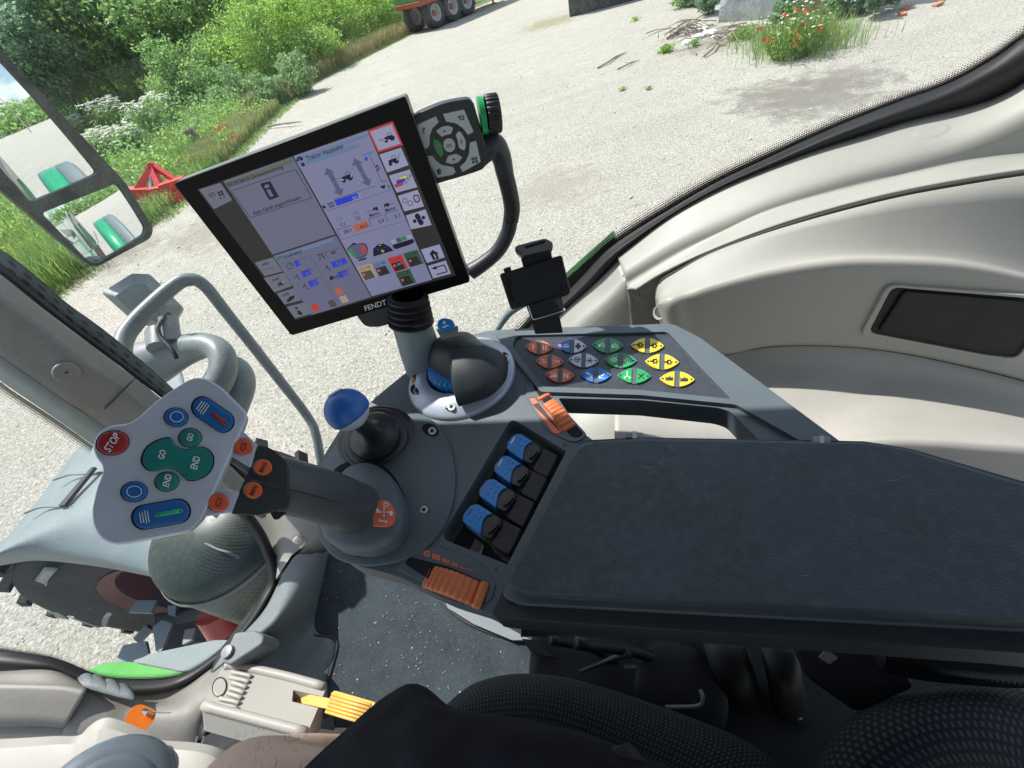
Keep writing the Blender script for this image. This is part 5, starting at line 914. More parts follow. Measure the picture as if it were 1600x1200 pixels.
rows = [rowd([(1255, 1260), (1272, 1200), (1300, 1145), (1360, 1100), (1440, 1076), (1530, 1067), (1600, 1078), (1700, 1110)], .50), rowd([(1262, 1260), (1285, 1200), (1315, 1155), (1370, 1116), (1445, 1094), (1530, 1086), (1595, 1098), (1700, 1130)], .44), rowd([(1300, 1280), (1330, 1225), (1360, 1190), (1410, 1160), (1465, 1142), (1530, 1138), (1590, 1150), (1700, 1180)], .40), rowd([(1400, 1330), (1420, 1290), (1450, 1270), (1480, 1250), (1510, 1240), (1550, 1240), (1600, 1250), (1700, 1270)], .39), rowd([(1480, 1450), (1490, 1420), (1500, 1400), (1520, 1390), (1550, 1380), (1580, 1380), (1620, 1390), (1700, 1400)], .40)]
sd = loft(rows, 70, 6); scaleuv(sd, 40, 20); sd.build('seat_bolster', M['weave'], se, sharp=None)
m = MB(); m.box(Q(1150, 1180, .92), FT*.32, RT*.17, UP*.10); m.build('seat_base', M['floor'], se, bevel=.02)
# seat suspension clutter under the armrest
M['dk'] = mat('dark_mechanism', (.012, .014, .017), .5, var=.25, vs=20); M['dk_blue'] = mat('dark_blue_steel', (.03, .036, .05), .4, var=.15, vs=10)
ss = root('seat_suspension', Q(1200, 1090, 1.0), 'dark seat suspension brackets in the shadow under the armrest', 'seat mechanism')
plate([(815, 975), (918, 972), (919, 992), (813, 996)], .60, M['dk_blue'], 'rail_end', ss, .02, UP+RT*-.8); plate([(815, 998), (840, 1000), (868, 1028), (830, 1020)], .8, M['dk'], 'bracket', ss)
for nm_, P_, r_ in (('cable', [(860, 1000, .75), (930, 1015, .8), (1000, 1060, .85), (1060, 1090, .85)], .007), ('cable', [(900, 1005, .72), (1000, 1020, .78), (1080, 1060, .82), (1150, 1110, .85)], .009), ('cross_tube', [(1130, 1000, .75), (1160, 1100, .85)], .03), ('cross_tube', [(1215, 1005, .72), (1235, 1110, .82)], .022)):
    m = MB(); m.tube([Q(*q) for q in P_], r_, 14, n=6); m.build(nm_, M['dk'], ss, sharp=None)
plate([(1240, 1012), (1352, 1010), (1410, 1040), (1432, 1075), (1340, 1115), (1262, 1060)], .66, M['dk'], 'side_plate', ss, .01, UP+RT*-.5, .004, 12)
m = MB(); m.lathe([(0, .03), (.05, .028), (.065, .02), (.07, 0), (.07, -.06)], Q(1060, 1080, .82), UP+RT*-.3, 32); m.build('motor_cover', M['dk'], ss)
m = MB(); m.tube([Q(905, 1050, .8), Q(950, 1032, .78), Q(985, 1020, .76)], [.003, .004, .007], 10); m.build('lever', M['dk_blue'], ss, sharp=None); m = MB(); m.tube([Q(1040, 1105, .75), Q(1090, 1103, .74), Q(1098, 1090, .73), Q(1094, 1078, .73)], .0025, 8); m.build('wire_loop', M['steel_grey'], ss)
m = MB(); m.tube([Q(1228, 1072, .8), Q(1250, 1125, .8)], .004, 8, smooth=False); m.build('rod', M['steel_grey'], ss)
m = MB(); m.slab(Pl(Q(990, 1042, .8), UP), [(975, 1040), (1002, 1040), (1002, 1044), (975, 1044)]+[], 0, .003); [m.slab(Pl(Q(990, 1042, .8), UP), [(977+i*5, 1037), (979+i*5, 1037), (979+i*5, 1041), (977+i*5, 1041)], 0, .003) for i in range(5)]; m.build('latch_comb', M['steel_grey'], ss)
m = MB(); m.slab(Pl(Q(1290, 1028, .61), UP+RT*-.5), rp([(1280, 1028), (1292, 1015), (1310, 1028), (1296, 1038)], 2), 0, .003); M['tag'] = mat('brown_tag', (.2, .14, .13), .8); m.build('worn_tag', M['tag'], ss)
# corrugated hose
hs = MB(); P = [W(a, b, c) for a, b, c in cr([(1370, 1020, .47), (1420, 1030, .46), (1500, 1038, .45), (1600, 1042, .44), (1720, 1030, .43)], 24)]; R_ = [.016+.0028*(1 if i % 2 else -1) for i in range(len(P))]
hs.tube(P, R_, 16, smooth=False); M['hose'] = mat('black_corrugated_hose', (.02, .022, .024), .25, var=0); hs.build('corrugated_hose', M['hose'], None, 'black corrugated hose between the armrest and the seat bolster', 'hose', sharp=None)
# ---- person
M['skin'] = mat('skin', (.50, .35, .29), .55, var=.10, vs=30, bump=.3, bs=250); M['cloth'] = mat('black_cloth', (.016, .017, .022), .95, var=.3, vs=14, bump=.5, bs=1200, spec=.15); M['hair'] = mat('leg_hair', (.12, .09, .07), .8)
pr = root('person', Q(900, 1300, 1.1), 'driver in black shorts, only the right thigh and knee in view at the bottom edge', 'person')
hip = V((.08, -.15, CAM.z-.66)); kn = Q(395, 1262, .60); an = Q(330, 1200, .60)+V((-.06, .03, -.48)); m = MB()
m.tube([hip+V((.14, -.05, .0)), hip, hip.lerp(kn, .35), hip.lerp(kn, .7), kn, kn.lerp(an, .12)+FT*.02, kn.lerp(an, .4), kn.lerp(an, .85), an+FT*.03, an+FT*.18-UP*.02], [.11, .105, .085, .070, .060, .058, .055, .042, .045, .03], 28, n=8)
sh = V((.16, -.40, CAM.z-.10))
m.tube([hip+V((.09, -.06, -.02)), V((.17, -.30, CAM.z-.50)), V((.17, -.38, CAM.z-.25)), sh, sh+UP*.09, sh+UP*.13+FT*.02, sh+UP*.20+FT*.03, sh+UP*.30+FT*.03, sh+UP*.35+FT*.02], [.13, .145, .16, .12, .06, .055, .085, .09, .04], 28, n=6)
m.tube([sh+RT*.16-UP*.04, V((.24, -.26, CAM.z-.36)), V((.10, -.12, CAM.z-.22)), V((.07, -.07, CAM.z-.06))], [.06, .048, .036, .028], 16, n=6); m.tube([sh-RT*.2-UP*.04, V((-.02, -.62, CAM.z-.38)), V((-.10, -.34, CAM.z-.50))], [.06, .046, .03], 16, n=6)
m.build('person_body', M['skin'], pr, sharp=None); tsh = MB(); tsh.tube([hip+V((.09, -.06, .0)), V((.17, -.30, CAM.z-.50)), V((.17, -.38, CAM.z-.25)), sh+UP*.02, sh+UP*.085], [.14, .158, .175, .14, .068], 28, n=6); tsh.tube([sh+RT*.12-UP*.02, sh+RT*.17-UP*.10, V((.235, -.28, CAM.z-.32))], [.085, .07, .062], 18, n=5, cap=False); tsh.tube([sh-RT*.14-UP*.02, sh-RT*.21-UP*.12, V((.0, -.60, CAM.z-.33))], [.085, .07, .062], 18, n=5, cap=False); tsh.build('shirt', M['cloth'], pr, sharp=None); hairs = MB()
for _ in range(420):
    t = RNG.uniform(.55, 1.05); a = RNG.uniform(0, 3.14); c = hip.lerp(kn, t); d = (RT*math.cos(a)+UP*math.sin(a)); p = c+d*(.083-.018*t+.002); e_ = (FT*RNG.normal()+RT*RNG.normal()+d*.8).normalized()*.009; hairs.add([p-FT*.0003, p+FT*.0003, p+e_], [(0, 1, 2)])
hairs.build('leg_hair', M['hair'], pr, kind='stuff', sharp=None)
# shorts: ridge seen in pixels, hem from (640,1075) to (475,1200)
s0 = rowq([(470, 1215), (500, 1185), (545, 1145), (590, 1105), (625, 1082), (645, 1075), (668, 1084), (700, 1110), (750, 1128), (830, 1140)], [.57, .555, .54, .53, .53, .53, .54, .57, .6, .62])
s1 = rowq([(480, 1222), (512, 1192), (560, 1155), (605, 1122), (640, 1100), (660, 1100), (690, 1115), (730, 1130), (790, 1132), (860, 1150)], [.56, .54, .52, .51, .505, .505, .51, .52, .53, .55])
s2 = rowq([(500, 1240), (540, 1210), (600, 1170), (650, 1148), (700, 1135), (750, 1130), (800, 1130), (860, 1142), (930, 1160), (1000, 1190)], [.54, .52, .49, .48, .475, .475, .48, .49, .51, .53])
s3 = rowq([(560, 1290), (620, 1250), (680, 1210), (730, 1190), (790, 1178), (840, 1175), (900, 1180), (950, 1190), (1000, 1205), (1070, 1225)], [.52, .49, .46, .455, .45, .45, .46, .47, .49, .52])
s4 = rowq([(640, 1380), (700, 1330), (760, 1290), (810, 1270), (860, 1260), (910, 1260), (960, 1265), (1010, 1275), (1060, 1285), (1120, 1300)], [.52, .5, .48, .47, .47, .47, .48, .49, .5, .54])
wr = loft([s0, s1, s2, s3, s4], 60, 8)
wr.tube([hip+V((.16, -.06, -.01)), hip, hip.lerp(kn, .35), hip.lerp(kn, .62)], [.125, .118, .098, .085], 28, n=8, cap=False)
wr.v = [v+UP*(.006*noise.noise(v*14)+.004*noise.noise(v*35)) for v in wr.v]; wr.build('shorts', M['cloth'], pr, solid=.004, sharp=None)
m = MB(); m.tube([p+UP*.001 for p in resample(s0, 30)[:24]], .0045, 8, smooth=False); m.build('hem', M['cloth'], pr, sharp=None)
m = MB(); m.grid([resample(rowq([(915, 1225), (928, 1185), (945, 1178), (952, 1190)], [.52, .5, .5, .51]), 12), resample(rowq([(960, 1240), (968, 1172), (982, 1165), (1015, 1200)], [.51, .48, .48, .5]), 12), resample(rowq([(1030, 1260), (1030, 1240), (1030, 1220), (1040, 1230)], .52), 12)]); M['cloth2'] = mat('grey_cloth', (.06, .06, .065), .9, bump=.4, bs=1200); m.build('shirt_hem', M['cloth2'], pr, solid=.003, sharp=None)
# ================================================================== armrest console
M['con'] = mat('console_grey_plastic', (.082, .108, .124), .5, var=.05, vs=14, bump=.35, bs=1500, dust=.10, dcol=(.2, .2, .19)); M['con_dark'] = mat('console_dark_plastic', (.022, .029, .035), .5, var=.05, bump=.2, bs=1500)
M['pad'] = mat('armrest_pad', (.031, .049, .058), .58, var=.28, vs=9, bump=.6, bs=520, dust=.30, dcol=(.10, .13, .145)); M['black_p'] = mat('black_plastic', (.010, .011, .013), .45, var=.1, bump=.15, bs=1200); M['slot_black'] = mat('slot_black', (.006, .006, .007), .9, var=0)
M['silver'] = mat('silver_plastic', (.50, .56, .66), .38, .25, var=.05, vs=30, bump=.08, bs=2500, dust=.08, dcol=(.2, .2, .2)); M['blue'] = mat('blue_plastic', (.006, .19, .52), .38, var=.05, vs=60, bump=.1, bs=2000, dust=.06); M['blue2'] = mat('deep_blue_button', (.008, .105, .34), .35, var=.05)
M['orange'] = mat('orange_brown_plastic', (.62, .17, .06), .42, var=.07, vs=50, bump=.08, bs=1500, dust=.12, dcol=(.35, .18, .12)); M['screw'] = mat('screw_metal', (.45, .46, .45), .3, .9, var=.2, vs=400); M['label_orange'] = mat('orange_print', (.75, .16, .08), .5, var=.0)
cp = Pl(CAM-UP*.42, UP)
def part(nm, mt, par, pl, pts, h0, h1, bevel=.0012, holes=(), dome=0, r=0, label=None, **k):
    m = MB(); m.slab(pl, rp(pts, r) if r else pts, h0, h1, 0, [h[::-1] if area(h) > 0 else h for h in holes], dome=dome); return m.build(nm, mt, par, bevel=bevel, label=label, **k)
def ctext(mb, s, pl, cx, cy, d, L, hp, h, mi=0):
    """text centred on a pixel, reading along d, L pixels long and hp high"""
    d = V(d).normalized(); up = V((d.y, -d.x)); vs, fs = text_mesh(s); cap = max(v[1] for v in vs); A = V((cx, cy))-d*L/2-up*hp/2; B = A+d*L; T = A+up*hp
    a, b, t = pl(*A, h), pl(*B, h), pl(*T, h); mb.add([a+(b-a)*u+(t-a)*(v/cap) for u, v in vs], fs, mi)
def capsule(a, b, w_, n=10):
    a, b = V(a), V(b); t = math.atan2((b-a).y, (b-a).x); o = []
    for i in range(n+1): q = t-math.pi/2+math.pi*i/n; o.append((b.x+w_/2*math.cos(q), b.y+w_/2*math.sin(q)))
    for i in range(n+1): q = t+math.pi/2+math.pi*i/n; o.append((a.x+w_/2*math.cos(q), a.y+w_/2*math.sin(q)))
    return o
co = root('armrest_console', cp(780, 780, -.1), 'dark grey armrest console with padded rest, button panel and loop frame', 'console')
body = rp([(506, 850, 20), (488, 800, 20), (486, 760, 15), (500, 722, 12), (532, 670, 10), (600, 610, 10), (655, 566, 20), (700, 532, 20), (762, 517, 5), (800, 514, 5), (1050, 506, 10), (1092, 528, 8), (1316, 694, 2), (1300, 800, 2), (900, 962, 2), (800, 967, 4), (700, 937, 15), (620, 900, 15), (545, 880, 15)], 8, 6)
loop = rp([(872, 622, 4), (1000, 625, 4), (1122, 637, 8), (1142, 643, 8), (1192, 694, 2), (935, 694, 2), (905, 672, 3)], 4)
slot = rp([(799, 653, 12), (885, 705, 3), (793, 882, 3), (688, 841, 14)], 6)
part('housing', M['con'], co, cp, body, -.032, 0, .004, [loop, slot])
m = MB(); m.slab(cp, [(760, 630), (910, 690), (800, 930), (640, 860)], -.10, -.09); m.build('slot_floor', M['slot_black'], co)
part('light_gap', M['beige_light'], co, cp, [(733, 860), (743, 842), (754, 850), (748, 868)], -.05, -.045, 0)
# raised rim and button plate
plate_o = rp([(800, 541, 6), (806, 524, 10), (1043, 518, 8), (1100, 580, 2), (1142, 623, 3), (1000, 609, 2), (849, 604, 4)], 5)
part('panel_rim', M['con'], co, cp, rp([(772, 519, 4), (1050, 505, 12), (1093, 527, 6), (1320, 695, 2), (1262, 695, 2), (1150, 632, 6), (1000, 617, 4), (845, 612, 4), (790, 545, 6)], 4), -.001, .006, .0025, [plate_o])
M['panel'] = mat('button_panel_foil', (.030, .038, .050), .36, var=.04, vs=30, dust=.05); part('button_panel', M['panel'], co, cp, rp([(799, 541, 6), (805, 523, 10), (1044, 517, 8), (1143, 624, 3), (1000, 610, 2), (848, 605, 4)], 5), -.001, .0022, .0005)
# tray and pad
part('armrest_tray', M['con_dark'], co, cp, rp([(905, 688, 8), (1000, 683, 3), (1350, 689, 6), (1420, 700, 20), (1600, 752, 2), (1800, 812, 2), (1800, 1040, 2), (1600, 1021, 2), (812, 968, 2), (766, 962, 10), (786, 922, 6)], 6), -.035, .006, .004)
tr2 = part('tray_step', M['con'], co, cp, rp([(903, 692, 14), (1000, 685, 3), (1350, 691, 6), (1420, 702, 20), (1600, 756, 2), (1800, 815, 2), (1800, 1003, 2), (1600, 984, 2), (812, 943, 8), (783, 930, 10)], 6), -.002, .013, .004)
padp = rp([(906, 692, 26), (1000, 687, 4), (1350, 692, 8), (1405, 699, 20), (1460, 716, 10), (1600, 757, 4), (1800, 815, 20), (1800, 990, 4), (1600, 970, 2), (1200, 945, 4), (815, 925, 16), (793, 912, 12)], 8, 6)
part('armrest_pad', M['pad'], co, cp, padp, .004, .030, .010, bseg=6)
M['scratch'] = mat('pad_scratch', (.16, .19, .20), .6, var=0); m = MB()
for x, y, dx, dy, w_ in ((1044, 695, 8, 9, .7), (1003, 728, 16, 3, .8), (1030, 722, 6, 8, .5), (1100, 770, 7, 12, .6), (960, 812, 1.2, 1.2, 1.2), (1206, 746, 1.2, 1.2, 1.2), (1375, 827, 1.2, 1, 1.2), (1390, 752, 14, -3, .6), (1480, 860, 10, 5, .5), (818, 875, 1.2, 1, 1.4), (1250, 900, 12, -2, .5), (1090, 860, 9, 2, .5)): m.slab(cp, bar((x, y), (x+dx, y+dy), w_), .0299, .0303)
m.build('pad_scratches', M['scratch'], co, kind='stuff')
m = MB(); m.tube([cp(780, 963, -.012), cp(812, 970, -.012), cp(1200, 995, -.012), cp(1600, 1023, -.012), cp(1800, 1042, -.012)], .0018, 6); m.build('edge_highlight', M['steel_blue'], co, sharp=None)  # paler tube draws the highlight along the lower tray edge
for x, y in ((991, 680), (1284, 687)):
    h_ = part('hinge', M['steel_grey'], co, cp, rp([(x-14, y-6), (x+14, y-5), (x+14, y+5), (x-14, y+4)], 3), -.01, .012, .002)
    m = MB(); m.slab(cp, [(x-3, y-6.5), (x+4, y-6), (x+4, y+5), (x-3, y+4.5)], .011, .0135); m.build('knuckle', M['rim_grey'], h_)
# large round cover
part('round_cover', M['con'], co, cp, rp([(520, 872, 20), (497, 842, 20), (488, 790, 20), (498, 730, 20), (545, 668, 20), (600, 641, 20), (640, 638, 20), (680, 656, 20), (704, 692, 20), (713, 742, 20), (708, 790, 20), (692, 828, 20), (665, 858, 20), (625, 878, 20), (570, 886, 20)], 20, 6), -.001, .0035, .002, dome=.010)
def screw(x, y, ph, par, rx=11, ry=9, rot=0):
    m = MB(); m.slab(cp, ell(x-2, y-1, rx, ry, rot, 24), ph-.001, ph+.0006); o = m.build('screw_recess_shade', M['slot_black'], par)  # black disc paints the shade of the sunk screw seat
    m = MB(); m.slab(cp, ell(x+1, y+1, 6.5, 6, 0, 20), ph, ph+.0022); m.build('screw_head', M['screw'], o, bevel=.0005); m = MB()
    for a in (20, 80, 140): m.slab(cp, bar((x+1-3.4*math.cos(math.radians(a)), y+1-3.4*math.sin(math.radians(a))), (x+1+3.4*math.cos(math.radians(a)), y+1+3.4*math.sin(math.radians(a))), 1.6), ph+.002, ph+.0024)
    m.build('screw_socket', M['slot_black'], o)
screw(674, 672, .0085, co, 13, 9, 20); screw(661, 795, .0085, co, 13, 11)
# engraved plus signs
m = MB()
for x, y in ((775, 918-45+17), (882, 695)): 
    m.slab(cp, bar((x-4, y+1), (x+4, y-1), 1), 0, .0003); m.slab(cp, bar((x-1, y-4), (x+1, y+4), 1), 0, .0003)
m.build('engraved_marks', M['con_dark'], co)
# ---- rocker buttons
M['k_orange'] = mat('key_orange', (.72, .15, .045), .4, var=.05); M['k_green'] = mat('key_green', (.01, .30, .08), .4, var=.05); M['k_yellow'] = mat('key_yellow', (.72, .56, .03), .4, var=.05); M['k_blue'] = mat('key_blue', (.01, .15, .50), .4, var=.05); M['k_white'] = mat('key_white', (.55, .60, .66), .4, var=.05); M['k_edge'] = mat('key_bezel', (.08, .095, .11), .4, var=.05)
M['led'] = mat('red_led', (.9, .1, .1), .4, var=0, emit=1.2, ecol=(1, .08, .08))
def lens(cx, cy, rx, ry, t0=-1, t1=1, n=9, e=2.1, rot=2):
    R = math.radians(rot); up, dn_ = [], []
    for i in range(n+1):
        t = t0+(t1-t0)*i/n; y = ry*(1-abs(t)**e); up.append((t*rx, -y)); dn_.append((t*rx, y))
    pts = up+[p for p in dn_[::-1] if abs(p[1]) > .01*ry]
    seen = []
    for p in pts:
        if not seen or (abs(p[0]-seen[-1][0])+abs(p[1]-seen[-1][1])) > .05: seen.append(p)
    return [(cx+x*math.cos(R)-y*math.sin(R), cy+x*math.sin(R)+y*math.cos(R)) for x, y in seen]
def icon(m, kind, x, y, s, h, mi):
    def E(dx, dy, r, ry=None): m.slab(cp, ell(x+dx*s, y+dy*s, r*s, (ry or r)*s*.85, 0, 12), h-.0002, h, mi)
    def Bx(ax, ay, bx, by, w_): m.slab(cp, bar((x+ax*s, y+ay*s*.85), (x+bx*s, y+by*s*.85), w_*s), h-.0002, h, mi)
    def ring(dx, dy, r, t): m.slab(cp, ell(x+dx*s, y+dy*s, r*s, r*s*.85, 0, 16), h-.0002, h, mi, holes=[ell(x+dx*s, y+dy*s, (r-t)*s, (r-t)*s*.85, 0, 16)[::-1]])
    if kind == 'tractor': ring(.45, .15, .5, .2); E(-.45, .35, .26); Bx(-.7, -.05, .2, -.1, .35); Bx(.0, -.55, .4, -.55, .16); Bx(0, -.55, -.05, -.1, .14); Bx(.4, -.55, .5, -.1, .14)
    elif kind == 'gear':
        ring(0, 0, .62, .3)
        for a in range(6): Bx(.5*math.cos(a), .5*math.sin(a), .85*math.cos(a*1.047), .85*math.sin(a*1.047), .25)
        Bx(-1.2, -.05, -.1, -.05, .3)
    elif kind == 'wheel': ring(0, 0, .85, .16); E(0, 0, .2); Bx(-.8, -.1, .8, -.1, .16); Bx(0, 0, 0, .8, .16)
    elif kind == 'star': [Bx(.25*math.cos(a*1.047), .25*math.sin(a*1.047), .9*math.cos(a*1.047), .9*math.sin(a*1.047), .14) for a in range(6)]; E(0, 0, .3)
    elif kind == 'cross4': [E(a, b, .36) for a, b in ((.45, 0), (-.45, 0), (0, .5), (0, -.5))]; E(0, 0, .25)
    elif kind == 'arm': Bx(-.7, -.5, .5, .35, .42); E(.5, .35, .35); Bx(-.8, .85, .9, .85, .1)
    elif kind == 'arm2': Bx(.7, -.5, -.5, .35, .42); E(-.5, .35, .35); Bx(-.9, .85, .8, .85, .1)
    elif kind == 'lock': ring(0, 0, .7, .2); Bx(0, -.3, 0, .3, .25); Bx(-.95, 0, -.7, 0, .14); Bx(.7, 0, .95, 0, .14); Bx(.6, -.75, .8, -.9, .12)
    elif kind == 'seat': Bx(-.6, .6, .8, .6, .12); Bx(-.5, -.5, .3, .0, .22); Bx(.3, 0, -.2, .3, .2)
    elif kind == 'x': Bx(-.75, -.75, .75, .75, .2); Bx(-.75, .75, .75, -.75, .2); Bx(0, -.7, 0, .2, .12)
    elif kind == 'tri': Bx(0, -.8, 0, .1, .14); Bx(0, .1, -.6, .6, .14); Bx(0, .1, .6, .6, .14); E(-.6, .6, .2); E(.6, .6, .2); E(0, -.7, .2)
    elif kind == 'bale': Bx(-.8, .1, .8, .1, .75); Bx(-.95, -.5, -.95, .7, .14); Bx(.0, -.75, .0, -.45, .3)
    elif kind == 'bar': Bx(-.8, .5, .8, .5, .3); E(0, -.1, .3); Bx(-.7, 0, .7, 0, .16)
    elif kind == 'bars': Bx(-.8, .55, .8, .55, .42); Bx(-.5, .2, .7, .2, .4); [Bx(a, -.5, a, -.2, .2) for a in (-.6, -.1, .4)]
BT = [((842.2, 542.3), 21.5, 10.2, 'k_orange', 'k_orange', 'T:I', 'T:II', 'w', 'orange rocker button marked I and II'), ((893.8, 540), 22.5, 10.6, 'k_blue', 'k_white', 'bar', 'cross4', 'wd', 'half blue half white rocker button with a lit red lamp'),
      ((949.6, 539.4), 24.5, 11.2, 'k_green', 'k_green', 'tractor', 'tractor', 'w', 'green rocker button with two small tractor symbols'), ((1011.5, 539.4), 26, 11.4, 'k_yellow', 'k_yellow', 'gear', 'gear', 'd', 'upper yellow rocker button with two gear symbols'),
      ((858.7, 564.4), 22, 10.2, 'k_orange', 'k_orange', 'seat', 'T:TMS', 'w', 'orange rocker button marked TMS'), ((911.7, 562.5), 23.2, 10.6, 'k_white', 'k_white', 'wheel', 'star', 'd', 'white rocker button with a steering wheel symbol'),
      ((969.7, 562.9), 25, 11.2, 'k_green', 'k_green', 'lock', 'lock', 'w', 'middle green rocker button with two ring symbols'), ((1034.4, 565), 26.5, 11.8, 'k_yellow', 'k_yellow', 'gear', 'gear', 'd', 'middle yellow rocker button with two gear symbols'),
      ((875, 586), 22.5, 10.6, 'k_orange', 'k_orange', 'bars', 'T:N', 'w', 'orange rocker button marked N'), ((930.7, 585.6), 24, 11.2, 'k_blue', 'k_blue', 'arm', 'arm2', 'w', 'all blue rocker button with two lift arm symbols'),
      ((991, 586.9), 26, 11.6, 'k_green', 'k_green', 'tri', 'x', 'wd', 'lowest green rocker button with a crossed out symbol'), ((1058, 592), 27.5, 11.8, 'k_yellow', 'k_yellow', 'bale', 'bale', 'd', 'lowest yellow rocker button with two block symbols')]
for (x, y), rx, ry, ca, cb_, ia, ib, ink, lb in BT:
    bz = part('rocker_button', M['k_edge'], co, cp, lens(x, y, rx+1.5, ry+1.3), .002, .0034, .0006, label=lb)
    for sd, cc_, ic in ((-1, ca, ia), (1, cb_, ib)):
        t0, t1 = (-.97, -.16) if sd < 0 else (.16, .97); m = MB(); m.slab(cp, lens(x, y, rx, ry, t0, t1), .0032, .0052, 0)
        k = 1 if (ink == 'w' or (ink == 'wd' and sd < 0)) else 2; cx, cy = x+sd*rx*.42, y+sd*.7
        if ic[:2] == 'T:': L = {'I': 2, 'II': 6, 'TMS': 11, 'N': 6.5}[ic[2:]]; ctext(m, ic[2:], cp, cx+(1 if ic == 'T:TMS' else 0), cy, (1, .03), L, 7.5 if ic != 'T:TMS' else 5, .0056, k)
        else: icon(m, ic, cx, cy, ry*.56, .0056, k)
        if ic == 'x' : pass
        m.slab(cp, ell(x+sd*rx*.82, y+sd*.7, 1.7, 1.6, 0, 10), .005, .0055, 3 if (ca == 'k_blue' and cb_ == 'k_white' and sd < 0) else 2)
        m.build('key_half', [M[cc_], M['ink_w'], M['ink'], M['led']], bz, bevel=0)
# ---- thumb wheels
def thumbwheel(nm, a, b, wpx, Rw, rise, label, tab, nr, mt=M['orange'], dz_=0):
    A, B_ = cp(*a), cp(*b); mid = (A+B_)/2; d = (B_-A).normalized(); ax_ = UP.cross(d); wdt = wpx; c = mid-UP*(Rw-rise); r = root(nm, mid, label, 'thumb wheel'); m = MB(); n = nr*8; half = math.radians(44)
    rows = []
    for i in range(n+1):
        t = -half+2*half*i/n; rr = Rw+.0011*math.cos(2*math.pi*i/8); rows.append([c+ax_*s*wdt+(d*math.sin(t)+UP*math.cos(t))*(rr-e) for s, e in ((-.5, .012), (-.5, .0022), (-.44, .0005), (-.3, 0), (.3, 0), (.44, .0005), (.5, .0022), (.5, .012))])
    m.grid(rows); m.build('ridged_wheel', mt, r, sharp=50)
    t = math.radians(tab); u = d*math.sin(t)+UP*math.cos(t); v = d*math.cos(t)-UP*math.sin(t); m = MB(); m.box(c+u*(Rw+.002), ax_*wdt*.55, v*.0042, u*.005); m.build('finger_tab', mt, r, bevel=.0025); return r
def bezel(par_nm, outline, rec, lab=None):
    part('wheel_bezel', M['con'], co, cp, rp(outline, 5), -.001, .0018, .0012); part('wheel_recess_shade', M['slot_black'], co, cp, rp(rec, 4), .0010, .0022, 0)  # flat black slab gives the recess its shade, no hole is cut
bezel('a', [(820, 606), (827, 596), (841, 592), (851, 606), (917, 678), (912, 685), (898, 691), (886, 688), (853, 671), (822, 620)], [(832, 603), (842, 597), (850, 608), (912, 678), (903, 684), (893, 682), (868, 655)])
bezel('b', [(619, 889), (632, 867), (656, 857), (682, 853), (736, 872), (758, 889), (774, 913), (769, 936), (760, 941), (700, 930)], [(632, 880), (640, 870), (700, 885), (763, 912), (757, 941), (700, 925)])

t1_ = thumbwheel('orange_thumb_wheel', (850, 620), (900, 682), .0175, .062, .009, 'ridged orange thumb wheel by the corner of the button panel', -36, 13)
t2_ = thumbwheel('orange_thumb_wheel', (664, 899), (754, 932), .0225, .052, .011, 'wider ridged orange thumb wheel on the near edge of the console', 36, 11)
pr1 = part('wheel_label', M['con_dark'], co, cp, rp([(825, 622), (835, 619), (879, 674), (870, 680)], 3), .0016, .0021, 0); m = MB()
for q in ([(827, 623), (835, 621), (841, 629), (833, 632)], [(833, 634), (845, 645), (876, 675), (871, 678), (864, 676)], [(841, 628), (843, 629), (879, 673), (877, 674)]): m.slab(cp, q, .002, .0025)
m.build('orange_print', M['label_orange'], pr1)
m = MB(); m.slab(cp, rp([(661, 861), (671, 860), (672, 870), (663, 869)], 2), .0017, .0022, holes=[ell(667, 865, 2, 2, 0, 8)[::-1]])
for i in range(3): m.slab(cp, [(676+i*4.2, 864+i*1.2), (679+i*4.2, 864.6+i*1.2), (678.5+i*4.2, 873.5+i*1.2), (675.4+i*4.2, 872.6+i*1.2)], .0017, .0022)
for i in range(3): m.slab(cp, [(691+i*4, 871+i*1.3), (693.6+i*4, 872+i*1.3), (693.3+i*4, 878.5+i*1.3), (690.4+i*4, 877.5+i*1.3)], .0017, .0022)
for i in range(3): m.slab(cp, [(705+i*4, 878+i*1.3), (707.6+i*4, 879+i*1.3), (707.3+i*4, 883.5+i*1.3), (704.4+i*4, 882.5+i*1.3)], .0017, .0022)
for i in range(6): m.slab(cp, [(719+i*4, 884.5+i*1.3), (721.4+i*4, 885.2+i*1.3), (721.2+i*4, 888-i*.3+i*1.3), (718.6+i*4, 887.2-i*.3+i*1.3)], .0017, .0022)
m.build('orange_scale_print', M['label_orange'], co)
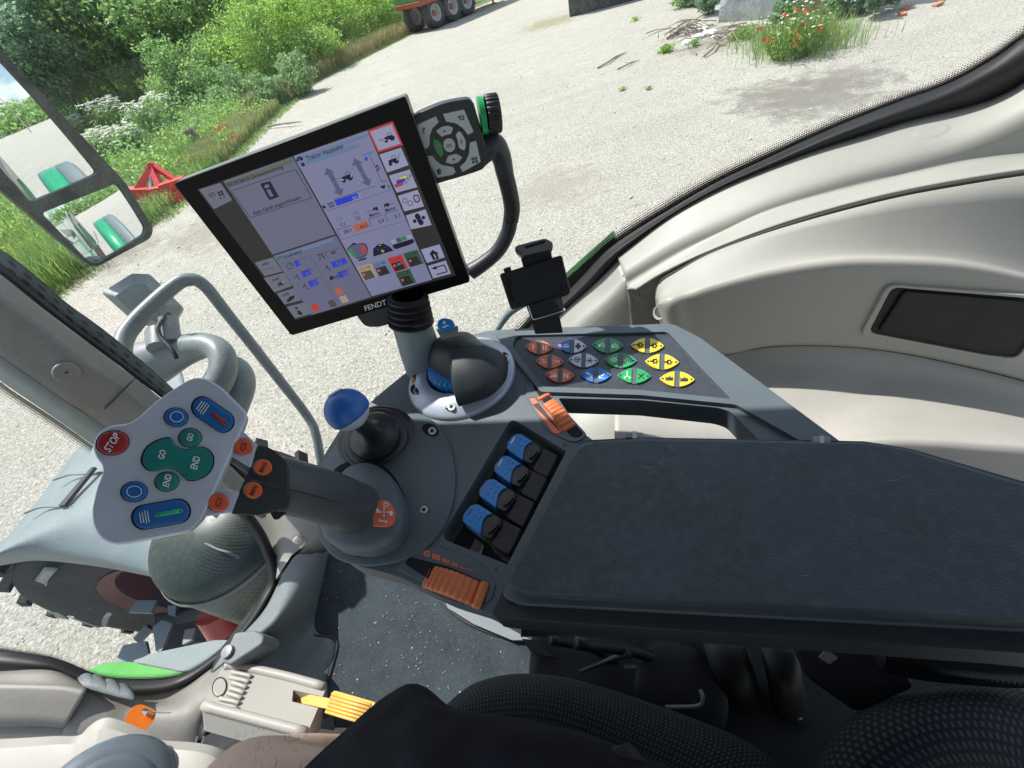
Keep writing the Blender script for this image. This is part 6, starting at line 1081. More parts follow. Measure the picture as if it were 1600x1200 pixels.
# ---- valve levers
LV = [((803.5, 680), 1.0, (.62, .66, .7), 'blue valve lever with white stripe, nearest the orange wheel by the button panel'), ((784, 714.5), 1.04, (.75, .66, .1), 'blue valve lever with yellow stripe, second in the row'),
      ((761, 751), 1.09, (.55, .06, .4), 'blue valve lever with magenta stripe, third in the row'), ((736, 790.6), 1.15, (.06, .09, .13), 'blue valve lever with dark stripe, nearest the bright gap in the slot')]
M['nub'] = mat('nub_blue', (.03, .32, .75), .5, var=0); M['boot'] = mat('black_boot', (.022, .023, .026), .7, var=.4, vs=80, bump=.5, bs=300, dust=.45, dcol=(.09, .09, .095)); M['lever_black'] = mat('lever_black', (.02, .023, .026), .38, var=.1)
for (x, y), k, sc_, lb in LV:
    def T(*p): return [(x+(a-803.5)*k, y+(b-680)*k)+tuple(r) for a, b, *r in p]
    r = root('valve_lever', cp(x+20, y+20, -.05), lb, 'lever', 'blue levers in the console slot')
    part('boot', M['boot'], r, cp, rp(T((850, 700, 3), (872, 711, 3), (855, 746, 3), (832, 733, 4)), 3), -.045, -.004, .004); part('boot_fold', M['boot'], r, cp, rp(T((838, 694, 5), (853, 701, 3), (836, 735, 3), (822, 724, 5)), 3), -.045, -.0085, .003)
    part('shaft', M['lever_black'], r, cp, rp(T((831, 689, 1), (843, 696, 3), (844, 706, 3), (830, 724, 2), (815, 718, 1), (818, 706, 2), (822, 697, 2)), 3), -.02, -.0025, .002)
    part('clip', M['lever_black'], r, cp, rp(T((836, 696, 3), (834, 707, 6), (824, 716, 4), (832, 714), (841, 704)), 2), -.0025, .001, .001)
    pd = part('paddle', M['blue'], r, cp, rp(T((792.5, 701, 2.5), (793, 692, 1.5), (803.5, 679, 3), (813, 677.5, 3), (832.5, 690, .6), (825, 692, 3), (819, 700, 3), (817.5, 709, 3), (815.5, 718, .6)), 4), -.018, .0, .0008)
    m = MB()
    for a, b in ((813, 684), (819, 688), (808.5, 691), (814.5, 695.5), (804, 698.5), (810, 703.2)): q = T((a, b))[0]; m.slab(cp, ell(q[0], q[1], 2.1*k, 1.9*k, 0, 12), -.0005, .0001, dome=.0016)
    m.build('grip_nubs', M['nub'], pd, sharp=None); mt = mat('stripe_paint', sc_, .5, var=0); m = MB(); m.slab(cp, T((797.5, 692), (803.5, 682.5), (805, 683.5), (799, 693.5)), -.0005, .0004); m.build('colour_stripe', mt, pd)
# ---- domed rotary control
rd = root('rotary_control', cp(722, 590), 'domed dark rotary control in a silver ring with a blue dial inside', 'rotary control')
rc = cp(722, 588)
m = MB(); m.lathe([(.082, -.002), (.082, .003), (.079, .007), (.060, .0165), (.050, .0185), (.047, .0165), (.046, .010)], rc, UP, 72); M['silver2'] = mat('silver_ring', (.40, .45, .53), .36, .35, var=.05); m.build('silver_ring', M['silver2'], rd, sharp=50)
m = MB(); m.lathe([(.0465, .012), (.030, .0125), (.01, .0125)], rc, UP, 48); m.build('dark_base', M['slot_black'], rd)
m = MB(); rows = []
for i in range(193): t = 2*math.pi*i/192; rr = .0435+.0010*math.cos(t*30); rows.append([rc+V((math.cos(t)*q, math.sin(t)*q, h)) for q, h in ((rr, .012), (rr, .0245), (rr-.002, .027), (.02, .028))])
m.grid(rows); m.build('blue_dial', M['blue'], rd, sharp=60)
m = MB()
def arcp(r0, r1, a0, a1, h, n=14): return [rc+V((math.cos(math.radians(a0+(a1-a0)*i/n))*r0, math.sin(math.radians(a0+(a1-a0)*i/n))*r0, h)) for i in range(n+1)], [rc+V((math.cos(math.radians(a0+(a1-a0)*i/n))*r1, math.sin(math.radians(a0+(a1-a0)*i/n))*r1, h)) for i in range(n+1)]
a, b = arcp(.0475, .0565, 150, 240, .0181); m.grid([a, [p-UP*.0022 for p in b]]); m.build('scale_band', M['slot_black'], rd, solid=.0006, soff=1)
a, b = arcp(.047, .055, 40, 85, .0181); m = MB(); m.grid([a, [p-UP*.0018 for p in b]]); m.build('scale_band', M['slot_black'], rd, solid=.0006, soff=1)
dm = part('dome_cap', M['con_dark'], rd, cp, rp([(667, 568, 10), (669, 545, 14), (695, 525, 14), (738, 521, 14), (758, 540, 8), (792, 556, 4), (790, 585, 14), (763, 612, 16), (712, 627, 3), (707, 602, 4), (700, 590, 8), (684, 582, 8)], 8, 6), .018, .031, .004, dome=.035, bseg=4, sharp=60)
for x, y in ((651, 609), (704, 634), (789, 559)): screw(x, y, .0115, rd, 8, 8)
M['amber'] = mat('amber_sticker', (.62, .36, .05), .5, var=0); part('warning_sticker', M['amber'], rd, cp, rp([(643, 577), (652, 571), (652, 592), (643, 600)], 1), .0118, .0128, 0)
m = MB(); m.slab(cp, bar((646, 580), (650, 594), 2), .0128, .0131); m.slab(cp, bar((645, 590), (651, 578), 1.4), .0128, .0131); m.build('sticker_print', M['ink'], rd)
# blue cap button behind
bc = root('blue_button', cp(700, 516), 'small blue button with a white symbol sticking up behind the domed control', 'button'); bp_ = Pl(W(698, 510, .55), (CAM-W(698, 510, .55)).normalized()+UP*.1)
part('cap', M['blue'], bc, bp_, rp([(683, 513), (684, 500), (695, 496), (708, 500), (713, 514), (690, 520)], 5), -.015, 0, .002); m = MB(); m.slab(bp_, ell(694, 504, 2.2, 2.4, 0, 10), 0, .0004); m.slab(bp_, bar((691, 512), (701, 508), 2), 0, .0004); m.build('print', M['ink_w'], bc); part('base', M['steel_grey'], bc, bp_, rp([(680, 512), (690, 518), (716, 508), (716, 525), (690, 530)], 3), -.02, -.006, .002)
# ---- ball lever
bl = root('ball_lever', cp(590, 690), 'short lever with blue and silver ball knob on a black rubber boot', 'lever'); A = cp(594, 689, .010); Bk = W(543, 641, .418); ax_ = (Bk-A).normalized(); L = (Bk-A).length
m = MB(); prof = [(.049, -.004), (.0495, .002), (.044, .006), (.046, .0095), (.0435, .0135), (.037, .015), (.0395, .019), (.037, .023), (.0295, .025), (.032, .029), (.029, .035), (.020, .042), (.013, .050), (.010, .058), (.010, L)]
m.lathe(prof, A, ax_, 40); m.build('rubber_boot', M['lever_black'], bl, sharp=60)
m = MB(); rows = []; R_ = .0210; u = ax_.orthogonal().normalized(); w2_ = ax_.cross(u); cutd = ((CAM-Bk).normalized()*.42-XC*.55-YC*.62).normalized()
def ball(r, f0, f1, axd, n=22): uu = axd.orthogonal().normalized(); bb = axd.cross(uu); return [[Bk+(axd*math.cos(f0+(f1-f0)*i/n)+(uu*math.cos(2*math.pi*k/40)+bb*math.sin(2*math.pi*k/40))*math.sin(f0+(f1-f0)*i/n))*r for k in range(41)] for i in range(n+1)]
m.grid(ball(R_*.985, 0, math.pi, cutd)); m.build('silver_ball', M['silver'], bl, sharp=None); m = MB(); m.grid(ball(R_*1.01, 0, math.pi*.60, cutd)); M['ball_blue'] = mat('ball_blue', (.004, .11, .42), .4, var=.08, vs=60, dust=.05); m.build('blue_cap', M['ball_blue'], bl, sharp=None, solid=.0008)
m = MB(); q = (cutd*.93-XC*.18+(-YC)*.42).normalized(); m.lathe([(.008, -.0006), (.0075, .0006), (0, .001)], Bk+q*R_*1.0, q, 20); m.build('knob_inlay', M['blue2'], bl)
part('boot_collar', M['con_dark'], co, cp, rp([(522, 690, 20), (560, 648, 20), (620, 640, 20), (650, 668, 20), (640, 715, 20), (590, 735, 20), (535, 722, 20)], 20, 6), .003, .010, .002)
# ---- joystick
js = root('joystick', cp(565, 800, .01), 'large joystick with silver button plate, red, blue, green and orange buttons', 'joystick')
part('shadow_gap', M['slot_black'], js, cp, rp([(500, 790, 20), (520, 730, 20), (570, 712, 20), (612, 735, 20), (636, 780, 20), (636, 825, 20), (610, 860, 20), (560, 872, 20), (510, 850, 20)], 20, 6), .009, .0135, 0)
part('base_puck', M['con'], js, cp, rp([(520, 752, 14), (545, 724, 16), (580, 719, 16), (610, 740, 18), (628, 775, 18), (632, 812, 18), (618, 842, 16), (575, 862, 18), (530, 858, 18), (500, 838, 18), (500, 795, 18)], 16, 6), .006, .030, .007, dome=.012, bseg=5, sharp=60)
g_ = MB(); g_.tube([W(*q) for q in [(568, 800, .47), (545, 790, .445), (520, 780, .415), (490, 770, .392), (460, 762, .374), (430, 755, .362), (402, 750, .352)]], [.029, .0270, .0258, .0245, .0240, .0238, .020], 32, n=8); M['grip_grey'] = mat('joystick_grip_grey', (.055, .070, .080), .5, var=.06, bump=.2, bs=1500, dust=.1, dcol=(.2, .2, .19)); g_.build('grip', M['grip_grey'], js, sharp=None)
m = MB(); m.tube([W(392, 750, .31)-FW*.0, W(440, 762, .331), W(480, 772, .352), W(530, 785, .385)], .0006, 6); m.build('grip_seam', M['con_dark'], js)
hpC = W(262, 722, .30); HP = Pl(hpC, (CAM-hpC).normalized()+UP*.22-XC*.12)
head = rp([(143, 697, 14), (152, 675, 14), (172, 664, 10), (200, 661, 6), (216, 651, 4), (246, 624, 4), (286, 597, 10), (302, 589, 10), (322, 590, 14), (346, 604, 6), (383, 641, 6), (387, 652, 4), (383, 664, 4), (342, 755, 3), (316, 812, 8), (296, 832, 10), (202, 850, 10), (178, 853, 12), (156, 843, 12), (144, 822, 12), (142, 797, 10), (150, 762, 8), (160, 737, 5), (158, 726, 4), (148, 714, 8)], 8, 6)
part('button_plate', M['silver'], js, HP, head, -.011, 0, .0022, bseg=4); M['plate_back'] = mat('plate_back', (.10, .10, .13), .5)
part('plate_back', M['plate_back'], js, HP, [(262+(x-262)*.985, 724+(y-724)*.985) for x, y in head], -.020, -.0112, .003)
part('side_arm', M['silver'], js, HP, rp([(374, 668, 3), (401, 694, 3), (392, 731, 3), (352, 707, 3)], 3), -.014, -.004, .0015); part('side_arm', M['silver'], js, HP, rp([(330, 762, 3), (374, 768, 3), (362, 800, 3), (314, 808, 3)], 3), -.014, -.004, .0015)
part('arm_edge', M['steel_grey'], js, HP, [(352, 708), (392, 732), (388, 741), (350, 716)], -.02, -.013, .001); part('grip_block', M['con_dark'], js, HP, rp([(404, 694, 4), (424, 700, 10), (450, 722, 10), (452, 792, 10), (404, 806, 8), (361, 803, 3), (375, 765, 3), (392, 728, 3)], 6), -.028, -.008, .005)
part('trigger', M['black_p'], js, HP, rp([(420, 798), (448, 800), (434, 812), (428, 812)], 2), -.035, -.02, .001)
RD = (.5, -.87)
M['b_red'] = mat('stop_red', (.30, .02, .025), .33, var=.06, vs=60); M['b_teal'] = mat('teal_green_button', (.008, .17, .155), .33, var=.06, vs=60); M['b_orange'] = mat('orange_button', (.60, .085, .035), .4, var=.05)
def btn(nm, mt, pts, lb, dm_=.0012, h=.002, h0=-.003, rim=True, texts=(), extra=None, rs=1.07):
    cx = sum(p[0] for p in pts)/len(pts); cy = sum(p[1] for p in pts)/len(pts)
    if rim: part('button_gap', M['slot_black'], js, HP, [(cx+(x-cx)*rs, cy+(y-cy)*rs) for x, y in pts], h0-.001, h0+.0034, 0)
    m = MB(); m.slab(HP, pts, h0, h, 0, dome=dm_); b = m.build(nm, mt, js, label=lb, bevel=.0009, sharp=50)
    if texts or extra:
        m = MB()
        for s, x, y, L_, hp_, dd in texts: ctext(m, s, HP, x, y, dd, L_, hp_, h+dm_+.0004, 0)
        if extra: extra(m, h+dm_)
        m.build('marking', [M['ink_w'], M['ink'], M['b_red'], M['k_green2']], b, sharp=None)
M['k_green2'] = mat('green_mark', (.02, .42, .22), .45, var=0)
btn('stop_button', M['b_red'], ell(176, 692, 25, 18.5, -8), 'dark red round button marked STOP', texts=[('STOP', 175, 691, 31, 12, (.55, -.83))])
def ringmark(x, y, rx, ry): return lambda m, h: m.slab(HP, ell(x, y, rx, ry, 0, 28), h, h+.0004, 0, holes=[ell(x, y, rx-.9, ry-.9, 0, 28)[::-1]])
btn('round_button', M['blue2'], ell(275, 652, 18.5, 14.5, 5), 'round blue button next to the oval blue button with the red bar', extra=ringmark(276, 651, 10.5, 8.5)); btn('round_button', M['blue2'], ell(209.5, 768.5, 20.5, 15.5, -3), 'round blue button next to the oval blue button with the green bar', extra=ringmark(209.5, 768, 12, 9))
def ovm(a, b, mi, off):
    a, b = V(a), V(b); d = (b-a).normalized(); q = V((-d.y, d.x))
    def fn(m, h):
        for i in range(4): c = a+d*(i*4.2-7); m.slab(HP, bar(tuple(c-q*(10-abs(i-2)*1.0)), tuple(c+q*(10-abs(i-2)*1.0)), 1.1), h, h+.0004, 0)
        s = a+d*19; e = b+d*5; m.slab(HP, capsule(tuple(s), tuple(e), 7), h, h+.0004, mi)
        m.slab(HP, bar(tuple(s+q*2), tuple(s-q*2), 1.2), h+.0004, h+.0006, 1); m.slab(HP, bar(tuple(e+q*2), tuple(e-q*2), 1.2), h+.0004, h+.0006, 1); m.slab(HP, bar(tuple(e-d*2), tuple(e+d*2), 1.2), h+.0004, h+.0006, 1)
    return fn
btn('oval_button', M['blue2'], capsule((317, 637), (348, 658), 33), 'oval blue button with a red minus plus bar', extra=ovm((317, 637), (348, 658), 2, 0)); btn('oval_button', M['blue2'], capsule((226, 808), (277, 799), 37), 'oval blue button with a green minus plus bar', extra=ovm((226, 808), (277, 799), 3, 0))
TD = (.28, -.96)
btn('go_button', M['b_teal'], ell(297, 684, 17.5, 14.5, 0), 'small round teal button marked GO', texts=[('GO', 297, 683, 12, 9, TD)]); btn('end_button', M['b_teal'], ell(260.5, 752.5, 18.5, 14.8, -5), 'small round teal button marked END', texts=[('END', 261, 751, 19, 10, TD)])
db = rp([(222, 716, 10), (228, 700, 10), (246, 688, 10), (264, 684, 4), (270, 688, 4), (274, 697, 6), (288, 704, 8), (304, 700, 6), (314, 698, 6), (326, 703, 8), (333, 714, 8), (331, 731, 8), (320, 744, 8), (304, 750, 6), (292, 750, 4), (286, 744, 5), (276, 733, 7), (260, 731, 8), (246, 736, 6), (232, 735, 8), (223, 725, 8)], 6, 5)
btn('rocker_pad', M['b_teal'], db, 'big teal double lobed button marked GO and END', dm_=.0008, texts=[('GO', 253, 710, 14, 10, TD), ('END', 305, 723, 20, 11, TD)], rs=1.05)
def sb(nm, x, y, rx, ry, t, L_, lb, hp_=8, dd=TD, z=0, mt='b_orange', plate_h=-.004):
    pts = ell(x, y, rx, ry, 0); part('button_gap', M['steel_grey'], js, HP, [(x-1+(a-x)*1.1, y+(b-y)*1.1) for a, b in pts], plate_h-.001, plate_h+.0012, 0); m = MB(); m.slab(HP, pts, plate_h, plate_h+.005, 0); b = m.build(nm, M[mt], js, label=lb, bevel=.0012); m = MB(); ctext(m, t, HP, x, y, dd, L_, hp_, plate_h+.0054); m.build('marking', M['ink'], b)
sb('side_button', 380, 698, 14.5, 12.5, 'C2', 13, 'orange red round button marked C2'); sb('side_button', 341, 785, 15.5, 14, 'C1', 13, 'orange red round button marked C1')
M['b_orange2'] = mat('bright_orange_button', (.66, .11, .03), .4, var=.05)
sb('side_button', 411, 730, 14, 12, 'MAX', 17, 'orange round button marked MAX', 7, (.45, -.9), mt='b_orange2', plate_h=-.008); sb('side_button', 396, 766, 14, 12.5, 'MIN', 16, 'orange round button marked MIN', 7, (.45, -.9), mt='b_orange2', plate_h=-.008)
# orange sticker on the base
sp_ = Pl(cp.o+UP*.040, UP+XC*.12+YC*.05*0); stk = part('orange_sticker', M['label_orange'], js, cp, rp([(582, 822, 3), (583, 798, 8), (592, 781, 5), (607, 781, 8), (616, 796, 8), (614, 813, 6), (603, 821, 5)], 5), .034, .0405, .0003)
m = MB()
def am(pts): m.slab(cp, pts, .0405, .0409)
am(ell(600, 800, 1.6, 1.6, 0, 10)); [am(bar((600+a*4, 800+b*4), (600+a*7.5, 800+b*7.5), 2)) for a, b in ((1, 0), (-1, 0), (0, 1), (0, -1))]
am(ell(590, 798, 2.6, 4, 0, 10)); am(ell(611, 802, 2.6, 4, 0, 10)); am(bar((592, 813), (604, 815), 1.6)); am([(590, 813), (594, 810), (594, 816)]); am([(606, 815), (602, 812), (602, 818)])
m.slab(cp, ell(603, 788, 4, 3.6, 0, 14), .0405, .0409, holes=[ell(603, 788, 2.8, 2.5, 0, 14)[::-1]]); m.build('sticker_print', M['ink_w'], stk)
# ---- phone holder
phC = W(838, 440, .53); PH = Pl(phC, (CAM-phC).normalized()+UP*.12); ph = root('phone_holder', cp(855, 512), 'black clamp phone holder standing on the far edge of the button panel', 'phone holder')
part('back_plate', M['black_p'], ph, PH, rp([(780, 428, 4), (860, 403, 3), (878, 398, 4), (892, 456, 4), (886, 462, 3), (798, 484, 4)], 4), -.010, 0, .002); part('grip_slot', M['slot_black'], ph, PH, rp([(790, 436), (797, 433), (800, 445), (799, 453), (806, 470), (798, 475), (793, 455)], 3), -.001, .0006, 0)
for x, y in ((873.5, 412), (881, 449)): m = MB(); m.slab(PH, ell(x, y, 5, 5, 0, 18), -.001, .001); s_ = m.build('screw', M['slot_black'], ph); m = MB(); m.slab(PH, ell(x, y, 2.4, 2.4, 0, 6), .001, .0018); m.build('screw_head', M['con_dark'], s_)
part('clamp_neck', M['black_p'], ph, PH, rp([(812, 396), (860, 384), (863, 404), (818, 420)], 2), -.016, -.004, .002)
part('upper_jaw', M['con_dark'], ph, PH, rp([(804, 392, 5), (806, 384, 5), (853, 372, 6), (864, 380, 5), (864, 387, 4), (855, 391), (815, 400, 3)], 4), -.004, .022, .0025, [rp([(818, 385), (852, 375), (854, 379), (822, 389)], 1.5)])
part('lower_jaw', M['black_p'], ph, PH, rp([(822, 478), (877, 461), (882, 484), (872, 493), (836, 503), (830, 500)], 2), -.014, .006, .002); part('stem', M['black_p'], ph, PH, rp([(829, 495), (873, 488), (880, 520), (836, 522)], 2), -.016, -.004, .002); part('side_knob', M['black_p'], ph, PH, rp([(786, 420), (797, 416), (799, 422), (788, 426)], 1.5), -.006, .0, .001)
m = MB(); m.tube([PH(825, 477, .008), PH(831, 495, .009), PH(834, 499, .009), PH(840, 498, .009), PH(880, 486, .008), PH(881, 482, .006)], .0009, 8, n=3); m.build('spring_wire', M['chrome'], ph, sharp=None)
# ================================================================== monitor, keypad, neck
def cw(x, y, z): return CAM+XC*x+YC*y+FW*z
TPp = Pl3(cw(-.3815, -.2287, .466), cw(-.3815+.2786, -.2287-.0725, .466-.0349), cw(-.3815+.0506, -.2287+.1573, .466+.1536))
M['bezel'] = mat('glossy_black_bezel', (.004, .004, .005), .35, var=0, spec=.12); M['mon_case'] = mat('monitor_case_grey', (.11, .135, .15), .4, var=.05, bump=.15, bs=1500)
mo_r = root('monitor', cw(-.18, -.02, .62), 'tractor terminal monitor with black bezel showing a lit menu screen', 'monitor')
outl = rp([(270, 287, 5), (633, 150, 6), (735, 441, 5), (455, 525, 5)], 5)
part('front_frame', M['bezel'], mo_r, TPp, outl, -.006, 0, .0015); part('case', M['mon_case'], mo_r, TPp, outl, -.030, -.0062, .004)
def em(name, c, s=1.0):
    m = mat(name, (c[0]*.2, c[1]*.2, c[2]*.2), .3, var=0, spec=.22, emit=1, ecol=tuple(q*s for q in c)); return m
S = .80
SM = [em('screen_dark', (.020, .020, .020), S), em('screen_pane', (.155, .160, .265), S), em('screen_ink', (.008, .009, .02), S), em('screen_key', (.225, .23, .345), S), em('screen_head', (.10, .15, .25), S), em('screen_blue', (.015, .035, .42), S),
      em('screen_arrow', (.07, .075, .15), S), em('screen_red', (.36, .035, .03), S), em('screen_orange', (.32, .09, .05), S), em('screen_green', (.03, .17, .05), S), em('screen_tan', (.30, .22, .15), S), em('screen_yellow', (.45, .38, .08), S), em('screen_paneA', (.105, .11, .165), S), em('screen_headg', (.085, .10, .075), S), em('screen_dkgreen', (.03, .07, .045), S), em('screen_grey', (.05, .05, .05), S), em('screen_keydim', (.11, .115, .155), S), em('screen_paneB', (.10, .105, .17), S)]
DK, PN, IK, KY, HD, BL, AR, RE, OR, GR, TN, YE, PA, HG, DG, GY, KD, PB = range(18)
s = MB(); z = [.0]
def q(pts, mi, lv=1): s.slab(TPp, pts, .0002, .0003+.0002*lv, mi, side=False)
q([(308, 296), (614, 188), (712, 430), (462, 500)], DK, 0)
q([(349, 283), (457, 245), (524, 366), (426, 398)], PA); q([(427, 400), (525, 368), (580, 464), (487, 492)], PB); q([(458.5, 244), (574, 204), (675, 437), (581, 463)], PN)
def line(pts, w_, mi=IK, lv=2, closed=False):
    for a, b in zip(pts, pts[1:]+(pts[:1] if closed else [])): q(bar(a, b, w_), mi, lv)
def tx(t, cx, cy, L_, hp_, mi=IK, d=(.94, -.33), lv=3): ctext(s, t, TPp, cx, cy, d, L_, hp_, .0003+.0002*lv, mi)
UPp = (-.48, -.88)
# pane A
q([(352, 286), (457, 247.5), (460.5, 254), (356.5, 292)], HG, 2); q([(353, 286.5), (362, 283.3), (365.5, 289.5), (357, 292.5)], DG, 3); tx('ISOBUS-Gerätesteuerung', 404, 273.2, 80, 6.2)
line([(361, 298.5), (462, 264.7), (487, 309), (391, 340.5)], .8, closed=True); q([(406, 287), (422, 283), (436, 307.5), (421, 312.7)], IK, 2); q(ell(416.8, 291, 4, 3.2, -20, 12), PA, 3); q([(416, 297), (421.5, 295.2), (427.5, 306), (422.5, 308)], PA, 3); tx('Kein Gerät angeschlossen.', 433, 320.5, 78, 6)
# pane C head
q([(460.5, 248), (472, 244), (475, 250), (463.5, 254)], HD, 2); q([(473, 243.5), (574, 208.5), (576, 213), (475.5, 249.5)], HD, 2); q([(464, 255.5), (475.5, 251.5), (479, 258), (467.5, 262)], HD, 2); q([(477, 251.2), (560, 223.2), (563, 230), (480.5, 259)], HD, 2); tx('Traktor Hauptseite', 507, 238, 60, 7.2)
q(ell(465, 250.5, 2.3, 2, 0, 10), IK, 3); q(ell(471, 248.5, 2.8, 2.6, 0, 10), IK, 3); q(bar((464, 247.5), (471, 245.5), 3), IK, 3); q([(470, 255.5), (474.5, 254), (477, 259), (472.5, 260.5)], IK, 3)
def tractor(x, y, k, armL=True, armR=True):
    def P(a, b): return (x+k*(a*.94+b*.30), y+k*(a*-.33+b*.92))
    q(ell(*P(-5.2, 4.2), 3.1*k, 3*k, 0, 14), IK, 3); q(ell(*P(5.4, 2.6), 4.6*k, 4.4*k, 0, 16), IK, 3); q([P(-7, -2.4), P(0, -3), P(6, -3), P(6, 3), P(-3, 3), P(-7, 1)], IK, 3); line([P(-.5, -2.5), P(.6, -7.6), P(6, -7.6), P(6.6, -2)], .7*k, IK, 3)
    def arm(a, b): q(capsule(P(*a), P(*b), 3.4*k, 6), IK, 4); q(capsule(P(*a), P(*b), 2.2*k, 6), KY, 5)
    if armL: arm((-14, -1), (-5.5, 2.6))
    if armR: arm((7.5, 1.5), (13.5, -6))
tractor(541, 277, 1.0); 
def darrow(ox, oy):
    a = [(510, 262), (523, 269), (519.5, 270.2), (525.8, 283.3), (519, 285.4), (512, 272.8), (506.5, 274.5)]; b = [(519.3, 286), (526.2, 284), (532.5, 295.5), (537, 294), (533.5, 306), (520.7, 300), (525.8, 298.2)]
    for w_ in (a, b): q([(x+ox, y+oy) for x, y in w_], AR, 2)
darrow(0, 0); darrow(43.5, -15)
line([(565.5, 242.5), (585, 236.5)], .9, BL); q([(571, 243.5), (575.5, 248), (573.4, 248.8), (574.8, 251.4), (572.4, 252), (571.2, 249.6), (569, 250.4)], BL, 2); line([(576.5, 240), (597, 284.5), (605, 282.5)], .7); tx('4%', 590, 262, 11, 6, d=(.42, .9)); q([(593, 291.5), (602.5, 288.5), (600.5, 296)], IK, 2); line([(606, 287), (609.5, 295)], .8); line([(604.5, 291.5), (610, 290)], .7)
line([(521.5, 311.5), (588, 290.5)], .6); q([(522, 312.7), (558, 301.5), (562, 309.7), (526.7, 322)], BL, 2); tx('55,6', 557, 308.5, 13, 6, KY); line([(510, 330), (613, 296.5)], .4); q([(503, 323), (506.5, 320), (510, 325), (506, 326)], IK, 2)
for k in range(3): line([(512+k*3.2, 317-k), (516.5+k*3.2, 325-k)], 1.1)
line([(511, 319), (521, 316)], .8); line([(514, 324), (523, 321)], .8)
# C1 C2 memo
for x, y in ((530, 343), (555.5, 335)): s.slab(TPp, ell(x, y, 4.3, 4.6, 0, 16), .0002, .0007, AR, [ell(x, y, 3.6, 3.9, 0, 16)[::-1]], side=False); line([(x, y), (x+2, y-3)], .5)
tx('C1', 535, 350.5, 7.5, 5); tx('C2', 559.5, 341.5, 7.5, 5); tx('Memo', 585, 334.5, 16.5, 5.6); tx('Memo', 610, 326.5, 16.5, 5.6)
for x, y in ((587, 327), (604.5, 321)): q(ell(x-3, y+1, 1.7, 1.6, 0, 8), IK, 2); q(ell(x+1.5, y-.5, 2.6, 2.5, 0, 8), IK, 2); q(bar((x-4, y-1), (x+3, y-3), 2.4), IK, 2)
line([(573, 331.5), (580, 329)], 1.2, AR); line([(609, 319.5), (614.5, 317.5)], 1.2, AR)
for a in ((526, 359, 548, 352.5, 532, 371), (576, 342.5, 597.5, 336, 581.5, 354.5), (601, 334.5, 622, 328, 606, 346)): line([(a[4], a[5]), (a[0], a[1]), (a[2], a[3])], .6)
q([(551, 352), (573, 345), (578, 355), (557, 362.5)], OR, 2); tx('38,1', 543, 361, 12, 5.5); tx('43,5', 568, 353, 12, 5.5); tx('5,0', 595.5, 345, 9, 5.5); tx('5,1', 620.5, 337, 8.5, 5.5); line([(532, 375), (634, 344.5)], .4)
# icons
q(rp([(541, 390, 4), (549, 382, 4), (553, 378.5, 2), (556, 381, 2), (570, 379.5, 4), (575, 386, 4), (574, 398, 4), (566, 403, 4), (558, 405, 4)], 3), IK, 2); q(rp([(542, 390.5, 4), (550, 383, 3), (556, 382, 2), (569, 380.5, 4), (573.8, 387, 4), (573, 397, 4), (565, 402, 4), (558, 403.5, 4)], 3), AR, 3)
q(capsule((547, 391), (554.5, 400), 6, 6), GR, 4); q(capsule((566.5, 386), (569.5, 394), 6.4, 6), RE, 4); q([(559, 406), (572, 402), (572.5, 405), (561, 408)], IK, 3)
q([(583.5, 401), (583, 389), (590, 382), (599, 380.5), (608, 385), (615, 391.5)], IK, 2); line([(588, 391), (593, 389.5)], .9, BL, 3); line([(590, 387.5), (591.5, 392.5)], .9, BL, 3); line([(595, 393), (600.5, 391.5)], 1, YE, 3); line([(597, 389.5), (599, 395)], 1, YE, 3); line([(592, 383.8), (595.5, 382.8)], .9, YE, 3); line([(600, 387), (604, 386)], .9, BL, 3)
q([(609.5, 376), (617, 373.5), (620, 379.5), (612.5, 381.5)], KY, 2); q([(618.5, 373), (625, 371), (628, 377), (621.5, 379)], DG, 2); q([(626, 370.5), (633, 368.5), (636, 374), (629, 376)], GR, 2); q([(634, 368), (641.5, 366), (645, 372), (637.5, 374)], KY, 2); q(rp([(612.5, 383), (645, 373), (648, 378), (640, 382.5), (620, 389), (616, 389)], 2), IK, 2)
# coloured valve tiles
def tile(x, y, c, inn, ext=False):
    q([(x, y), (x+22.5, y-6.2), (x+33, y+15.5), (x+11, y+22)], c, 2); q([(x+6, y+8.5), (x+21.5, y+4), (x+29, y+15.8), (x+13, y+20.8)], inn, 3); q(capsule((x+4, y+4), (x+13, y+1.4), 3.6, 5), c if c != TN else TN, 3); line([(x+3, y+3.2), (x+14, y+.2)], .5, IK, 4); line([(x+4.5, y+6.2), (x+15, y+3)], .5, IK, 4); s.slab(TPp, ell(x+18.5, y-.2, 2.2, 2, 0, 10), .0002, .0011, IK, [ell(x+18.5, y-.2, 1.4, 1.2, 0, 10)[::-1]], side=False)
    q([(x+8.5, y+10.5), (x+12.5, y+9.3), (x+14.5, y+13), (x+10.5, y+14.2)], RE, 4); tx('?', x+11.5, y+11.8, 2, 3, KY, lv=5)
    if ext: tx('EXT', x+19.5, y+8.8, 8, 3.2, KY, lv=5)
tile(557.5, 417.5, TN, GY); tile(580.5, 411, HD, DK); tile(605, 403.5, RE, DK, True); tile(629.5, 396, DG, DK); tile(617.5, 426.5-.5, DG, DK)
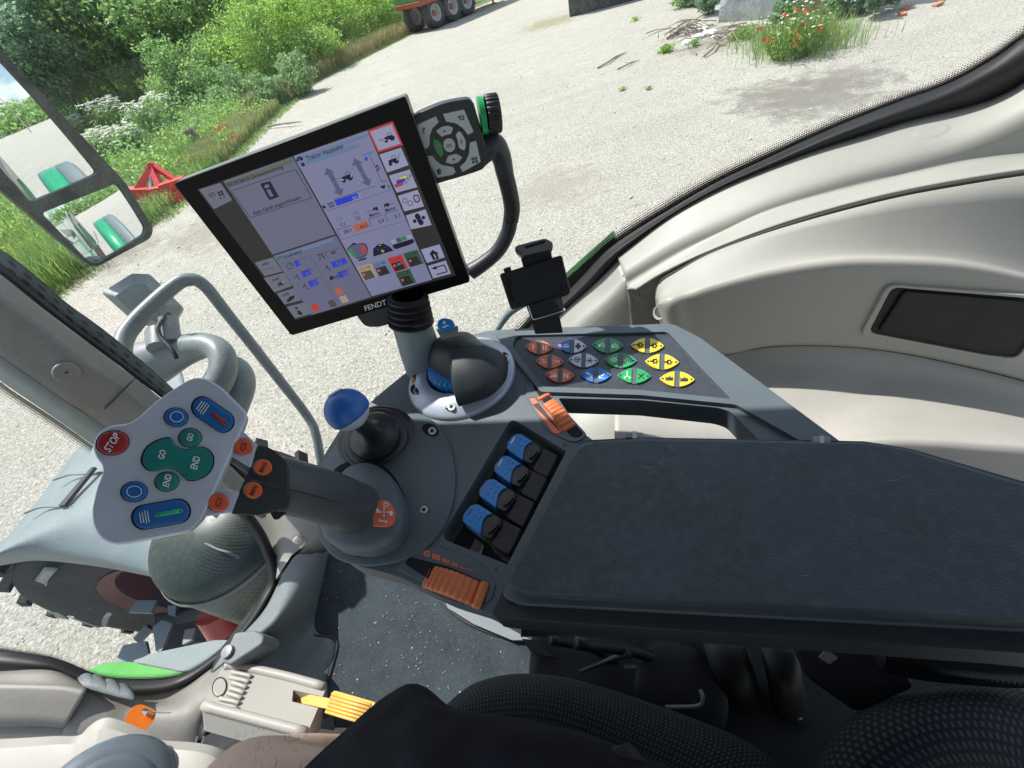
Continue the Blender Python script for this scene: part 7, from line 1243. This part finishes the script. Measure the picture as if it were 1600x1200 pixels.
# pane B
q([(428.5, 401), (520, 371.5), (522.5, 376), (431.5, 406.5)], HD, 2); q([(430.5, 402.3), (440, 399.2), (442, 403), (433, 406)], DG, 3); tx('info', 436, 403, 8, 3.5, KY); tx('Kraftheber', 457.5, 396.5, 30, 5.5)
s.slab(TPp, ell(453, 415.5, 5.5, 5.2, 0, 16), .0002, .0009, IK, [ell(453, 415.5, 4.6, 4.3, 0, 16)[::-1]], side=False); line([(453, 415.5), (453, 412)], .7); line([(453, 415.5), (456, 414.5)], .7)
for a, b, w_, t in ((459, 409, 8, '17s'), (470, 425, 14, '41%'), (481, 440.5, 14, '51%'), (517, 410.5, 22, '92%'), (527, 426.5, 15, '55%')):
    q([(a, b), (a+w_, b-w_*.3), (a+w_+4, b+7-w_*.3), (a+4, b+8.5)], BL, 2); line([(a, b-.5), (a+22, b-7.5)], .5); tx(t, a+13, b+.8, 10, 5, KD, lv=4)
line([(509, 402.5), (507, 394)], .5) if False else line([(511.5, 402.5), (507.5, 394.5), (530.5, 387.5)], .5); tx('4%', 521, 394.5, 8.5, 5.2); line([(483, 397.5), (529, 473)], .3)
for x, y in ((464, 431), (476, 446), (511.5, 417)): q(capsule((x, y), (x+4, y+4.5), 2.6, 5), IK, 2); q(capsule((x+.5, y+.5), (x+3.7, y+4), 1.5, 5), PB, 3); line([(x-3, y+4), (x, y-2)], 1.1)
q(capsule((500, 399), (499.5, 405.5), 3, 5), IK, 2); q(capsule((500, 399.5), (499.5, 405), 1.8, 5), PB, 3); line([(503, 397), (507.5, 405)], 1.6); line([(494, 398.5), (505, 395.5)], .8); q(ell(518, 434.5, 3.4, 3.2, 0, 12), IK, 2); line([(521, 431), (526, 437)], .9); line([(525, 430), (529.5, 436)], .9); line([(520, 433.5), (529, 431)], .8)
q([(521.5, 451.5), (532, 448.5), (537, 458.5), (528, 461.5)], OR, 2); q([(529.5, 464), (539.5, 461), (545.5, 470.5), (535.5, 474)], TN, 2); q([(511, 471), (521, 468), (527, 477.5), (517.5, 480.5)], GY, 2); q([(484.5, 477), (494, 474), (500.5, 483.5), (491, 487.5)], RE, 2)
# dividers
line([(457.5, 245), (580.5, 463.5)], .9); line([(426, 399), (525, 367)], .9)
# right keys
q([(574.7, 204), (613.7, 189.8), (629.5, 226.5), (590.5, 238.5)], RE, 1)
RK = [[(578, 206), (612, 194), (625.5, 224.5), (592, 235)], [(592.7, 241.5), (626.5, 230.7), (638.5, 258), (605, 269.7)], [(607.7, 274.5), (640, 264.7), (652, 292.5), (619.7, 301)], [(621.7, 306), (652.7, 296.5), (662.5, 322.5), (631.7, 330.4)], [(634, 336.7), (664.7, 327), (674.5, 351.7), (642, 358.5)], [(657.5, 390), (686.7, 381.7), (695, 402), (667, 411)], [(668.7, 415.5), (696.5, 407), (704.7, 427.5), (676.7, 435)]]
for k in RK: q(k, KY, 2)
tractor(607, 215, .95, True, False); tractor(613.5, 251, .95, False, True)
for i, (c, x, y) in enumerate(((YE, 629, 277.5), (BL, 625.5, 283), (RE, 622.5, 289))): q(capsule((x-3.5, y+1), (x+5, y-1.5), 5.4, 6), IK, 3+2*i); q(capsule((x-3.5, y+1), (x+5, y-1.5), 4.2, 6), c, 4+2*i); s.slab(TPp, ell(x+12, y-3.2, 2.3, 2.2, 0, 10), .0002, .0009, IK, [ell(x+12, y-3.2, 1.6, 1.5, 0, 10)[::-1]], side=False)
for x, y in ((632.5, 313.5), (641, 317.5)): s.slab(TPp, ell(x, y, 4.2, 4.2, 0, 16), .0002, .0009, IK, [ell(x, y, 3.3, 3.3, 0, 16)[::-1]], side=False)
s.slab(TPp, rp([(645.5, 305), (652, 303.5), (656, 308), (656.5, 315), (650, 317.5), (646, 312)], 3), .0002, .0009, IK, [rp([(647, 306.5), (651.5, 305.5), (654.3, 309), (654.6, 313.8), (650.5, 315.3), (647.6, 311)], 2)[::-1]], side=False); line([(650, 307), (651, 312)], .8)
q(capsule((652, 337.5), (658, 348), 8, 8), IK, 3); q(ell(648, 345.5, 4.2, 4, 0, 12), KY, 4); q(ell(661.5, 340, 4.2, 4, 0, 12), KY, 4); q(ell(648, 345.5, 3, 2.9, 0, 12), IK, 5); q(ell(661.5, 340, 3, 2.9, 0, 12), IK, 5)
q([(671, 397), (675.5, 390.5), (685.5, 395.5), (683, 397), (686.5, 404), (677, 406.5), (673.5, 399.5)], IK, 3); line([(678, 397), (681, 403.5)], 2.2, KY, 4)
line([(679, 418.5), (694, 414), (699, 424.5), (682, 429)], 1.7, IK, 3); q([(673.5, 420), (680.5, 415.5), (683, 421)], IK, 3)
# left keys
LK = [[(311, 296), (344.5, 285.7), (363, 312.7), (334, 326.7)], [(398, 410.5), (426.5, 402), (441.5, 424), (413.7, 431.5)], [(412, 434.5), (443.7, 426), (456.5, 446.5), (428.7, 457)], [(432.5, 458.5), (459.5, 450), (471.5, 469), (444.5, 475.7)], [(448, 479.5), (474.5, 472.7), (486.5, 490), (461, 497.5)]]
for k in LK: q(k, KD, 2)
line([(326, 303), (334, 300.5), (336.5, 305.5), (329.5, 308.5)], .7, IK, 3, True); tx('UT', 331, 304.5, 6, 3.5)
for i in range(2):
    for j in range(2): q([(339+i*4.5+j*1.8, 300-i*1.4+j*3.6), (342.5+i*4.5+j*1.8, 299-i*1.4+j*3.6), (344+i*4.5+j*1.8, 302-i*1.4+j*3.6), (340.5+i*4.5+j*1.8, 303-i*1.4+j*3.6)], IK, 3)
q(ell(345, 309.5, 1.5, 1.4, 0, 8), IK, 3); q(ell(350, 307.5, 1.5, 1.4, 0, 8), IK, 3)
tx('info', 414.5, 412, 11, 4.5); tx('Quittung', 419, 419.5, 17, 4, AR); tx('info', 431, 436, 11, 4.5); tractor(437, 443.5, .55); tx('info', 447, 459.5, 10, 4.5); q([(447, 471), (453, 463), (461, 461.5), (459, 467), (452, 471.5)], IK, 3); q([(460.5, 480.5), (464.5, 479.3), (466, 482.3), (462, 483.5)], IK, 3); q([(463.5, 486), (468, 484.5), (469.5, 488), (472.5, 487), (471.5, 493), (463.5, 490), (466, 489)], IK, 3)
s.build('screen', SM, mo_r, sharp=None, label='lit screen split into menu panes with icon keys down both sides')
m = MB(); ctext(m, 'FENDT', TPp, 586.5, 477, (.955, -.295), 35, 8, .0004); m.build('maker_badge', M['ink_w'], mo_r)
# bracket and neck
part('bracket', M['con_dark'], mo_r, TPp, rp([(554, 490, 5), (636, 468, 3), (643, 496, 4), (592, 512, 10), (570, 511, 8)], 4), -.040, -.008, .004); m = MB(); m.slab(TPp, ell(638, 484, 3.5, 11, -8, 24), -.012, -.009); m.build('bracket_cap', M['steel_grey'], mo_r)
M['neck_grey'] = mat('neck_grey', (.22, .26, .28), .42, var=.05); nA, nB = W(637, 462, .575), W(643, 506, .60); d = (nB-nA).normalized(); Ln = (nB-nA).length; pf = [(.022, 0)]
for i in range(5): h = Ln*(i+.1)/5; pf += [(.0225+i*.0008, h), (.0285+i*.0010, h+Ln*.06), (.0285+i*.0010, h+Ln*.12), (.0225+i*.0008, h+Ln*.17)]
m = MB(); m.lathe(pf+[(.024, Ln)], nA, d, 36); m.build('bellows', M['black_rubber'], mo_r, sharp=60)
m = MB(); m.tube([nB-d*.003, W(656, 545, .62), cp(668, 575, -.01)], [.0275, .030, .034], 32, n=6); m.build('neck_tube', M['neck_grey'], mo_r, sharp=None)
# keypad with grab handle
KP = Pl(TPp.o+TPp.n*.010, TPp.n+XC*.10); kr_ = root('keypad', cw(-.06, -.2, .44), 'grey keypad with arrow keys, OK key and dial at the upper right of the monitor', 'keypad')
M['key_grey'] = mat('light_grey_key', (.46, .49, .52), .45, var=.04, vs=60); M['kp_body'] = mat('keypad_body', (.022, .027, .034), .42, var=.05, bump=.15, bs=1500); M['ink_green'] = mat('green_ink', (.0, .10, .06), .5, var=0); M['green_ring'] = mat('green_ring', (.01, .30, .09), .35, var=.1)
part('body', M['kp_body'], kr_, KP, rp([(642, 186, 6), (653, 177, 4), (693, 160, 20), (733, 154, 6), (740, 160, 5), (763, 240, 8), (758, 264, 8), (733, 273, 20), (682, 288, 6), (673, 283, 5), (664, 258, 10)], 6, 5), -.017, 0, .002)
part('body_back', M['mon_case'], kr_, KP, rp([(642, 187, 6), (653, 178, 4), (693, 161, 20), (733, 155, 6), (740, 162, 5), (762, 240, 8), (733, 272, 20), (682, 287, 6), (664, 258, 10)], 6, 5), -.027, -.0175, .003)
def K(nm, pts, lb, fn): 
    m = MB(); m.slab(KP, rp(pts, 1.6), -.001, .0012, 0); o = m.build(nm, M['key_grey'], kr_, bevel=.0004, label=lb); m = MB(); fn(m); m.build('symbol', M['ink_green'], o)
def sl(m, p, hl=()): m.slab(KP, p, .0012, .0015, 0, hl)
K('key', [(652, 195), (681, 181.5), (685.5, 191), (676, 200), (671.5, 212), (671, 226), (669, 231), (661, 234)], 'grey key with a question mark', lambda m: ctext(m, '?', KP, 662, 204, (.97, -.2), 6, 9.5, .0015))
def f2(m): [sl(m, bar(a, b, 1.8)) for a, b in (((717, 183), (723.5, 181)), ((723.5, 181), (725, 186)), ((725, 186), (718, 187.5)))]; sl(m, [(714, 183.5), (719, 180), (720, 185.5)])
K('key', [(692, 178), (725, 171), (740, 206), (731, 211), (724, 201), (713, 193), (697, 190)], 'grey key with a return arrow', f2)
def f3(m): [sl(m, [(736+i*5.2+j*1.2, 246.5-i*.8+j*5.2), (740+i*5.2+j*1.2, 245.8-i*.8+j*5.2), (741+i*5.2+j*1.2, 250-i*.8+j*5.2), (737+i*5.2+j*1.2, 250.6-i*.8+j*5.2)]) for i in range(2) for j in range(2)]
K('key', [(734, 223), (744, 220), (751, 253), (723, 269), (718, 261), (728, 252), (733, 240)], 'grey key with four small squares', f3); K('key', [(666, 245), (675, 243), (680, 250), (690, 258), (708, 261), (712, 269), (708, 273), (683, 278)], 'grey key with a house symbol', lambda m: sl(m, [(681.5, 268), (685, 262.5), (690.5, 266), (688.5, 267), (690, 271.5), (684, 273), (683, 268.5)]))
K('key', [(681, 205), (690, 198), (700, 196.5), (708, 199.5), (705, 209), (697, 211), (690, 214)], 'grey up arrow key', lambda m: sl(m, [(691.5, 207), (694, 202.5), (697.5, 205)])); K('key', [(717, 204.5), (722, 209), (727.5, 220), (727.5, 231), (725, 235.5), (717, 231), (715, 219), (712, 211)], 'grey right arrow key', lambda m: sl(m, [(719.5, 218), (723, 221.5), (720, 225.5)]))
K('key', [(696, 254), (700, 243.5), (713, 240), (722.5, 246), (717, 253), (707, 256.5)], 'grey down arrow key', lambda m: sl(m, [(706, 248.5), (711.5, 247.5), (709.5, 252)])); K('key', ell(702, 227, 9.3, 11, -15, 28), 'round grey key marked OK', lambda m: ctext(m, 'OK', KP, 702, 227.3, (.97, -.2), 10, 5.6, .0015))
g = part('worn_key_hole', M['green_ring'], kr_, KP, rp([(677, 218), (684, 219), (690, 226), (693, 240), (690, 246), (684, 241), (678, 230)], 1), -.001, .0006, .0004, label='empty key opening lined in green'); part('key_stub', M['beige'], g, KP, rp([(680.5, 226), (685.5, 224), (690, 234), (684, 236)], 1), .0004, .001, .0002)
dA, dB = KP(752, 181, -.012), KP(781, 176, -.012); ad = (dB-dA).normalized(); m = MB(); m.lathe([(0, 0), (.019, 0), (.019, .006), (.016, .0065)], dA-ad*.002, ad, 36); m.build('green_ring', M['green_ring'], kr_)
m = MB(); rows = []
bu = ad.orthogonal().normalized(); bw = ad.cross(bu)
for i in range(145): t = 2*math.pi*i/144; r_ = .0195+.0007*math.cos(t*24); rows.append([dA+ad*(.006+h)+(bu*math.cos(t)+bw*math.sin(t))*(r_-e) for h, e in ((0, .004), (0, .001), (.001, 0), (.014, .0002), (.0155, .0015), (.016, .006), (.016, .0194))])
m.grid(rows); m.build('dial_knob', M['black_p'], kr_, sharp=55)
m = MB(); H1 = [KP(742, 252, -.012), KP(760, 232, -.014), KP(772, 228, -.016), KP(783, 245, -.018), KP(789, 272, -.02)]; m.tube(H1, [.012, .0145, .0145, .0125, .0115], 24, n=6); m.build('handle_head', M['kp_body'], kr_, sharp=None)
m = MB(); m.tube([KP(788, 268, -.02), KP(796, 300, -.022), KP(800, 325, -.024), KP(798, 345, -.025)], [.0112, .0112, .0112, .0108], 24); m.build('handle_grip', M['black_p'], kr_, sharp=None); m = MB(); m.tube([KP(798, 342, -.025), KP(793, 365, -.026), KP(778, 392, -.027), KP(755, 412, -.028), KP(735, 425, -.03)], [.0104, .0104, .0104, .011, .012], 24); m.build('handle_bar', M['kp_body'], kr_, sharp=None)
